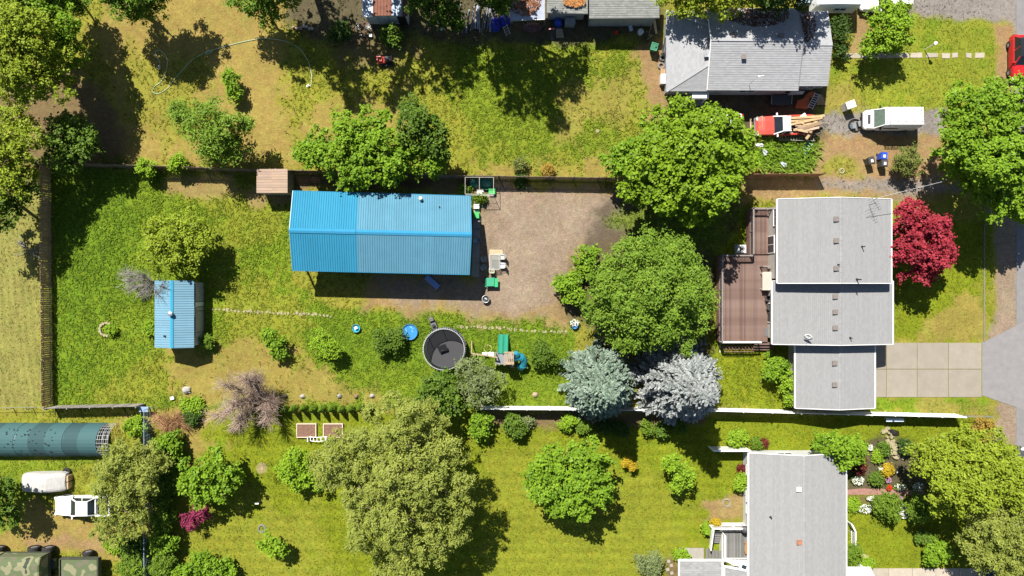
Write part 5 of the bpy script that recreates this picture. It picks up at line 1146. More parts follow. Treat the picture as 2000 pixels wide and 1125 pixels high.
def wire(label, pts, h, m, every=2.5, wires=6, r=.03):
    root = thing('wire_fence', label, 'fence', P(*pts[0]))
    for p0, p1 in zip(pts[:-1], pts[1:]):
        p, q = P(*p0), P(*p1); n = max(1, int((q-p).length/every)); b = MB(); b.tube([p+Vector((0, 0, h)), q+Vector((0, 0, h))], r, 6); b.build('top_rail', m, root)
        for j in range(n+1): c = lerp(p, q, j/n); b = MB(); b.tube([c, c+Vector((0, 0, h+.05))], r*1.2, 6); b.build('post', m, root)
        b = MB()
        for k in range(wires): b.bar(p+Vector((0, 0, h*(k+.5)/wires)), q+Vector((0, 0, h*(k+.5)/wires)), .008, .008)
        nv = int((q-p).length/.3)
        for k in range(nv): c = lerp(p, q, (k+.5)/nv); b.bar(c, c+Vector((0, 0, h)), .008, .008)
        b.build('wire_mesh', m, root, kind='stuff')
    return root
STEELB = mat('blue_grey_steel', (.22, .30, .42), .5, .15, 3)
wire('blue-grey wire fence running down between the parking yard and the hedge', [(299, 795), (299, 1150)], 1.7, STEELB)
b = MB(); b.box(P(291, 796)+Vector((0, 0, .95)), (.9, .5, .06)); b.box(P(291, 796)+Vector((0, 0, .47)), (.1, .1, .94)); solo('corner_platform', b, STEELB, 'small blue-grey platform on a post at the fence corner', 'platform', P(291, 796))
wire('thin wire fence between the white fence end and the road', [(1866, 810), (1925, 811)], 1.0, GALV)
wire('low chain fence along the front lawn of the grey house beside the road', [(1922, 372), (1922, 440)], 1.0, GALV)
# white vinyl fence
VIN = mat('white_vinyl', (.80, .80, .79), .45, .03, 1)
vf = thing('vinyl_fence', 'long white vinyl fence behind the spruces and past the grey garage', 'fence', P(1400, 798))
vp = [(941, 793), (1160, 794.5), (1385, 796.5), (1550, 801), (1862, 808.5)]
for p0, p1 in zip(vp[:-1], vp[1:]):
    p, q = P(*p0), P(*p1); n = max(1, round((q-p).length/2.4)); d = (q-p).normalized(); ang = math.atan2(d.y, d.x)
    for j in range(n+1):
        c = lerp(p, q, j/n)
        if j < n or p1 == vp[-1]: b = MB(); b.box(c+Vector((0, 0, .93)), (.13, .13, 1.86), rz=ang); b.lathe([(.11, 1.86), (.09, 1.9), (0, 1.96)], c, 4); b.build('post', VIN, vf)
        if j == n: continue
        e = lerp(p, q, (j+1)/n); mid = (c+e)/2; L = (e-c).length-.13; b = MB(); nb = 10
        for k in range(nb): b.box(lerp(c+d*.065, e-d*.065, (k+.5)/nb)+Vector((0, 0, .88)), (L/nb-.008, .035, 1.55), rz=ang)
        b.build('panel', VIN, vf)
        for zz in (.12, 1.7): b = MB(); b.box(mid+Vector((0, 0, zz)), (L, .06, .16), rz=ang); b.build('rail', VIN, vf)
b = MB(); q = P(1738, 812); b.box(q+Vector((0, -.25, .9)), (1.7, .3, .05)); b.box(q+Vector((0, -.12, .7)), (1.6, .04, .5)); solo('fence_shelf', b, mat('pale_blue_plastic', (.5, .58, .66), .5, .05, 2), 'pale blue shelf hung on the south side of the white fence', 'shelf', q)

# ------------------------------------------------------------------ hoop tunnel with teal shade cloth
ht = thing('hoop_tunnel', 'long hoop tunnel under teal shade cloth at the left edge', 'greenhouse', P(60, 858))
TE = [mat('teal_cloth_a', (.036, .092, .098), .8, .1, 5, stretch=(6, 1, 1)), mat('teal_cloth_b', (.024, .062, .067), .8, .1, 5, stretch=(6, 1, 1)), mat('teal_cloth_c', (.032, .08, .087), .8, .1, 5, stretch=(6, 1, 1))]
cy = P(0, 858).y; RW, RH = 1.62, 1.75
def arc(x, k=1.0, n=14, a0=0, a1=PI): return [(x, cy+RW*k*math.cos(a0+(a1-a0)*i/n), RH*k*math.sin(a0+(a1-a0)*i/n)) for i in range(n+1)]
xs = [P(v, 0, 1).x for v in (-75, -38, 6, 38, 68, 100, 132, 164, 198)]
for k in range(len(xs)-1):
    b = MB(); bul = .18; N = 4; rows = []
    for j in range(N+1):
        u = j/N; x = lerp(xs[k]-.06, xs[k+1]+.04, u); rows.append([(v[0]-bul*math.sin(PI*i/14)*.9, v[1], v[2]) for i, v in enumerate(arc(x, 1.0+.006*(k % 3)-.012*4*u*(1-u)))])
    for r0_, r1_ in zip(rows[:-1], rows[1:]):
        for i in range(14): b.face(r0_[i], r1_[i], r1_[i+1], r0_[i+1])
    b.build('shade_panel', TE[(0, 1, 0, 0, 1, 0, 1, 0)[k]], ht, smooth=True)
b = MB(); r_ = random.Random(4)
for _ in range(46):
    x = P(r_.uniform(10, 110), 0, 1.3).x; a = r_.uniform(.6, 2.5); s_ = r_.uniform(.04, .09); k = 1.018
    c = Vector((x, cy+RW*k*math.cos(a), RH*k*math.sin(a))); t1 = Vector((0, -math.sin(a)*RW, math.cos(a)*RH)).normalized()*s_; t0 = Vector((s_*1.1, 0, 0)); b.face(c-t0-t1, c+t0-t1*.6, c+t0*.7+t1, c-t0*.8+t1*.8)
b.build('tears', mat('tear_dark', (.008, .012, .012), .9, .1, 3), ht, kind='stuff')
b = MB()
for x in xs[1:]+[P(208, 0, 1).x, P(217, 0, 1).x]: b.tube(arc(x, .985), .02, 5)
b.build('hoops', GALV, ht, kind='stuff')
b = MB(); x0_, x1_ = xs[-1], P(219, 0, 1).x; n_ = 9
for i in range(1, 14): q = arc(0, .99)[i]; b.bar((x0_-.2, q[1], q[2]), (x1_, q[1], q[2]), .018, .018)
for k in range(6): b.tube(arc(lerp(x0_, x1_, k/5), .99), .012, 4)
b.build('end_mesh', mat('white_wire', (.6, .6, .6), .5, .05, 2), ht, kind='stuff')
# ------------------------------------------------------------------ vehicles (built facing +x, then turned)
TYRE = mat('tyre_rubber', (.02, .02, .02), .85, .2, 8); RIM = mat('wheel_rim', (.4, .4, .41), .35, .1, 5, metal=.6)
CGL = mat('car_glass', (.015, .02, .025), .08, .2, 1, spec=.6); LAMP = mat('lamp_glass', (.6, .6, .58), .15, .05, 3); TAIL = mat('tail_lamp', (.35, .02, .02), .2, .05, 3)
CW = mat('car_white', (.78, .78, .77), .3, .03, 1); CR = mat('car_red', (.42, .018, .022), .22, .05, 1); CBK = mat('black_plastic', (.025, .025, .027), .6, .1, 4)
def sect(x, w_, zb, zt, rd=.12, tw=.92):
    return [(x, -w_*.94, zb), (x, -w_, zb+.16), (x, -w_, (zb+zt)/2), (x, -w_*.985, zt-rd), (x, -w_*tw, zt-.015), (x, -w_*.5, zt+.012), (x, w_*.5, zt+.012), (x, w_*tw, zt-.015), (x, w_*.985, zt-rd), (x, w_, (zb+zt)/2), (x, w_, zb+.16), (x, w_*.94, zb)]
def wheel(root, x, y, r, wd, name='wheel'):
    b = MB(); s = 1 if y > 0 else -1; n = 16; pr = [(r*.62, -.5), (r*.92, -.5), (r, -.3), (r, .3), (r*.92, .5), (r*.62, .5)]
    vs = []
    for rr, t in pr:
        for k in range(n): a = 2*PI*k/n; vs.append((x+rr*math.cos(a), y+t*wd, r+rr*math.sin(a)))
    fs = [(i*n+k, i*n+(k+1) % n, (i+1)*n+(k+1) % n, (i+1)*n+k) for i in range(len(pr)-1) for k in range(n)]; b.add(vs, fs); wo_ = b.build(name, TYRE, root)
    d = MB(); dv = [(x+r*.63*math.cos(2*PI*k/n), y+s*wd*.36, r+r*.63*math.sin(2*PI*k/n)) for k in range(n)]; d.face(*dv); d.add([(x+r*.2*math.cos(2*PI*k/8), y+s*wd*.44, r+r*.2*math.sin(2*PI*k/8)) for k in range(8)], [tuple(range(8))]); d.build('rim', RIM, wo_)
def cabin(root, belt, top, zb, zt, m, glass=CGL, roofm=None, bow=.05):
    """belt/top = (x_rear, x_front, half width rear, half width front) at belt and roof height"""
    q = lambda t, z: [Vector((t[0], -t[2], z)), Vector((t[1], -t[3], z)), Vector((t[1], t[3], z)), Vector((t[0], t[2], z))]
    B, T = q(belt, zb), q(top, zt); b = MB(); b.add(B+T, [(0, 1, 5, 4), (1, 2, 6, 5), (2, 3, 7, 6), (3, 0, 4, 7), (4, 5, 6, 7)]); g = b.build('windows', glass, root)
    p = MB()
    for i in range(4): p.bar(B[i], T[i], .09, .09)
    for s in (0, 1):
        a0, a1 = (B[0], B[1]) if s == 0 else (B[3], B[2]); c0, c1 = (T[0], T[1]) if s == 0 else (T[3], T[2]); p.bar(lerp(a0, a1, .52), lerp(c0, c1, .45), .1, .06)
    p.build('pillars', m, root)
    r_ = MB(); N = 6; M = 4
    rows = []
    for i in range(N+1):
        u = i/N; row = []
        for j in range(M+1):
            v = j/M; e = lerp(lerp(T[0], T[1], u), lerp(T[3], T[2], u), v); z = zt+.015+bow*(1-(2*u-1)**2)*(1-.5*(2*v-1)**2); c = Vector(((top[0]+top[1])/2, 0, 0)); row.append(Vector((c.x+(e.x-c.x)*1.02, e.y*1.03, z)))
        rows.append(row)
    for i in range(N):
        for j in range(M): r_.face(rows[i][j], rows[i+1][j], rows[i+1][j+1], rows[i][j+1])
    r_.slab([T[0]*1, T[1]*1, T[2]*1, T[3]*1], .05); return r_.build('roof', roofm or m, root, smooth=False)
def lamps(root, xf, xr, y, zf, zr_):
    for s in (-1, 1):
        b = MB(); b.box((xf, s*y, zf), (.22, .36, .16), rz=-s*.35); b.build('headlight', LAMP, root)
        b = MB(); b.box((xr, s*y, zr_), (.14, .28, .3)); b.build('tail_light', TAIL, root)
def mirrors(root, x, y, z, m):
    for s in (-1, 1): b = MB(); b.box((x, s*(y+.12), z), (.12, .26, .16)); b.build('mirror', m, root)
def place(root, px, py, ang, z=0):
    root.location = P(px, py, z); root.rotation_euler.z = ang
def car(label, L, W, m, hood=.95, belt=1.0, roof=1.5, cx=(-.42, .16, -.30, .02), suv=False, roofm=None, name='car'):
    t = thing(name, label, 'car'); h = L/2; w_ = W/2
    b = MB(); S = [(-h, .80, .45, belt-.25), (-h+.12, .92, .3, belt-.06), (-h+.5, .99, .26, belt), (-.1*L, 1, .24, belt), (.16*L, 1, .24, belt), (.2*L, .995, .24, hood), (.38*L, .97, .26, hood-.06), (h-.18, .88, .3, hood-.18), (h-.03, .74, .36, hood-.32), (h, .6, .45, hood-.45)]
    b.loft([sect(x, w_*k, zb, zt) for x, k, zb, zt in S]); b.build('body', m, t, smooth=False)
    cabin(t, (cx[0]*L, cx[1]*L+.05, w_*.86, w_*.9), (cx[2]*L, cx[3]*L, w_*.68, w_*.70), belt-.03, roof, m, roofm=roofm)
    for x in (-.31*L, .31*L):
        for s in (-1, 1): wheel(t, x, s*(w_-.09), .33, .22)
    lamps(t, h-.2, -h+.1, w_*.72, .68, .8); mirrors(t, .14*L, w_*.93, belt+.05, m)
    b = MB(); b.box((h-.02, 0, .42), (.14, W*.7, .2)); b.build('bumper', CBK, t); b = MB(); b.box((h-.03, 0, .6), (.1, W*.4, .12)); b.build('grille', CBK, t)
    return t
# red car at the road
t = car('bright red car parked at the roadside by the top right lawn', 4.35, 1.85, CR, .98, 1.03, 1.55, (-.44, .18, -.36, .04), roofm=mat('black_gloss', (.02, .022, .026), .15, .05, 1)); place(t, 1983, 117, -PI/2)
b = MB(); b.box((-.45, 0, 1.625), (1.5, .95, .02)); b.build('sunroof', CGL, t)
t = car('dark grey car half hidden by the tree on the right edge', 4.5, 1.8, mat('car_dark_grey', (.06, .065, .07), .25, .05, 1), .9, .95, 1.45); place(t, 1974, 915, PI/2)
t = car('dark blue car under the tree at the bottom right corner', 4.5, 1.8, mat('car_blue', (.02, .03, .07), .25, .05, 1), .9, .95, 1.45); place(t, 1936, 1135, PI/2)
t = car('white car at the top right edge behind the small tree', 4.9, 1.95, CW, 1.0, 1.05, 1.7, (-.47, .17, -.42, .02)); place(t, 1722, 8, PI)
t = car('white car mostly hidden under the huge maple', 4.5, 1.8, CW, .95, 1.0, 1.5); place(t, 1401, 243, PI)
# white work van
t = thing('van', 'white cargo van with roof ladder rack on the gravel beside the upper lawn', 'van')
b = MB(); S = [(-2.5, .92, .38, 2.05), (-2.44, .97, .32, 2.13), (-1, .99, .3, 2.16), (.9, .99, .3, 2.15), (1.12, .985, .3, 2.05)]
b.loft([sect(x, .98*k, zb, zt, .3, .80) for x, k, zb, zt in S]); b.build('body', CW, t)
b = MB(); S = [(1.10, .985, .3, 1.22), (1.7, .98, .3, 1.16), (2.25, .92, .32, 1.0), (2.46, .8, .38, .82), (2.52, .66, .45, .7)]; b.loft([sect(x, .98*k, zb, zt) for x, k, zb, zt in S]); b.build('hood', CW, t)
b = MB(); b.add([(1.72, -.88, 1.17), (1.72, .88, 1.17), (1.13, .76, 2.05), (1.13, -.76, 2.05), (1.08, -.96, 1.2), (1.08, .96, 1.2)], [(0, 1, 2, 3), (0, 3, 4), (1, 5, 2)]); b.build('windscreen', mat('screen_glass', (.10, .14, .11), .1, .2, 2, spec=.6), t)
b = MB()
for s in (-1, 1): b.bar((1.72, s*.88, 1.17), (1.13, s*.76, 2.06), .07, .07)
b.build('pillars', CW, t)
b = MB()
for s in (-.78, .78): b.tube([(-2.3, s, 2.42), (.85, s, 2.42)], .03, 6)
for k in range(5):
    x = -2.2+k*.75
    for s in (-.78, .78): b.bar((x, s, 2.1), (x, s, 2.42), .05, .04)
b.build('rack_rail', CW, t)
for k in range(5): b = MB(); b.bar((-2.2+k*.75, -.8, 2.45), (-2.2+k*.75, .8, 2.45), .06, .04); b.build('rack_bar', CW, t)
lad = MB()
for s in (.55, .85): lad.bar((-2.35, s, 2.5), (.95, s, 2.5), .04, .07)
for k in range(11): lad.bar((-2.25+k*.31, .55, 2.5), (-2.25+k*.31, .85, 2.5), .035, .035)
lad.build('rack_ladder', mat('ladder_alu', (.6, .6, .6), .4, .08, 3, metal=.3), t)
b = MB(); b.box((-.7, -.25, 2.19), (1.7, .05, .03)); b.build('roof_rib', CW, t)
b = MB(); b.add([(-.6, .985, 1.3), (1.0, .985, 1.3), (1.0, .94, 1.85), (.2, .93, 1.85)], [(0, 1, 2, 3)]); b.build('side_window', CGL, t)
for x in (-1.55, 1.6):
    for s in (-1, 1): wheel(t, x, s*.87, .36, .24)
lamps(t, 2.3, -2.48, .7, .75, 1.1); mirrors(t, 1.2, .98, 1.35, CBK); b = MB(); b.box((2.5, 0, .45), (.16, 1.5, .24)); b.build('bumper', CBK, t); b = MB(); b.box((2.12, 0, 1.07), (.25, .9, .03), ry=.2); b.build('cowl', CBK, t)
place(t, 1729, 238, PI)
# pickups
def pickup(label, m, cabm, L=5.4, W=1.9, rake=.42, back=-.45):
    t = thing('pickup', label, 'pickup'); w_ = W/2; h = L/2
    b = MB(); S = [(.05, 1, .35, 1.05), (.5, 1, .35, 1.05), (.9, 1, .35, 1.08), (1.9, .97, .36, 1.02), (h-.2, .9, .4, .9), (h-.02, .78, .45, .75), (h, .7, .5, .6)]; b.loft([sect(x, w_*k, zb, zt) for x, k, zb, zt in S]); b.build('body', m, t)
    cabin(t, (back, 1.1, w_*.88, w_*.9), (back+.13+(.25 if back < -.5 else 0), rake, w_*.72, w_*.74), 1.03, 1.62, cabm, roofm=cabm)
    b = MB(); b.box((back/2+.05, 0, .7), (-back+.1, W*.98, .68)); b.build('cab_back', m, t)
    x0_ = -h+.05; b = MB(); b.box(((x0_+back)/2, 0, .62), (back-x0_, W*.94, .08)); b.build('bed_floor', CBK, t)
    for s in (-1, 1): b = MB(); b.box(((x0_+back)/2, s*(w_-.07), .8), (back-x0_, .13, .5)); b.build('bed_side', m, t)
    b = MB(); b.box((x0_, 0, .8), (.1, W*.98, .5)); b.build('tailgate', m, t); b = MB(); b.box((back-.02, 0, .8), (.08, W*.9, .5)); b.build('bed_front', m, t)
    for x in (-1.65, 1.75):
        for s in (-1, 1): wheel(t, x, s*(w_-.1), .38, .26)
    lamps(t, h-.12, x0_-.03, w_*.75, .8, .85); mirrors(t, .8, w_*.95, 1.15, cabm); b = MB(); b.box((h-.0, 0, .5), (.16, W*.9, .2)); b.build('bumper', RIM, t); b = MB(); b.box((x0_-.1, 0, .5), (.14, W*.9, .16)); b.build('rear_bumper', RIM, t)
    return t
t = pickup('white pickup beside the covered car under the pale drooping tree', CW, CW, rake=.2, back=-1.3); place(t, 172, 983, PI)
t = pickup('red pickup with white cab roof, its bed piled with scrap lumber', mat('pickup_red', (.48, .06, .04), .4, .1, 1.5), CW); place(t, 1525, 249, PI+.03); rp = t
# lumber in its bed
LUM = mat('fresh_lumber', (.38, .27, .16), .8, .2, 5, attr='tint', stretch=(.4, 3, 3)); r_ = random.Random(12)
names_ = ['pale', 'tan', 'yellowish', 'weathered', 'short', 'long', 'split', 'broad', 'narrow', 'dusty']
for k in range(26):
    L = r_.uniform(.9, 2.2); x = 1574+r_.uniform(-14, 16); y = 246+r_.uniform(-13, 12); tn = r_.uniform(.55, 1.35); b = MB(); b.box((0, 0, 0), (L, r_.uniform(.09, .3), .04), tint=(tn, tn*r_.uniform(.9, 1.05), tn*r_.uniform(.8, 1.1)))
    o = link('plank', b.mesh('plank'), None, LUM); o.location = P(x, y, .8+k*.03); o.rotation_euler = (r_.uniform(-.12, .12), r_.uniform(-.1, .1), r_.choice((.25, -.35, 0, .1, .9))+r_.uniform(-.25, .25)); tag(o, 'loose plank in the scrap lumber heaped on the red pickup', 'plank', 'planks on the red pickup')
for k, (y, a, L) in enumerate(((232, .17, 3.8), (237, .22, 3.4), (229, .05, 3.0))):
    b = MB(); b.box((0, 0, 0), (L, .22, .05), tint=(1.15, 1.1, .95)); o = link('plank', b.mesh('plank'), None, LUM); o.location = P(1572, y, 1.25+.05*k); o.rotation_euler = (0, -.02, a); tag(o, ['long pale board resting on the north side of the pickup load', 'long tan board lying slantwise over the pickup load', 'straight board along the top edge of the pickup load'][k], 'plank')
b = MB(); b.prism([P(1553, 262).xy, P(1553, 232).xy, P(1562, 226).xy, P(1570, 240).xy], 1.12, 1.16); solo('white_board', b, WHITE, 'white sheet of board behind the cab of the red pickup', 'board')
b = MB(); b.slab([P(1472, 258, .25), P(1489, 248, 1.0), P(1490, 226, 1.0), P(1478, 230, .5)], .04); solo('wood_sheet', b, mat('plywood', (.42, .32, .2), .8, .2, 3), 'bent plywood sheet leaning on the nose of the red pickup', 'board')
b = MB(); b.bar(P(1466, 232, .3), P(1466, 268, .3), .12, .1); solo('post_beam', b, mat('plywood', (.42, .32, .2)), 'single wooden beam lying in front of the red pickup', 'beam')
# covered car
COV = mat('car_cover_cloth', (.42, .405, .385), .8, .1, 2.5, bump=.3)
t = thing('covered_car', 'car under a white fabric cover on the grass in the parking yard', 'car'); b = MB(); S = []
prof = [(-2.15, .55, .5), (-2.1, .8, .85), (-1.7, .92, 1.05), (-1.2, .95, 1.25), (-.6, .95, 1.46), (.1, .95, 1.5), (.55, .95, 1.36), (1.0, .95, 1.08), (1.6, .93, .98), (2.05, .85, .82), (2.2, .6, .6)]
fine = []
for (xa, wa, za), (xb, wb, zb_) in zip(prof[:-1], prof[1:]):
    for k in range(3): fine.append((lerp(xa, xb, k/3), lerp(wa, wb, k/3), lerp(za, zb_, k/3)))
fine.append(prof[-1])
for i, (x, w_, zt) in enumerate(fine):
    sc_ = []
    for k in range(13):
        a = PI*k/12; yy = -math.cos(a); ex = .45; fold = .028*math.sin(k*1.3+i*1.9)+.02*math.sin(k*2.7-i*1.1)
        sc_.append((x+fold, w_*math.copysign(abs(yy)**ex, yy), .18+(zt-.18)*math.sin(a)**.42+fold*.6))
    S.append(sc_)
b.loft(S); b.build('cover', COV, t)
for x in (-1.35, 1.4):
    for s in (-1, 1): wheel(t, x, s*.8, .31, .2)
place(t, 96, 938, PI+.02)
b = MB(); q = P(137, 935); b.box(q+Vector((0, .2, .35)), (.5, .55, .7)); b.box(q+Vector((0, -.5, .33)), (.45, .6, .66)); solo('wooden_crate', b, mat('crate_wood', (.42, .29, .16), .8, .15, 4), 'two stacked tan wooden crates at the tail of the covered car', 'crate', q)
b = MB(); b.torus(P(132, 921)+Vector((0, 0, .16)), .3, .13, 18, 8); solo('loose_tyre', b, TYRE, 'loose black tyre lying behind the covered car', 'tyre')
# army style truck and trailer
def camo():
    m = bpy.data.materials.new('camouflage'); m.use_nodes = True; n = m.node_tree.nodes; l = m.node_tree.links; b = n['Principled BSDF']; b.inputs['Roughness'].default_value = .85
    tc = n.new('ShaderNodeTexCoord'); no = n.new('ShaderNodeTexNoise'); no.inputs['Scale'].default_value = .75; no.inputs['Detail'].default_value = 1.5; r = n.new('ShaderNodeValToRGB'); r.color_ramp.interpolation = 'CONSTANT'
    e = r.color_ramp.elements; e[0].position = 0; e[0].color = (.12, .115, .075, 1); e[1].position = .40; e[1].color = (.09, .115, .05, 1)
    for p_, c_ in ((.52, (.2, .195, .11, 1)), (.63, (.035, .045, .03, 1))): k = e.new(p_); k.color = c_
    l.new(tc.outputs['Object'], no.inputs['Vector']); l.new(no.outputs[0], r.inputs[0]); l.new(r.outputs[0], b.inputs['Base Color']); return m
CAMO = camo(); DKG = mat('dark_olive_metal', (.05, .06, .04), .7, .2, 3)
t = thing('army_truck', 'camouflaged canvas-backed truck at the bottom left edge', 'truck')
b = MB(); rows = []
for x in (-2.1, -2.0, -1.2, 0, 1.2, 2.0, 2.1):
    k = .97 if abs(x) > 2.05 else 1; rows.append([(x, -1.2*k, 1.3), (x, -1.2*k, 2.2), (x, -1.05*k, 2.55*k), (x, -.5, 2.68*k), (x, .5, 2.68*k), (x, 1.05*k, 2.55*k), (x, 1.2*k, 2.2), (x, 1.2*k, 1.3)])
b.loft(rows); b.build('canvas_cover', CAMO, t)
b = MB(); b.box((0, 0, 1.15), (4.3, 2.45, .3)); b.build('cargo_bed', DKG, t)
b = MB(); b.box((3.3, 0, 1.5), (1.8, 2.3, 1.2)); b.box((3.0, 0, 2.2), (1.1, 2.2, .5)); b.build('cab', CAMO, t); b = MB(); b.box((3.57, 0, 2.2), (.05, 1.9, .4)); b.build('windscreen', CGL, t)
for x in (-1.6, -.2, 3.2):
    for s in (-1, 1): wheel(t, x, s*1.32, .55, .4)
b = MB(); b.box((.5, 0, .8), (6, .9, .3)); b.build('chassis', DKG, t)
b = MB()
for s in (-1, 1): b.bar((-2.15, s*1.22, 1.3), (-2.15, s*1.22, 2.6), .06, .06)
b.build('bows', DKG, t, kind='stuff')
place(t, 70, 1094, PI)
t = thing('army_trailer', 'open camouflaged trailer behind the army truck at the bottom edge', 'trailer')
b = MB(); b.box((0, 0, .95), (3.6, 2.2, .1)); b.build('floor', mat('camo_canvas_pale', (.3, .28, .24), .85, .1, 1.2, col2=(.36, .33, .2)), t)
for s in (-1, 1): b = MB(); b.box((0, s*1.13, 1.2), (3.7, .08, .55)); b.build('side_wall', DKG, t); b = MB(); b.box((s*1.83, 0, 1.2), (.08, 2.2, .55)); b.build('end_wall', DKG, t)
b = MB(); b.slab([(-1.7, -1.05, 1.4), (1.7, -1.05, 1.4), (1.7, 1.05, 1.4), (-1.7, 1.05, 1.4)], .05); b.build('tarp', CAMO, t)
for s in (-1, 1): wheel(t, -.3, s*1.35, .5, .35)
b = MB(); b.bar((1.8, 0, .7), (3.0, 0, .6), .12, .12); b.build('drawbar', DKG, t); place(t, 172, 1103, PI)
# trailer / camper at the top edge
t = thing('camper', 'white camper trailer cut by the top edge beside the upper house', 'camper'); b = MB()
b.loft([sect(x, 1.15*k, .5, zt, .2, .9) for x, k, zt in ((-2.1, .9, 2.2), (-1.95, 1, 2.5), (0, 1, 2.6), (1.95, 1, 2.5), (2.1, .9, 2.1))]); b.build('body', CW, t)
b = MB(); b.box((.5, 0, 2.68), (.6, .6, .14)); b.build('roof_vent', mat('unit_grey', (.42, .44, .45)), t); b = MB(); b.box((-1, .2, 2.66), (.7, .7, .1)); b.build('skylight', GLASS, t)
for k in range(4): b = MB(); b.box((-1.5+k*1.0, 0, 2.63), (.05, 1.7, .03)); b.build('roof_seam', mat('unit_grey', (.42, .44, .45)), t)
for s in (-1, 1): wheel(t, -.2, s*1.0, .34, .2)
window(t, (.3, -1.155, 1.7), 1.2, .6, 'x', -1)
place(t, 1618, 8, 0)
b = MB(); b.box((0, 0, .9), (2.2, 1.5, .06)); b.box((0, 0, .45), (2.0, 1.3, .9)); q = P(1575, -2); b.v = [tuple(Vector(v)+q) for v in b.v]; solo('covered_trailer', b, mat('blue_grey_tarp', (.25, .33, .42), .7, .1, 3), 'low blue-grey tarped box beside the camper at the top edge', 'trailer', q)
# ------------------------------------------------------------------ trampoline
t = thing('trampoline', 'large round trampoline with black safety net beside the blue pool', 'trampoline', P(872, 678)); q = wloc(t)
NETM = mat('black_net', (.02, .02, .024), .8, .2, 3, alpha=.72); TR = 1.93
b = MB(); b.disc(q+Vector((0, 0, .85)), TR-.14, 40); b.build('mat', mat('grey_mat_cloth', (.04, .04, .044), .7, .06, 2), t)
b = MB(); b.lathe([(TR+.08, .90), (TR-.18, .92)], q, 40, cap=False); b.build('pad', mat('pad_grey', (.05, .055, .06), .6, .2, 3), t)
b = MB(); b.torus(q+Vector((0, 0, .87)), TR+.05, .03, 40, 6); b.build('frame', GALV, t)
b = MB(); n = 40
for k in range(n):
    a0, a1 = 2*PI*k/n, 2*PI*(k+1)/n; r_, z0_, z1_ = TR-.02, .9, 2.55
    b.face(q+Vector((r_*math.cos(a0), r_*math.sin(a0), z0_)), q+Vector((r_*math.cos(a1), r_*math.sin(a1), z0_)), q+Vector((r_*math.cos(a1), r_*math.sin(a1), z1_)), q+Vector((r_*math.cos(a0), r_*math.sin(a0), z1_)))
b.build('safety_net', NETM, t)
b = MB(); b.torus(q+Vector((0, 0, 2.57)), TR, .025, 40, 6); b.build('top_ring', mat('pale_rail', (.5, .52, .55), .4, .1, 3), t)
b = MB()
for k in range(72):
    a = 2*PI*k/72; c, s = math.cos(a), math.sin(a); b.bar(q+Vector((TR*c, TR*s, 2.57)), q+Vector(((TR+.12)*c, (TR+.12)*s, 2.45)), .015, .015)
b.build('net_ties', WHITE, t, kind='stuff')
for k in range(8):
    a = 2*PI*k/8+.2; c, s = math.cos(a), math.sin(a); b = MB(); b.tube([q+Vector(((TR+.12)*c, (TR+.12)*s, 0)), q+Vector(((TR+.12)*c, (TR+.12)*s, 2.3)), q+Vector((TR*c, TR*s, 2.6))], .028, 6); b.build('pole', mat('pole_foam', (.05, .05, .06), .7, .1, 3) if k % 2 else GALV, t)
b = MB(); p = P(907, 664)
for s in (-.2, .2): b.bar(p+Vector((s, -.1, 0)), p+Vector((s-.25, -.3, .85)), .05, .05)
for k in range(4): u = (k+.5)/4; b.bar(p+Vector((-.2-.25*u, -.1-.2*u, .85*u)), p+Vector((.2-.25*u, -.1-.2*u, .85*u)), .1, .03)
b.build('ladder', mat('orange_plastic', (.6, .13, .02), .5, .1, 3), t)
b = MB(); b.box(q+Vector((-.25, .0, 1.35)), (.85, .75, .04), rz=.35, rx=.5); bb_ = b.build('hoop_board', CBK, t); b = MB(); b.torus(q+Vector((-.25, -.05, 1.33)), .16, .015, 14, 5); b.build('hoop', BLACKM, bb_)
# ------------------------------------------------------------------ play set
WOOD = mat('play_wood', (.32, .235, .15), .75, .2, 4); SLG = mat('green_slide', (.02, .20, .125), .35, .08, 2); TEAL = mat('teal_tube', (.02, .20, .27), .35, .08, 2)
t = thing('climbing_frame', 'wooden climbing frame with green double slide and teal tube slide', 'play set', P(975, 700))
bz = 2.15; A = P(921, 690, bz); B = P(972, 698, bz); b = MB(); b.bar(A, B, .12, .14); b.build('swing_beam', WOOD, t)
for s in (-1, 1): b = MB(); b.bar(A, Vector((A.x-.1, A.y+s*.95, 0)), .1, .1); b.build('leg', WOOD, t)
b = MB(); b.bar(Vector((A.x-.05, A.y-.42, 1.1)), Vector((A.x-.05, A.y+.42, 1.1)), .08, .1); b.build('brace', WOOD, t)
for u in (.42, .55):
    c = lerp(A, B, u); b = MB(); b.tube([c, c-Vector((0, 0, 1.6))], .012, 4); b.build('chain', GALV, t)
c = lerp(A, B, .48); b = MB(); b.box(c-Vector((0, 0, 1.62)), (.5, .25, .04)); b.build('swing_seat', WHITE, t)
b = MB(); c = lerp(A, B, .75); b.box(c+Vector((0, .2, -.05)), (.55, .4, .04)); b.build('canopy_board', WHITE, t)
D = P(985, 700, 1.4); b = MB(); b.box(D, (1.75, 1.15, .08)); b.build('platform', mat('grey_platform', (.19, .2, .21), .7, .1, 3), t)
for sx in (-.8, .8):
    for sy in (-.5, .5): b = MB(); b.box((D.x+sx, D.y+sy, 1.25), (.1, .1, 2.5)); b.build('post', WOOD, t)
RF = P(994, 699, 2.55); b = MB(); b.box(RF+Vector((0, -.48, 0)), (.95, .28, .05)); b.box(RF+Vector((0, .52, 0)), (.95, .12, .05)); b.build('roof_edge', WOOD, t)
for k in range(6): b = MB(); b.bar(RF+Vector((-.42+.16*k, -.3, .02)), RF+Vector((-.36+.16*k, .45, .02)), .09, .04); b.build('roof_slat', WOOD, t)
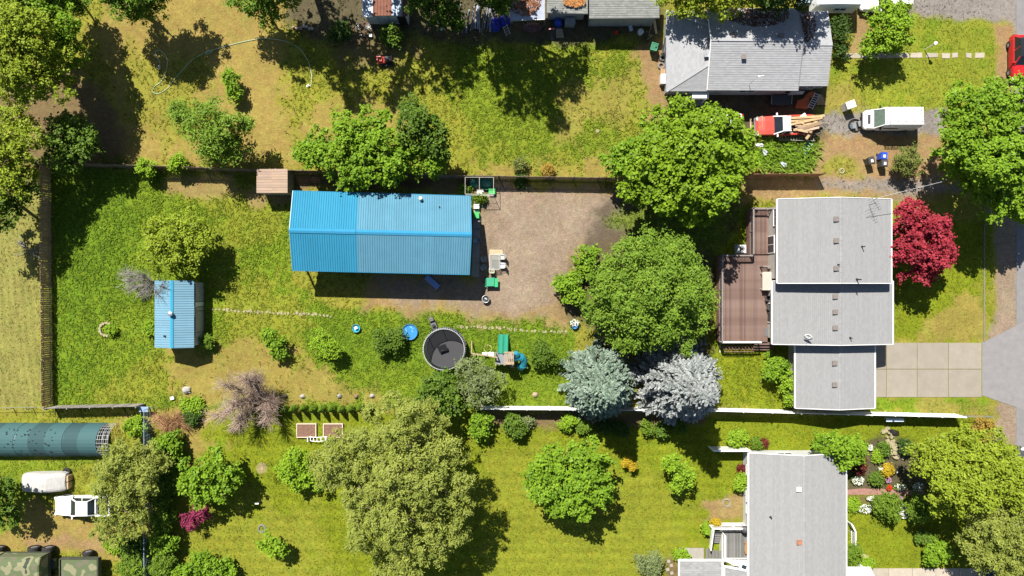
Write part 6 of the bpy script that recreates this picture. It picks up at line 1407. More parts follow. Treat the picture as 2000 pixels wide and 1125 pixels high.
b = MB(); b.box((D.x+.4, D.y-.55, 1.8), (.95, .05, .75)); b.build('side_panel', WOOD, t)
sl0 = P(982, 690, 1.4); sl1 = P(983, 653, .12)
for s in (-.25, .25):
    b = MB(); N = 8; rows = []
    for i in range(N+1):
        u = i/N; c = lerp(sl0, sl1, u); c.z = 1.4*(1-u)**1.05+.14+.0*u; w_ = .25
        rows.append([c+Vector((s+y, 0, z)) for y, z in ((-.24, .14), (-.2, .15), (-.17, .02), (0, -.02), (.17, .02), (.2, .15), (.24, .14))])
    for r0_, r1_ in zip(rows[:-1], rows[1:]):
        for i in range(6): b.face(r0_[i], r0_[i+1], r1_[i+1], r1_[i])
    b.build('slide', SLG, t, smooth=True)
b = MB(); c0 = P(1003, 700, 1.55); pts = [c0+Vector((0, 0, 0)), c0+Vector((.35, .12, -.05)), c0+Vector((.75, .05, -.25)), c0+Vector((.98, -.3, -.55)), c0+Vector((.9, -.75, -.85)), c0+Vector((.6, -1.0, -1.1))]; b.tube(pts, [.36, .38, .39, .39, .39, .4], 14); b.build('tube_slide', TEAL, t, smooth=True)
for k in (2, 4): b = MB(); b.tube([pts[k]-(pts[k]-pts[k-1]).normalized()*.04, pts[k]+(pts[k]-pts[k-1]).normalized()*.04], .425, 14); b.build('tube_collar', TEAL, t)
b = MB(); b.lathe([(.3, .0), (.34, .2), (.0, .5)], P(1008, 692, 1.8), 10); b.build('tube_cap', TEAL, t)
b = MB()
for k in range(5): b.bar((D.x+.55, D.y-.62-.1*k, 1.3-.26*k), (D.x+.95, D.y-.62-.1*k, 1.3-.26*k), .08, .05)
b.build('rung', WOOD, t)
b = MB(); b.torus(P(953, 681)+Vector((0, 0, .03)), .36, .03, 22, 5); solo('hoop', b, mat('yellow_hoop', (.5, .42, .2), .5, .1, 3), 'pale yellow hoop lying on the grass left of the green slide', 'hoop')
# ------------------------------------------------------------------ pools, mower, small yard things
PB = mat('blue_pool_plastic', (.03, .17, .42), .4, .06, 2); WAT = mat('pool_water', (.04, .2, .42), .06, .15, 2.5, spec=.5)
t = thing('paddling_pool', 'round blue plastic paddling pool on the grass left of the trampoline', 'pool', P(801, 648)); q = wloc(t)
b = MB(); b.lathe([(.66, 0), (.74, .3), (.78, .32), (.78, .29), (.7, .27), (.63, .05)], q, 28); b.build('tub', PB, t, smooth=True); b = MB(); b.disc(q+Vector((0, 0, .17)), .69, 28); b.build('water', WAT, t)
r_ = random.Random(8); b = MB()
for k in range(10): a = r_.uniform(0, 6.28); rr = .5*r_.random()**.5; b.lathe([(.05, .176), (.03, .19), (.0, .19)], q+Vector((rr*math.cos(a), rr*math.sin(a), 0)), 7)
b.build('floor_dots', mat('pale_dot', (.3, .5, .7), .4, .1, 3), t)
t = thing('water_table', 'small teal round tub with white lid on the grass', 'tub', P(697, 641)); q = wloc(t); b = MB(); b.lathe([(.3, 0), (.37, .34), (.4, .35), (.36, .32), (.3, .12), (.01, .12)], q, 20); b.build('tub', mat('teal_plastic', (.04, .30, .40), .4, .06, 2), t, smooth=True); b = MB(); b.box(q+Vector((-.02, .06, .36)), (.3, .26, .1), rz=.4); b.build('lid', WHITE, t)
def push_mower(px, py, rz, label, m):
    t = thing('lawn_mower', label, 'lawn mower'); b = MB(); b.loft([sect(x, w_, .12, zt, .06) for x, w_, zt in ((-.42, .22, .25), (-.3, .28, .32), (.2, .28, .34), (.4, .22, .26))]); b.build('deck', m, t)
    b = MB(); b.lathe([(.17, .3), (.17, .48), (.12, .54), (0, .55)], (0, 0, 0), 12); b.build('engine', CBK, t)
    for x in (-.32, .32):
        for s in (-1, 1): wheel(t, x, s*.28, .11, .06)
    b = MB()
    for s in (-.2, .2): b.tube([(-.35, s, .3), (-1.0, s, .95)], .015, 5)
    b.tube([(-1.0, -.2, .95), (-1.0, .2, .95)], .018, 5); b.build('handle', BLACKM, t)
    b = MB(); b.box((-.6, 0, .35), (.4, .4, .35), ry=-.5); b.build('grass_bag', mat('grey_bag', (.10, .10, .105), .8, .2, 5), t); place(t, px, py, rz)
push_mower(848, 636, -1.25, 'grey push mower parked against the top of the trampoline', mat('mower_grey', (.12, .12, .125), .4, .1, 3))
# riding mower on the upper lawn
t = thing('riding_mower', 'small red and black riding mower in the shade on the upper lawn', 'lawn mower'); MR = mat('mower_red', (.45, .05, .03), .35, .1, 2)
b = MB(); b.loft([sect(x, w_, .3, zt, .08) for x, w_, zt in ((.05, .26, .8), (.5, .25, .75), (.75, .2, .6))]); b.build('hood', CBK, t); b = MB(); b.loft([sect(x, w_, .3, zt, .06) for x, w_, zt in ((-.7, .36, .55), (-.3, .4, .6), (.05, .3, .5))]); b.build('fender', MR, t)
b = MB(); b.box((-.42, 0, .72), (.4, .42, .12)); b.box((-.62, 0, .92), (.1, .4, .35)); b.build('seat', MR, t); b = MB(); b.torus((-.02, 0, .95), .16, .018, 14, 5); b.tube([(.08, 0, .7), (-.02, 0, .95)], .02, 5); b.build('steering_wheel', CBK, t)
b = MB(); b.box((.05, 0, .2), (.7, 1.0, .14)); b.build('cutting_deck', CBK, t)
for x, r_ in ((-.45, .23), (.6, .17)):
    for s in (-1, 1): wheel(t, x, s*.42, r_, .18)
place(t, 753, 120, 0.05)
# items beside the workshop
b = MB(); q = P(845, 551); rows = []
for i, (x, w_) in enumerate(((-.8, .14), (-.74, .2), (.74, .2), (.8, .14))): rows.append([(x, -w_-.05, .1), (x, w_+.05, .1), (x, w_, .32), (x, -w_, .32)])
b.loft(rows); b.v = [tuple(Matrix.Rotation(-.72, 3, 'Z') @ Vector((v[0], v[1]*1.25, v[2]))+q) for v in b.v]; solo('sled', b, mat('pale_blue_tub', (.17, .27, .55), .5, .06, 2), 'pale blue upturned tub lying in the workshop shade', 'tub', q)
# glass patio table with chairs
t = thing('patio_table', 'glass topped patio table on the gravel east of the workshop', 'table', P(966, 512)); q = wloc(t)
b = MB(); b.box(q+Vector((0, 0, .72)), (.95, 1.45, .012)); b.build('glass_top', mat('table_glass', (.3, .34, .34), .1, .05, 2, alpha=.3), t); b = MB()
for s in (-1, 1): b.bar(q+Vector((s*.47, -.73, .72)), q+Vector((s*.47, .73, .72)), .03, .03); b.bar(q+Vector((-.47, s*.73, .722)), q+Vector((.47, s*.73, .722)), .03, .03)
b.build('rim', mat('pale_metal', (.55, .54, .5), .4, .08, 3), t)
for sx in (-.42, .42):
    for sy in (-.68, .68): b = MB(); b.tube([q+Vector((sx, sy, 0)), q+Vector((sx*.95, sy*.95, .71))], .018, 5); b.build('leg', mat('pale_metal', (.55, .54, .5)), t)
CH = mat('pale_sling', (.36, .37, .36), .6, .08, 4); CHD = mat('grey_sling', (.2, .23, .25), .6, .1, 4); CHY = mat('cream_sling', (.4, .4, .29), .6, .08, 4)
deck_chair(981, 502, 0, PI, 'pale patio chair at the upper right of the glass table', CH); deck_chair(981, 519, 0, PI, 'white patio chair at the lower right of the glass table', mat('white_sling', (.5, .52, .54), .6, .05, 3))
deck_chair(946, 507, 0, 0.2, 'grey-blue patio chair at the upper left of the glass table', CHD); deck_chair(945, 522, 0, .6, 'grey patio chair at the lower left of the glass table', CHD); deck_chair(961, 528, 0, PI/2, 'cream patio chair at the foot of the glass table', CHY)
b = MB(); q = P(969, 493); b.box(q+Vector((0, 0, .02)), (1.3, .55, .03)); solo('wood_sheet', b, mat('plywood', (.42, .32, .2)), 'tan board lying on the gravel above the glass table', 'board')
# green garden cart
t = thing('garden_cart', 'green garden cart on the gravel below the glass table', 'cart', P(957, 551)); q = wloc(t); GC = mat('green_cart', (.03, .27, .15), .5, .1, 3)
b = MB(); b.lathe([(.3, .3), (.42, .62), (.44, .62), (.4, .6), (.28, .34), (.01, .34)], q, 4, 1.5, 1.2); b.v = [tuple(Matrix.Rotation(PI/4, 3, 'Z') @ (Vector(v)-q)+q) for v in b.v]; b.build('tub', GC, t)
b = MB(); b.box(q+Vector((.05, 0, .64)), (.75, .8, .04)); b.build('lid', GC, t); b = MB(); b.box(q+Vector((.62, -.05, .5)), (.35, .85, .1)); b.build('tailboard', mat('green_cart_bright', (.02, .33, .12), .5, .1, 3), t)
b = MB(); b.tube([q+Vector((-.5, 0, .4)), q+Vector((-.8, 0, .8))], .025, 6); b.build('handle', BLACKM, t)
for sx in (-.35, .4):
    for sy in (-.42, .42): b = MB(); b.torus(q+Vector((sx, sy, .18)), .14, .04, 12, 6, 'y'); b.build('wheel', TYRE, t)
# fire drum
t = thing('fire_pit', 'round steel fire pit with ash at the corner of the workshop shadow', 'fire pit', P(949, 584)); q = wloc(t); b = MB(); b.lathe([(.3, 0), (.36, .4), (.39, .42), (.33, .4), (.28, .1)], q, 20); b.build('drum', GALV, t, smooth=True); b = MB(); b.lathe([(.3, .2), (.001, .26)], q, 14, cap=False); b.build('ash', mat('ash', (.05, .05, .05), .95, .5, 15), t); b = MB(); b.tube([q+Vector((-.1, .1, .25)), q+Vector((.12, -.05, .4))], .05, 6); b.build('log', mat('white_ash', (.5, .48, .45), .9, .2, 8), t)
# things on the apron
def small_box(name, label, cat, px, py, d, m, z=.06, rz=0, lid=None):
    q = P(px, py, z); t = thing(name, label, cat, q); b = MB(); b.box(q+Vector((0, 0, d[2]/2)), d, rz=rz); b.build('case', m, t); b = MB(); b.box(q+Vector((0, 0, d[2]+.02)), (d[0]*1.05, d[1]*1.05, .04), rz=rz); b.build('lid', lid or m, t); return t
small_box('storage_box', 'bright green storage box against the workshop gable', 'box', 931, 421, (.5, .6, .5), mat('bright_green', (.04, .36, .08), .5, .08, 3)); small_box('cooler', 'pale blue and white cooler at the north corner of the workshop gable', 'cooler', 931, 404, (.5, .4, .4), mat('cooler_blue', (.2, .4, .62), .5, .08, 3), lid=WHITE)
small_box('step_block', 'grey wooden step at the workshop gable door', 'step', 931, 437, (.7, .9, .2), mat('grey_step', (.2, .19, .18), .8, .15, 4)); small_box('tan_tote', 'tan tote above the cooler by the workshop corner', 'box', 932, 397, (.55, .35, .3), mat('tan_tote', (.45, .36, .25), .7, .1, 3))
t = thing('bucket', 'grey bucket by the workshop gable wall', 'bucket', P(936, 470, .06)); q = wloc(t); b = MB(); b.lathe([(.16, 0), (.2, .34), (.22, .36), (.18, .33), (.14, .05), (.01, .05)], q, 16); b.build('pail', mat('bucket_grey', (.3, .33, .36), .5, .1, 3), t); b = MB(); b.torus(q+Vector((0, 0, .36)), .21, .012, 16, 4); b.build('rim', GALV, t)
small_box('parts_bin', 'small blue-grey bin beside the bucket on the workshop apron', 'box', 928, 471, (.35, .35, .3), mat('bin_grey_blue', (.25, .33, .4), .6, .1, 3))
# wire cage
t = thing('cage', 'tall metal-framed cage against the back fence at the gravel drive', 'cage', P(938, 362)); LEN = mat('cage_frame', (.4, .38, .34), .5, .15, 3, metal=.3); x0_, x1_ = P(911, 0).x, P(965, 0).x; y0_, y1_ = P(0, 384).y, P(0, 352).y; hz = 1.8; b = MB()
xm_ = (x0_+x1_)/2
for x in (x0_, xm_, x1_):
    for y in (y0_, y1_): b.tube([(x, y, 0), (x, y, hz)], .025, 6)
    b.tube([(x, y0_, hz), (x, y1_, hz)], .025, 6)
for y in (y0_, y1_): b.tube([(x0_, y, hz), (x1_, y, hz)], .025, 6)
b.tube([(xm_, y0_, .9), (x1_, y0_, .9)], .02, 5); b.build('frame', LEN, t); b = MB()
for k in range(18): x = lerp(x0_, x1_, k/17); b.bar((x, y0_, 0), (x, y0_, hz), .007, .007); b.bar((x, y1_, 0), (x, y1_, hz), .007, .007)
for k in range(9): z = hz*(k+.5)/9; b.bar((x0_, y0_, z), (x1_, y0_, z), .007, .007)
b.build('wire_mesh', LEN, t, kind='stuff')
DGR = mat('dark_green_plastic', (.015, .12, .085), .5, .1, 3)
t = thing('paddling_pool', 'dark green round pool inside the wire cage', 'pool', P(950, 358)); q = wloc(t); b = MB(); b.lathe([(.6, 0), (.66, .26), (.7, .27), (.62, .25), (.56, .06), (.01, .06)], q, 24); b.build('tub', DGR, t, smooth=True); b = MB(); b.torus(q+Vector((0, 0, .08)), .32, .02, 20, 5); b.build('ring', mat('teal_plastic', (.04, .30, .40)), t)
b = MB(); q = P(926, 358); b.lathe([(.55, .0), (.6, .25), (.4, .5), (.0, .6)], q, 10, 1.0, .9); solo('dog_house', b, DGR, 'dark green domed shelter in the left half of the wire cage', 'shelter', q)
small_box('green_crate', 'bright green crate at the front right of the wire cage', 'crate', 961, 375, (.6, .5, .35), mat('bright_green', (.04, .36, .08)), 0); small_box('white_cart', 'small white cart at the front of the wire cage', 'cart', 938, 376, (.6, .4, .3), WHITE, 0)
# ------------------------------------------------------------------ yard bits
t = thing('stone_ring', 'ring of stones round a leafy weed in the left yard', 'stone ring', P(208, 643))
for k in range(13):
    a = 2*PI*k/13+.1; o = link('stone', sm_[k % 5], t, STONE); o.location = (.62*math.cos(a), .62*math.sin(a), .04); o.scale = (.9, 1.1, 3); o.rotation_euler.z = a
shrub('leafy weed growing over the stone ring', 'lime', 219, 645, 8, .5)
def rock(px, py, s, label, m, seed, h=.6):
    r_ = random.Random(seed); b = MB(); n = 9; pr = [(1, 0), (1.05, .25), (.85, .6), (.45, .9), (.0, 1)]; jit = [[r_.uniform(.8, 1.2) for _ in range(n)] for _ in pr]; q = P(px, py); rows = []
    for (r, z), j in zip(pr, jit): rows.append([(q.x+r*s*j[k]*math.cos(2*PI*k/n)*1.2, q.y+r*s*j[k]*math.sin(2*PI*k/n), z*s*h*(.9+.2*j[k]))  for k in range(n)])
    b.loft(rows); return solo('rock', b, m, label, 'rock', q)
PS = mat('pale_rock', (.33, .31, .28), .9, .2, 4, bump=.3)
rock(365, 762, .35, 'pale boulder on the dry grass above the plank fence', PS, 1, 1.1); small_box('white_box', 'small white box on dry grass near the plank fence', 'box', 338, 777, (.35, .3, .2), mat('pale_box', (.6, .62, .66), .6, .05, 3), 0, .3)
rock(1045, 770, .22, 'tan stone on the grass above the white fence', mat('tan_rock', (.38, .27, .2), .9, .2, 4), 2, 1.6)
for k, x in enumerate((557, 591, 663, 696, 727)):
    rock(x, 773+(k % 2), .2, ['dark stub at the left end of the row of stubs above the conifers', 'grey stub, second in the row above the conifers', 'grey stub in the middle of the row above the conifers', 'brown stub, fourth in the row above the conifers', 'pale stub at the right end of the row above the conifers'][k], [mat('stub_dark', (.1, .085, .07), .9, .2, 4), PS, mat('stub_grey', (.25, .25, .22), .9, .2, 4), mat('stub_brown', (.2, .12, .08), .9, .2, 4), PS][k], 10+k, 1.4)
# raised beds and white bridge
for k, (xa, xb, lb) in enumerate(((580, 617, 'left raised bed with white edging and brown mulch'), (632, 669, 'right raised bed with white edging partly under the willow'))):
    t = thing('raised_bed', lb, 'raised bed', P((xa+xb)/2, 841)); p0, p1 = P(xa, 854, .2), P(xb, 828, .2); b = MB(); b.box(((p0.x+p1.x)/2, (p0.y+p1.y)/2, .08), (p1.x-p0.x-.1, p1.y-p0.y-.1, .2)); b.build('mulch', mat('mulch', (.17, .095, .065), .95, .5, 10, bump=.5), t)
    for sx in (p0.x, p1.x): b = MB(); b.box((sx, (p0.y+p1.y)/2, .13), (.08, p1.y-p0.y+.08, .26)); b.build('edge_board', mat('cream_board', (.55, .45, .34), .7, .1, 4), t)
    for sy in (p0.y, p1.y): b = MB(); b.box(((p0.x+p1.x)/2, sy, .133), (p1.x-p0.x-.084, .08, .26)); b.build('edge_board', mat('cream_board', (.55, .45, .34)), t)
t = thing('garden_bridge', 'small white arched garden bridge between the raised beds', 'bridge', P(622, 856)); q = wloc(t)
for s in (-.2, .2):
    b = MB(); b.tube([q+Vector((-.9+1.8*i/8, s, .1+.4*math.sin(PI*i/8))) for i in range(9)], .035, 6); b.build('rail', WHITE, t)
for k in range(5): u = (k+.5)/5; c = q+Vector((-.9+1.8*u, 0, .1+.4*math.sin(PI*u))); b = MB(); b.bar(c-Vector((0, .2, 0)), c+Vector((0, .2, 0)), .06, .03); b.build('slat', WHITE, t)
for s in (-.9, .9): b = MB(); b.box(q+Vector((s, 0, .3)), (.06, .44, .6)); b.build('post', WHITE, t)
# pole with round brown top, bird bath and hose reel on the lawn
t = thing('wind_spinner', 'tall pole with round brown wire head on the lower left lawn', 'garden ornament', P(528, 902)); q = wloc(t); b = MB(); b.tube([q, q+Vector((0, 0, 2.3))], .025, 6); b.build('pole', BLACKM, t); b = MB()
for k in range(16): a = PI*2*k/16; b.bar(q+Vector((0, 0, 2.3)), q+Vector((.5*math.cos(a), .5*math.sin(a), 2.36)), .03, .012)
for rr in (.2, .35, .5): b.torus(q+Vector((0, 0, 2.35)), rr, .02, 22, 4)
b.build('head', mat('rust_wire', (.35, .24, .17), .8, .2, 5), t)
b = MB(); q = P(512, 1032); b.torus(q+Vector((0, 0, .05)), .38, .03, 22, 5); b.torus(q+Vector((0, .03, .09)), .3, .03, 20, 5); solo('hose_coil', b, mat('grey_hose', (.2, .22, .22), .6, .1, 4), 'grey coil of hose on the lower left lawn', 'hose')
b = MB(); q = P(1419, 982); b.torus(q+Vector((0, 0, .04)), .42, .03, 22, 5); b.torus(q+Vector((.05, .03, .08)), .35, .03, 20, 5); b.torus(q+Vector((-.02, .05, .11)), .3, .03, 18, 5); solo('hose_coil', b, mat('tan_hose', (.3, .26, .22), .6, .1, 4), 'coil of hose on the bare patch west of the lower right house', 'hose')
b = MB(); q = P(508, 978); b.box(q+Vector((0, 0, .9)), (.4, .1, .1)); b.tube([q, q+Vector((0, 0, .9))], .02, 5); solo('bird_feeder', b, WHITE, 'little white feeder on a thin pole in the lower left lawn', 'bird feeder', q)
# hose across the dry yard
hp = [(607, 170), (609, 150), (604, 125), (595, 108), (585, 95), (570, 86), (555, 80), (535, 77), (515, 75), (500, 77), (470, 83), (440, 91), (415, 98), (405, 100), (402, 104), (407, 106), (415, 100), (395, 106), (375, 118), (358, 136), (345, 150), (330, 170), (320, 178), (310, 183), (303, 182), (298, 178), (303, 168), (313, 162), (320, 150), (326, 135), (327, 118), (322, 107), (315, 100), (308, 98), (304, 102), (306, 110), (312, 120), (312, 128)]
pts = [P(x, y)+Vector((0, 0, .03)) for x, y in hp]; sm = []
for i in range(len(pts)-1):
    p0, p1, p2, p3 = pts[max(i-1, 0)], pts[i], pts[i+1], pts[min(i+2, len(pts)-1)]
    for k in range(4): u = k/4; sm.append(.5*((2*p1)+(p2-p0)*u+(2*p0-5*p1+4*p2-p3)*u*u+(3*p1-p0-3*p2+p3)*u**3))
b = MB(); b.tube(sm+[pts[-1]], .028, 6); solo('garden_hose', b, mat('pale_green_hose', (.42, .56, .38), .5, .1, 3), 'pale green garden hose looping over the dry grass at the top left', 'hose')
b = MB(); b.box(P(312, 132)+Vector((0, 0, .06)), (.2, .35, .12)); solo('sprinkler', b, mat('sprinkler_grey', (.4, .4, .4), .5, .1, 3), 'small grey sprinkler at the looped end of the green hose', 'sprinkler'); b = MB(); q = P(602, 168); b.box(q+Vector((0, 0, .08)), (.3, .2, .15), rz=.5); b.lathe([(.06, .15), (.02, .3)], q, 8); solo('sprinkler', b, mat('sprinkler_pale', (.55, .55, .45), .5, .1, 3), 'pale sprinkler at the shaded end of the green hose', 'sprinkler', q)
b = MB(); b.lathe([(.16, 0), (.17, .05), (.1, .08), (.08, .05), (.01, .04)], P(1167, 256), 12); solo('disc', b, mat('pale_disc', (.3, .26, .18), .7, .1, 4), 'small pale disc lying in the upper lawn', 'disc'); b = MB(); b.torus(P(1644, 334)+Vector((0, 0, .03)), .22, .07, 16, 6); solo('ring', b, mat('pale_disc', (.55, .48, .36)), 'pale ring lying on the weedy drive corner', 'ring')
# planter with pot on the gravel edge
t = thing('planter', 'blue pot with white flowers at the edge of the gravel under the shaggy tree', 'planter', P(1122, 636)); q = wloc(t); b = MB(); b.lathe([(.2, 0), (.28, .4), (.3, .42), (.25, .38), (.01, .36)], q, 16); b.build('pot', PB, t)
# ------------------------------------------------------------------ lamp post, bins, boxes on the right
t = thing('lamp_post', 'white lamp post with lantern on the top right lawn', 'lamp post', P(1806, 97)); q = wloc(t); b = MB(); b.tube([q, q+Vector((0, 0, 1.45))], .045, 8); b.build('post', WHITE, t); b = MB(); b.lathe([(.07, 1.45), (.13, 1.5), (.17, 1.78), (.0, 1.9)], q, 6); b.build('lantern', mat('lantern_glass', (.5, .52, .52), .2, .1, 4), t); b = MB(); b.lathe([(.2, 1.78), (.0, 1.92)], q, 6); b.build('cap', WHITE, t)
def bin_(label, px, py, m, lidm, rz=0, open_=False):
    t = thing('wheelie_bin', label, 'bin'); b = MB(); b.loft([[(-.22, -.26, .05), (.22, -.26, .05), (.22, .26, .05), (-.22, .26, .05)], [(-.28, -.33, .98), (.28, -.33, .98), (.28, .33, .98), (-.28, .33, .98)]]); b.build('tub', m, t)
    if not open_:
        b = MB(); b.loft([[(-.31, -.37, .98), (.31, -.37, .98), (.31, .35, .98), (-.31, .35, .98)], [(-.27, -.3, 1.08), (.27, -.3, 1.08), (.27, .3, 1.08), (-.27, .3, 1.08)]]); l_ = b.build('lid', lidm, t); b = MB(); b.box((0, -.05, 1.085), (.22, .26, .012)); b.build('sticker', WHITE, l_)
    else:
        b = MB(); b.box((0, 0, .96), (.5, .6, .02)); b.build('inside', CBK, t); b = MB()
        for s in (-1, 1): b.bar((s*.3, -.34, 1.0), (s*.3, .34, 1.0), .06, .05); b.bar((-.3, s*.34, 1.002), (.3, s*.34, 1.002), .06, .05)
        b.build('rim', lidm, t); b = MB(); b.box((0, .42, .6), (.58, .05, .75), rx=.25); b.build('lid', lidm, t)
    b = MB(); b.tube([(-.24, .36, .95), (.24, .36, .95)], .02, 6); b.build('handle', CBK, t)
    for s in (-1, 1): b = MB(); b.torus((s*.25, .28, .1), .08, .03, 12, 5, 'x'); b.build('wheel', TYRE, t)
    place(t, px, py, rz)
BKB = mat('bin_black', (.05, .05, .052), .55, .1, 3); BLB = mat('bin_blue', (.02, .07, .45), .45, .08, 3); GRB = mat('bin_green', (.02, .13, .07), .5, .1, 3)
bin_('black wheeled bin left of the blue bin', 1692, 317, BKB, BKB, .2); bin_('bright blue wheeled bin on the dry verge', 1716, 308, BLB, BLB, -.1); bin_('black wheeled bin in front of the blue bin', 1717, 322, BKB, BKB, 0); bin_('open green wheeled bin at the west corner of the upper house', 1274, 98, GRB, mat('green_rim', (.04, .25, .14), .5, .1, 3), -.3, True)
t = small_box('freezer_box', 'white box-shaped appliance standing on the lawn edge above the van', 'appliance', 1651, 210, (.85, .65, 1.1), WHITE, 0, .35)
t = thing('hose_ring', 'black ring of pipe with two small machines inside on the gravel', 'pipe ring', P(1669, 245)); q = wloc(t)
for k in range(3): b = MB(); b.torus(q+Vector((.02*k, 0, .04+.05*k)), .62-.02*k, .03, 28, 5); b.build('coil', BLACKM, t)
small_box('pump', 'left small machine with blue casing inside the pipe ring', 'machine', 1665, 247, (.34, .5, .32), mat('machine_blue', (.25, .4, .55), .5, .2, 6), 0, .1, GALV); small_box('pump', 'right small machine with dark casing inside the pipe ring', 'machine', 1676, 243, (.3, .5, .32), mat('machine_dark', (.08, .09, .08), .5, .3, 6), 0, .25, GALV)
# ladders, boards around the red pickup
def ladder(label, p, q, w_, n, m, rail=.06):
    p, q = Vector(p), Vector(q); t = thing('ladder', label, 'ladder', p); d = (q-p).normalized(); s = d.cross(Vector((0, 0, 1))).normalized()*w_/2
    for k in (-1, 1): b = MB(); b.bar(p+s*k, q+s*k, .04, rail); b.build('rail', m, t)
    for k in range(n): c = lerp(p, q, (k+.5)/n); b = MB(); b.bar(c-s, c+s, .05, .035); b.build('rung', m, t)
ALU = mat('ladder_alu', (.6, .6, .6)); ladder('green step ladder lying in the weeds by the red pickup', P(1568, 300, .25), P(1583, 278, .5), .55, 5, mat('green_ladder', (.25, .5, .36), .5, .1, 3)); ladder('long ladder lying along the south side of the red pickup', P(1520, 268, .6), P(1592, 270, .6), .5, 13, mat('ladder_grey', (.3, .27, .25), .6, .2, 3)); ladder('grey ladder leaning over the orange boards by the upper house', P(1582, 212, .4), P(1597, 182, 1.1), .5, 7, ALU)
RUST = mat('rust_sheet', (.33, .10, .035), .85, .2, 3)
b = MB(); b.slab([P(1553, 211, .25), P(1577, 213, .3), P(1583, 188, .8), P(1558, 196, .6)], .05); solo('rust_panel', b, RUST, 'orange-brown sheet lying south of the upper house, lower one', 'sheet'); b = MB(); b.slab([P(1570, 190, .7), P(1592, 190, .75), P(1592, 178, 1.0), P(1580, 180, 1.0)], .05); solo('rust_panel', b, RUST, 'orange-brown sheet lying south of the upper house, upper one', 'sheet')
b = MB(); b.slab([P(1595, 205, .15), P(1614, 205, .12), P(1610, 196, .12), P(1606, 184, .2), P(1597, 186, .2)], .03); solo('cardboard', b, mat('cardboard', (.34, .22, .12), .9, .12, 3), 'torn brown cardboard beside the grey ladder', 'cardboard')
t = thing('trailer_frame', 'dark flat trailer with grey rail in the shade of the upper house', 'trailer', P(1522, 196)); q = wloc(t); b = MB(); b.box(q+Vector((0, -.1, .45)), (1.9, 1.0, .06)); b.build('floor', mat('dark_floor', (.06, .065, .07), .8, .2, 3), t); b = MB(); b.tube([q+Vector((-1.0, -.5, .6)), q+Vector((-1.0, .45, .7)), q+Vector((1.0, .5, .7)), q+Vector((.95, -.5, .6))], .04, 6); b.build('rail', GALV, t)
for s in (-1, 1): b = MB(); b.torus(q+Vector((s*.6, -.55, .25)), .2, .06, 14, 6, 'y'); b.build('wheel', TYRE, t)
b = MB(); b.slab([P(1538, 186, .5), P(1568, 184, 1.2), P(1572, 178, 1.5), P(1545, 178, 1.3)], .03); solo('tarp', b, mat('grey_tarp', (.3, .36, .42), .5, .15, 3), 'grey-blue tarp hanging below the east end of the upper house', 'tarp')
for k, (x, y, a, lb) in enumerate(((1480, 285, .2, 'white metal scrap in the tall weeds, upper piece'), (1490, 299, 1.2, 'grey metal scrap in the tall weeds, below the white piece'), (1527, 323, .8, 'grey metal can in the weeds above the brown fence'))):
    b = MB(); q = P(x, y); b.box(q+Vector((0, 0, .35)), (.75 if k == 0 else .65, .28, .2), rz=-a); b.box(q+Vector((.12, .05, .48)), (.3, .18, .1), rz=-a+.4); solo('metal_scrap', b, mat('scrap_white', (.5, .52, .54), .5, .2, 4) if k == 0 else mat('scrap_grey', (.36, .39, .41), .5, .2, 4), lb, 'scrap', q)
b = MB(); r_ = random.Random(5)
for k in range(9): p = P(1540+r_.uniform(-16, 16), 292+r_.uniform(-5, 5), .2); b.bar(p, p+Vector((r_.uniform(-.7, .7), r_.uniform(-.25, .25), .1)), .05, .04)
solo('scrap_rods', b, mat('scrap_dark', (.1, .09, .085), .7, .2, 4), 'tangle of dark scrap rods in the weeds by the green ladder', 'scrap', P(1540, 292))
# items at the west wall of the upper house
b = MB(); b.bar(P(1300, 72, 1.6), P(1294, 103, .1), .14, .1); solo('downpipe', b, WHITE, 'white pipe leaning on the west wall of the upper house', 'pipe', P(1295, 103)); b = MB(); b.torus(P(1294, 114)+Vector((0, 0, .1)), .27, .07, 18, 6); b.torus(P(1294, 114)+Vector((0, 0, .22)), .26, .07, 18, 6); solo('tyre_stack', b, GALV, 'grey ring at the west wall of the upper house', 'ring', P(1294, 114)); b = MB(); b.torus(P(1291, 129)+Vector((0, 0, .1)), .26, .1, 18, 6); solo('loose_tyre', b, mat('dusty_tyre', (.2, .18, .16), .9, .2, 5), 'dusty tyre at the west wall of the upper house', 'tyre', P(1291, 129))
small_box('white_cabinet', 'white cabinet at the southwest corner of the upper house', 'cabinet', 1293, 158, (.55, .9, .7), mat('cabinet_white', (.6, .58, .56), .6, .08, 3), 0); small_box('cardboard_box', 'tan box between the tyre and the white cabinet', 'box', 1293, 142, (.45, .5, .4), mat('cardboard', (.34, .22, .12)), 0)
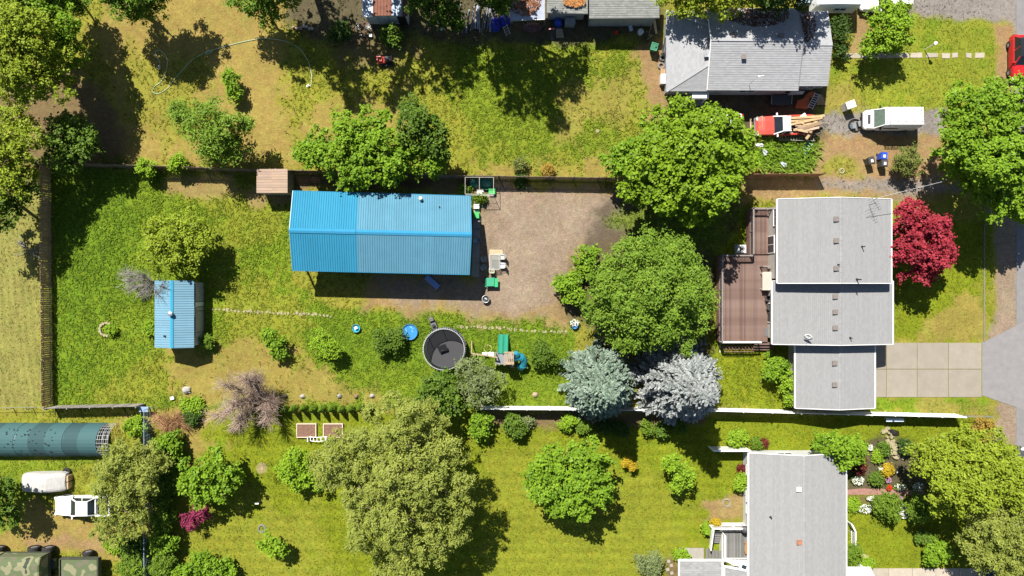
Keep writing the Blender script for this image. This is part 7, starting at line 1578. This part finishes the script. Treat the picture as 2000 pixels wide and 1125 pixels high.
# ------------------------------------------------------------------ junk yard along the top edge
RST = mat('rusty_roof', (.17, .07, .045), .9, .25, 2, attr='tint'); STL = mat('steel_roof', (.30, .36, .45), .5, .15, 2, attr='tint', metal=.3)
t = thing('rusty_shed', 'little shed with patchwork rusty and blue-grey metal roof at the top edge', 'shed', P(750, 12)); z = 2.3
edges_ = [709, 728, 747, 766, 775, 786, 796]; mats_ = [STL, RST, RST, STL, STL, RST]
for k in range(6):
    a, c = P(edges_[k], 32, z), P(edges_[k+1], 32, z); rise = .22*math.sin(PI*(k+.0)/6); rise2 = .22*math.sin(PI*(k+1)/6); y1 = a.y+3.0
    ribbed(Vector((a.x, a.y, z+rise)), Vector((c.x, c.y, z+rise2)), Vector((c.x, y1, z+rise2)), Vector((a.x, y1, z+rise)), 3, mats_[k], t)
a, c = P(711, 33, z), P(793, 33, z); b = MB(); b.box(((a.x+c.x)/2, a.y+1.6, 1.12), (c.x-a.x-.1, 2.8, 2.24)); b.build('wall', mat('pale_shed_wall', (.42, .46, .48), .8, .12, 2), t)
for k in range(3): b = MB(); b.box((lerp(a.x, c.x, .18+.25*k), a.y+.18, 1.1), (.85, .04, 2.0)); b.build('door_panel', mat('pale_shed_panel', (.47, .52, .54), .7, .1, 2), t)
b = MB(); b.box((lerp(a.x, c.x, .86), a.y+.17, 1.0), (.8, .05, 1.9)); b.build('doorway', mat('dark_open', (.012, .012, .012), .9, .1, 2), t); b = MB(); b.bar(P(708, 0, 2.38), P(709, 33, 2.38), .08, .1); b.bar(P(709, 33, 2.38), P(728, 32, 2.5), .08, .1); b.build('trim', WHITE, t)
def bike(label, px, py, rz):
    t = thing('bicycle', label, 'bicycle')
    for x in (-.5, .5): b = MB(); b.torus((x, 0, .14), .31, .025, 22, 5); w_ = b.build('wheel', mat('grey_tyre', (.3, .3, .29), .8, .1, 5), t); b = MB(); [b.bar((x, 0, .14), (x+.3*math.cos(k*PI/4), .3*math.sin(k*PI/4), .14), .01, .01) for k in range(8)]; b.build('spokes', GALV, w_, kind='stuff')
    b = MB(); b.tube([(-.5, 0, .17), (-.1, .0, .17), (.0, .4, .2), (.42, .38, .2), (.5, 0, .17)], .022, 6); b.tube([(-.1, 0, .17), (.42, .38, .2)], .022, 6); b.tube([(-.5, 0, .17), (-.05, .42, .2)], .02, 6); b.build('frame', mat('bike_red', (.2, .05, .04), .5, .1, 3), t)
    b = MB(); b.box((-.07, .5, .22), (.24, .12, .06)); b.build('saddle', CBK, t); b = MB(); b.tube([(.3, .48, .22), (.5, .42, .3), (.52, .5, .2)], .018, 5); b.build('handlebar', BLACKM, t); place(t, px, py, rz)
bike('bicycle lying flat beside the little rusty shed', 711, 53, -.05)
small_box('white_cube', 'small white cube on the bare ground below the bicycle', 'box', 725, 71, (.25, .25, .25), WHITE, 0); b = MB(); b.box(P(779, 57)+Vector((0, 0, .15)), (.5, .28, .06), rz=-.8, rx=.3); solo('white_sheet', b, WHITE, 'small white sheet on the ground by the rusty shed doorway', 'sheet'); b = MB(); q = P(708, 70); b.tube([q+Vector((-.3, 0, .05)), q+Vector((0, .1, .08)), q+Vector((.3, -.1, .05))], .04, 6); solo('pipe_scrap', b, GALV, 'bent grey pipe below the bicycle', 'scrap', q)
r_ = random.Random(9)
for k in range(8):
    x = 574+k*5.2; b = MB(); q = P(x, 55+r_.uniform(-3, 3)); b.box(q+Vector((0, 0, .12)), (r_.uniform(.15, .4), r_.uniform(.12, .3), r_.uniform(.1, .3)), rz=r_.uniform(0, 3)); b.box(q+Vector((.05, .03, .25)), (.12, .14, .1), rz=r_.uniform(0, 3)); solo('rubble', b, mat('rubble_pale', (.5, .46, .44), .8, .2, 5) if k > 3 else mat('rubble_red', (.36, .24, .2), .8, .2, 5), 'piece of pale rubble in the line at the foot of the top trees', 'rubble', q, 'rubble line under the top trees')
LGB = mat('weathered_board', (.28, .30, .34), .8, .25, 4, attr='tint', stretch=(3, .4, 1))
for k in range(16):
    x0_ = 893+k*4.9+r_.uniform(-2, 2); y1_ = 62+r_.uniform(-8, 3); tn = r_.uniform(.5, 1.5); b = MB(); zz = r_.uniform(.2, .6); p = P(x0_, y1_, .1+zz*.3); q = P(x0_+r_.uniform(-2, 8), y1_-r_.uniform(38, 62), .5+zz); b.bar(p, q, r_.uniform(.08, .22), .05, tint=(tn, tn, tn*1.03)); solo('board', b, LGB, 'weathered grey board leaning in the lumber pile at the top edge', 'board', (p.x, p.y, p.z), 'boards in the grey lumber pile')
b = MB(); b.slab([P(850, 28, 1.0), P(857, 28, 1.0), P(866, 58, .1), P(861, 60, .1)], .05); solo('white_plank', b, mat('pale_plank', (.5, .52, .54), .8, .15, 4), 'broad pale plank standing in the shade left of the lumber pile', 'plank')
BT = mat('blue_tarp', (.015, .025, .30), .5, .2, 3, bump=.3)
def lump(name, label, cat, px, py, rx, ry, h, m, seed, n=12):
    r_ = random.Random(seed); b = MB(); q = P(px, py); rows = []
    for r, z in ((1, 0), (1, .3), (.85, .65), (.55, .92), (.15, 1.0)): rows.append([(q.x+rx*r*math.cos(2*PI*k/n)*r_.uniform(.88, 1.12), q.y+ry*r*math.sin(2*PI*k/n)*r_.uniform(.88, 1.12), h*z*r_.uniform(.85, 1.1)) for k in range(n)])
    b.loft(rows); return solo(name, b, m, label, cat, q)
lump('tarp_heap', 'dark blue tarp heap beside the aluminium ladder, left lump', 'tarp', 968, 50, .6, .7, .7, BT, 1); lump('tarp_heap', 'dark blue tarp heap beside the aluminium ladder, right lump', 'tarp', 985, 42, .6, .6, .9, BT, 2); lump('bag_heap', 'bright blue bag in the junk below the grey roof', 'bag', 1090, 46, .4, .45, .7, mat('bright_blue_bag', (.03, .09, .55), .5, .15, 3), 3); lump('bag_heap', 'dark red and brown rag heap under the canopy edge', 'rags', 1040, 55, .9, .5, .5, mat('rag_brown', (.12, .06, .06), .9, .5, 6), 4)
lump('white_bag', 'white bag by the frame below the olive-grey roof', 'bag', 1238, 42, .25, .4, .5, mat('bag_white', (.6, .62, .68), .6, .1, 4), 5); lump('black_bag', 'black bag right of the white bag', 'bag', 1252, 42, .4, .5, .6, CBK, 6); lump('white_bag', 'patterned pale bag under the roof corner by the upright plank', 'bag', 1266, 42, .35, .5, .6, mat('bag_pattern', (.3, .31, .34), .7, .6, 9), 7)
ladder('short aluminium ladder standing in the junk beside the blue tarp', P(993, 68, .1), P(986, 50, 1.2), .45, 4, ALU)
ladder('narrow aluminium ladder propped on the left side of the canopy', P(997, 45, .1), P(995, 6, 2.0), .35, 9, ALU)
t = thing('canopy_tent', 'leaf-strewn pale canopy roof on posts at the top edge', 'canopy', P(1030, 15)); z = 2.2; a, c, d, e = P(997, 41, z), P(1064, 38, z), P(1064, -25, 2.6), P(994, -25, 2.6); b = MB(); b.slab([a, c, d, e], .04); b.build('sheet', mat('canopy_sheet', (.33, .36, .43), .6, .2, 1.5), t)
for p_ in (a, c, lerp(a, c, .5)): b = MB(); b.tube([(p_.x, p_.y+.05, 0), (p_.x, p_.y+.05, p_.z)], .03, 6); b.build('post', GALV, t)
for p_, q_ in ((a, c), (a, e), (c, d)): b = MB(); b.bar(p_+Vector((0, 0, .02)), q_+Vector((0, 0, .02)), .06, .05); b.build('frame_bar', GALV, t)
def zf_c(px, py): return P(px, py, 2.3+max(0, (30-py))*.004) if py < 30-(px-1000)*.25+14 else None
leaf_litter('fallen_leaves', 'rusty fallen leaves covering the pale canopy', 1025, 2, 32, 30, zf_c, 900, mat('rust_leaves', (.20, .085, .04), .9, .4, 3, attr='tint'), 3)
def slope_shed(label, pts, z0, z1, shm, wallm, seed):
    t = thing('outbuilding', label, 'shed', P((pts[0][0]+pts[1][0])/2, pts[0][1]-10)); sw_, se_, ne_, nw_ = P(*pts[0], z0), P(*pts[1], z0), P(*pts[2], z1), P(*pts[3], z1); b = MB(); b.slab([sw_, se_, ne_, nw_], .14); r_ = b.build('roof', UT, t); up_ = Vector((0, 0, .012)); shingles(sw_+up_, se_+up_, ne_+up_, nw_+up_, .2, .34, .14, seed).build('shingles', shm, r_, kind='stuff')
    b = MB(); b.box(((sw_.x+se_.x)/2, (sw_.y+ne_.y)/2+.15, z0/2-.08), (se_.x-sw_.x-.4, ne_.y-sw_.y-.3, z0-.12)); b.build('wall', wallm, t); b = MB(); b.bar(sw_-Vector((0, .03, .07)), se_-Vector((0, .03, .07)), .04, .16); b.build('fascia', UT, r_); return t
slope_shed('outbuilding with olive-grey shingle roof at the top edge left of the upper house', [(1151, 35), (1288, 34), (1288, -60), (1151, -60)], 2.8, 3.8, SHG4, GREYW, 61)
slope_shed('small grey-roofed outbuilding at the top edge right of the canopy', [(1068, 24), (1148, 26), (1148, -50), (1068, -50)], 2.5, 3.2, SHG4, GREYW, 63)
def zf_o(px, py): return P(px, py, 2.62+.0125*max(0, 24-py))
leaf_litter('fallen_leaves', 'orange fallen leaves heaped on the small grey-roofed outbuilding', 1122, 3, 22, 11, zf_o, 420, mat('orange_leaves', (.42, .19, .06), .9, .3, 3, attr='tint'), 4)
small_box('grey_cabinet', 'grey cabinet in the junk below the small outbuilding', 'cabinet', 1112, 48, (.95, .6, .9), mat('grey_boards', (.25, .27, .28), .8, .15, 3), 0)
b = MB(); b.slab([P(1086, 74, .2), P(1102, 74, .2), P(1098, 56, .9), P(1086, 56, .9)], .04); solo('board_sheet', b, mat('brown_sheet', (.2, .17, .14), .85, .15, 3), 'brown sheet of board leaning in the junk below the small outbuilding', 'board'); b = MB(); b.slab([P(1070, 78, .1), P(1084, 78, .1), P(1084, 58, .9), P(1070, 58, .9)], .04); solo('board_sheet', b, CBK, 'black sheet of board leaning left of the brown one', 'board')
b = MB(); b.bar(P(1071, 57, .95), P(1083, 56, .95), .12, .06); solo('red_bar', b, mat('pink_bar', (.5, .2, .2), .6, .1, 3), 'pale red bar across the top of the black sheet', 'bar')
t = thing('garden_bench', 'white plastic frame of a bench in the grass below the olive-grey roof', 'bench', P(1222, 42)); q = wloc(t)
for k in range(3): b = MB(); b.bar(q+Vector((-.55, -.4+.35*k, .4)), q+Vector((.6, -.4+.35*k, .45)), .09, .05); b.build('slat', WHITE, t)
for s in (-.55, 0, .6): b = MB(); b.bar(q+Vector((s, -.42, .4)), q+Vector((s, .4, .44)), .08, .06); b.build('crossbar', WHITE, t)
b = MB(); b.box(P(1231, 57)+Vector((0, 0, .25)), (.35, .55, .06), rz=.35, rx=.3); solo('pale_panel', b, mat('pale_panel', (.4, .48, .58), .6, .1, 3), 'pale blue panel below the white bench frame', 'panel')
b = MB(); b.lathe([(.24, 0), (.28, .45), (.3, .46), (.0, .5)], P(1250, 65), 16); solo('white_bucket', b, mat('bucket_white', (.7, .72, .74), .5, .05, 3), 'round white topped bucket at the edge of the shade', 'bucket', P(1250, 65)); lump('red_can', 'small red can on the grass below the olive-grey roof', 'can', 1203, 64, .22, .22, .35, mat('can_red', (.5, .04, .03), .4, .1, 3), 8, 10)
b = MB(); b.bar(P(1276, 28, 1.6), P(1282, 66, .05), .22, .06); solo('plank', b, mat('tan_plank', (.5, .4, .28), .8, .15, 4), 'tan plank leaning on the corner of the olive-grey roofed shed', 'plank', P(1282, 66)); b = MB(); r_ = random.Random(2)
for k in range(7): p = P(1268+r_.uniform(-5, 5), 66+r_.uniform(-5, 5), .2); b.bar(p, p+Vector((r_.uniform(-.5, .5), r_.uniform(-.5, .6), .25)), .05, .05)
solo('stick_pile', b, mat('stick_pale', (.42, .36, .2), .8, .2, 4), 'small pile of pale sticks beside the white topped bucket', 'sticks', P(1268, 66))
# ------------------------------------------------------------------ front garden of the lower right house
t = thing('rock_rill', 'pale stone rill running down from a small dark pond', 'rock garden', P(1742, 868)); r_ = random.Random(21)
for k in range(46):
    u = r_.random(); x = 1733+18*u+r_.uniform(-11, 12); y = 838+56*u+r_.uniform(-4, 4); o = link('stone', r_.choice(sm_), t, mat('rill_stone', (.38, .33, .27), .9, .25, 5, bump=.3)); o.location = P(x, y)-wloc(t)+Vector((0, 0, .05)); s = r_.uniform(.7, 1.7); o.scale = (s, s*.8, r_.uniform(2, 6)); o.rotation_euler.z = r_.uniform(0, 6)
b = MB(); b.prism([P(x, y).xy for x, y in ((1733, 842), (1742, 838), (1755, 842), (1756, 850), (1745, 853), (1734, 850))], .0, .06); b.build('water', mat('pond_dark', (.02, .018, .012), .1, .2, 3), t); lump('heron_statue', 'small black statue at the head of the stone rill', 'statue', 1741, 843, .16, .3, .7, CBK, 9, 9)
def flowers(label, px, py, rx, ry, n, col, h=.3, seed=0, green=True):
    r_ = np.random.default_rng(seed+77); g = P(px, py); t = thing('flower_clump', label, 'flowers', g); a = r_.uniform(0, 6.28, n); rr = r_.random(n)**.5
    c = np.stack([rx/20*rr*np.cos(a), ry/20*rr*np.sin(a), h*r_.uniform(.6, 1.1, n)], 1); nr = unit(np.array([0, 0, 1.])+r_.normal(size=(n, 3))*.3); tt = unit(np.cross(nr, r_.normal(size=(n, 3)))); bt = np.cross(nr, tt); s = r_.uniform(.04, .075, (n, 1))
    link('blooms', quads_mesh('blooms', c, tt*s, bt*s, r_.random(n), leaf_mat('petal_'+str(col), [v*.8 for v in col], col, .2)), t)
    n2 = n*3; a = r_.uniform(0, 6.28, n2); rr = r_.random(n2)**.5; c = np.stack([rx/20*1.1*rr*np.cos(a), ry/20*1.1*rr*np.sin(a), h*r_.uniform(.1, .85, n2)], 1); nr = unit(np.array([0, 0, 1.])+r_.normal(size=(n2, 3))*.5); tt = unit(np.cross(nr, r_.normal(size=(n2, 3)))); bt = np.cross(nr, tt)
    link('leaves', quads_mesh('leaves', c, tt*.07, bt*.04, r_.random(n2), KIND['bush'][0]), t)
WF = (.8, .78, .72); RFc = (.6, .03, .02); PF = (.5, .22, .45)
for k, (lb, x, y, rx, ry, n, c) in enumerate((('white flowers below the maroon ball shrub', 1673, 937, 12, 9, 130, WF), ('white flowers along the top of the lower path bed', 1703, 972, 13, 5, 140, WF), ('white flowers left of the first globe shrub', 1688, 992, 15, 9, 150, WF), ('white flowers between the two globe shrubs', 1763, 995, 10, 16, 190, WF), ('white flowers right of the red poppy above the path', 1755, 950, 12, 7, 80, WF), ('white flowers at the east end of the path', 1790, 950, 11, 9, 80, WF), ('white flower head at the top of the flower bed', 1698, 873, 6, 6, 70, WF), ('white flowers on the upper edge of the lower bed near the globe', 1743, 973, 9, 4, 70, WF),
    ('single red poppy clump above the path', 1734, 951, 5, 5, 60, RFc), ('red poppy clump at the east end of the path', 1798, 974, 5, 5, 60, RFc), ('few red flowers under the path edge', 1717, 969, 3, 2, 20, RFc), ('pink-purple flower clump below the yellow shrub', 1732, 936, 6, 6, 80, PF), ('pink flowers on the lower path edge', 1757, 970, 4, 3, 25, PF), ('white flower left of the yellow shrub', 1717, 914, 4, 3, 30, WF), ('tiny white flower right of the yellow shrub', 1747, 919, 3, 3, 20, WF), ('white flowers spilling from the blue pot', 1121, 630, 9, 7, 60, WF), ('white blooms near the west end of the lower path bed', 1666, 995, 4, 3, 25, WF))): flowers(lb, x, y, rx, ry, n, c, .35 if x != 1121 else .6, k)
small_box('stepping_block', 'pale stone block beside the low lime shrub', 'block', 1687, 1087, (.75, .5, .12), STONE, 0, -.4)
for k, (x, y) in enumerate(((1306, 1096), (1311, 1104), (1304, 1112), (1312, 1119))): b = MB(); q = P(x, y); b.box(q+Vector((0, 0, .02)), (.3, .28, .05), rz=.1*k); solo('paver', b, CONC2, ['pale square paver, topmost of those by the porch', 'pale square paver, second from the top by the porch', 'pale square paver, third from the top by the porch', 'pale square paver at the bottom by the porch'][k], 'paver', q)
b = MB(); b.tube([P(1655, 1035)+Vector((0, 0, .05)), P(1668, 1045)+Vector((0, 0, .05)), P(1672, 1062)+Vector((0, 0, .05)), P(1684, 1078)+Vector((0, 0, .05))], .04, 6); solo('garden_hose', b, mat('tan_hose', (.3, .26, .22)), 'tan hose lying beside the white hand rail', 'hose')
b = MB(); b.tube([P(1700, 390, 7.0), P(1840, 355, 6.2)], .02, 5); solo('service_wire', b, mat('wire_pale', (.4, .4, .4), .6, .1, 3), 'thin overhead wire from the grey house towards the road-side maple', 'wire')
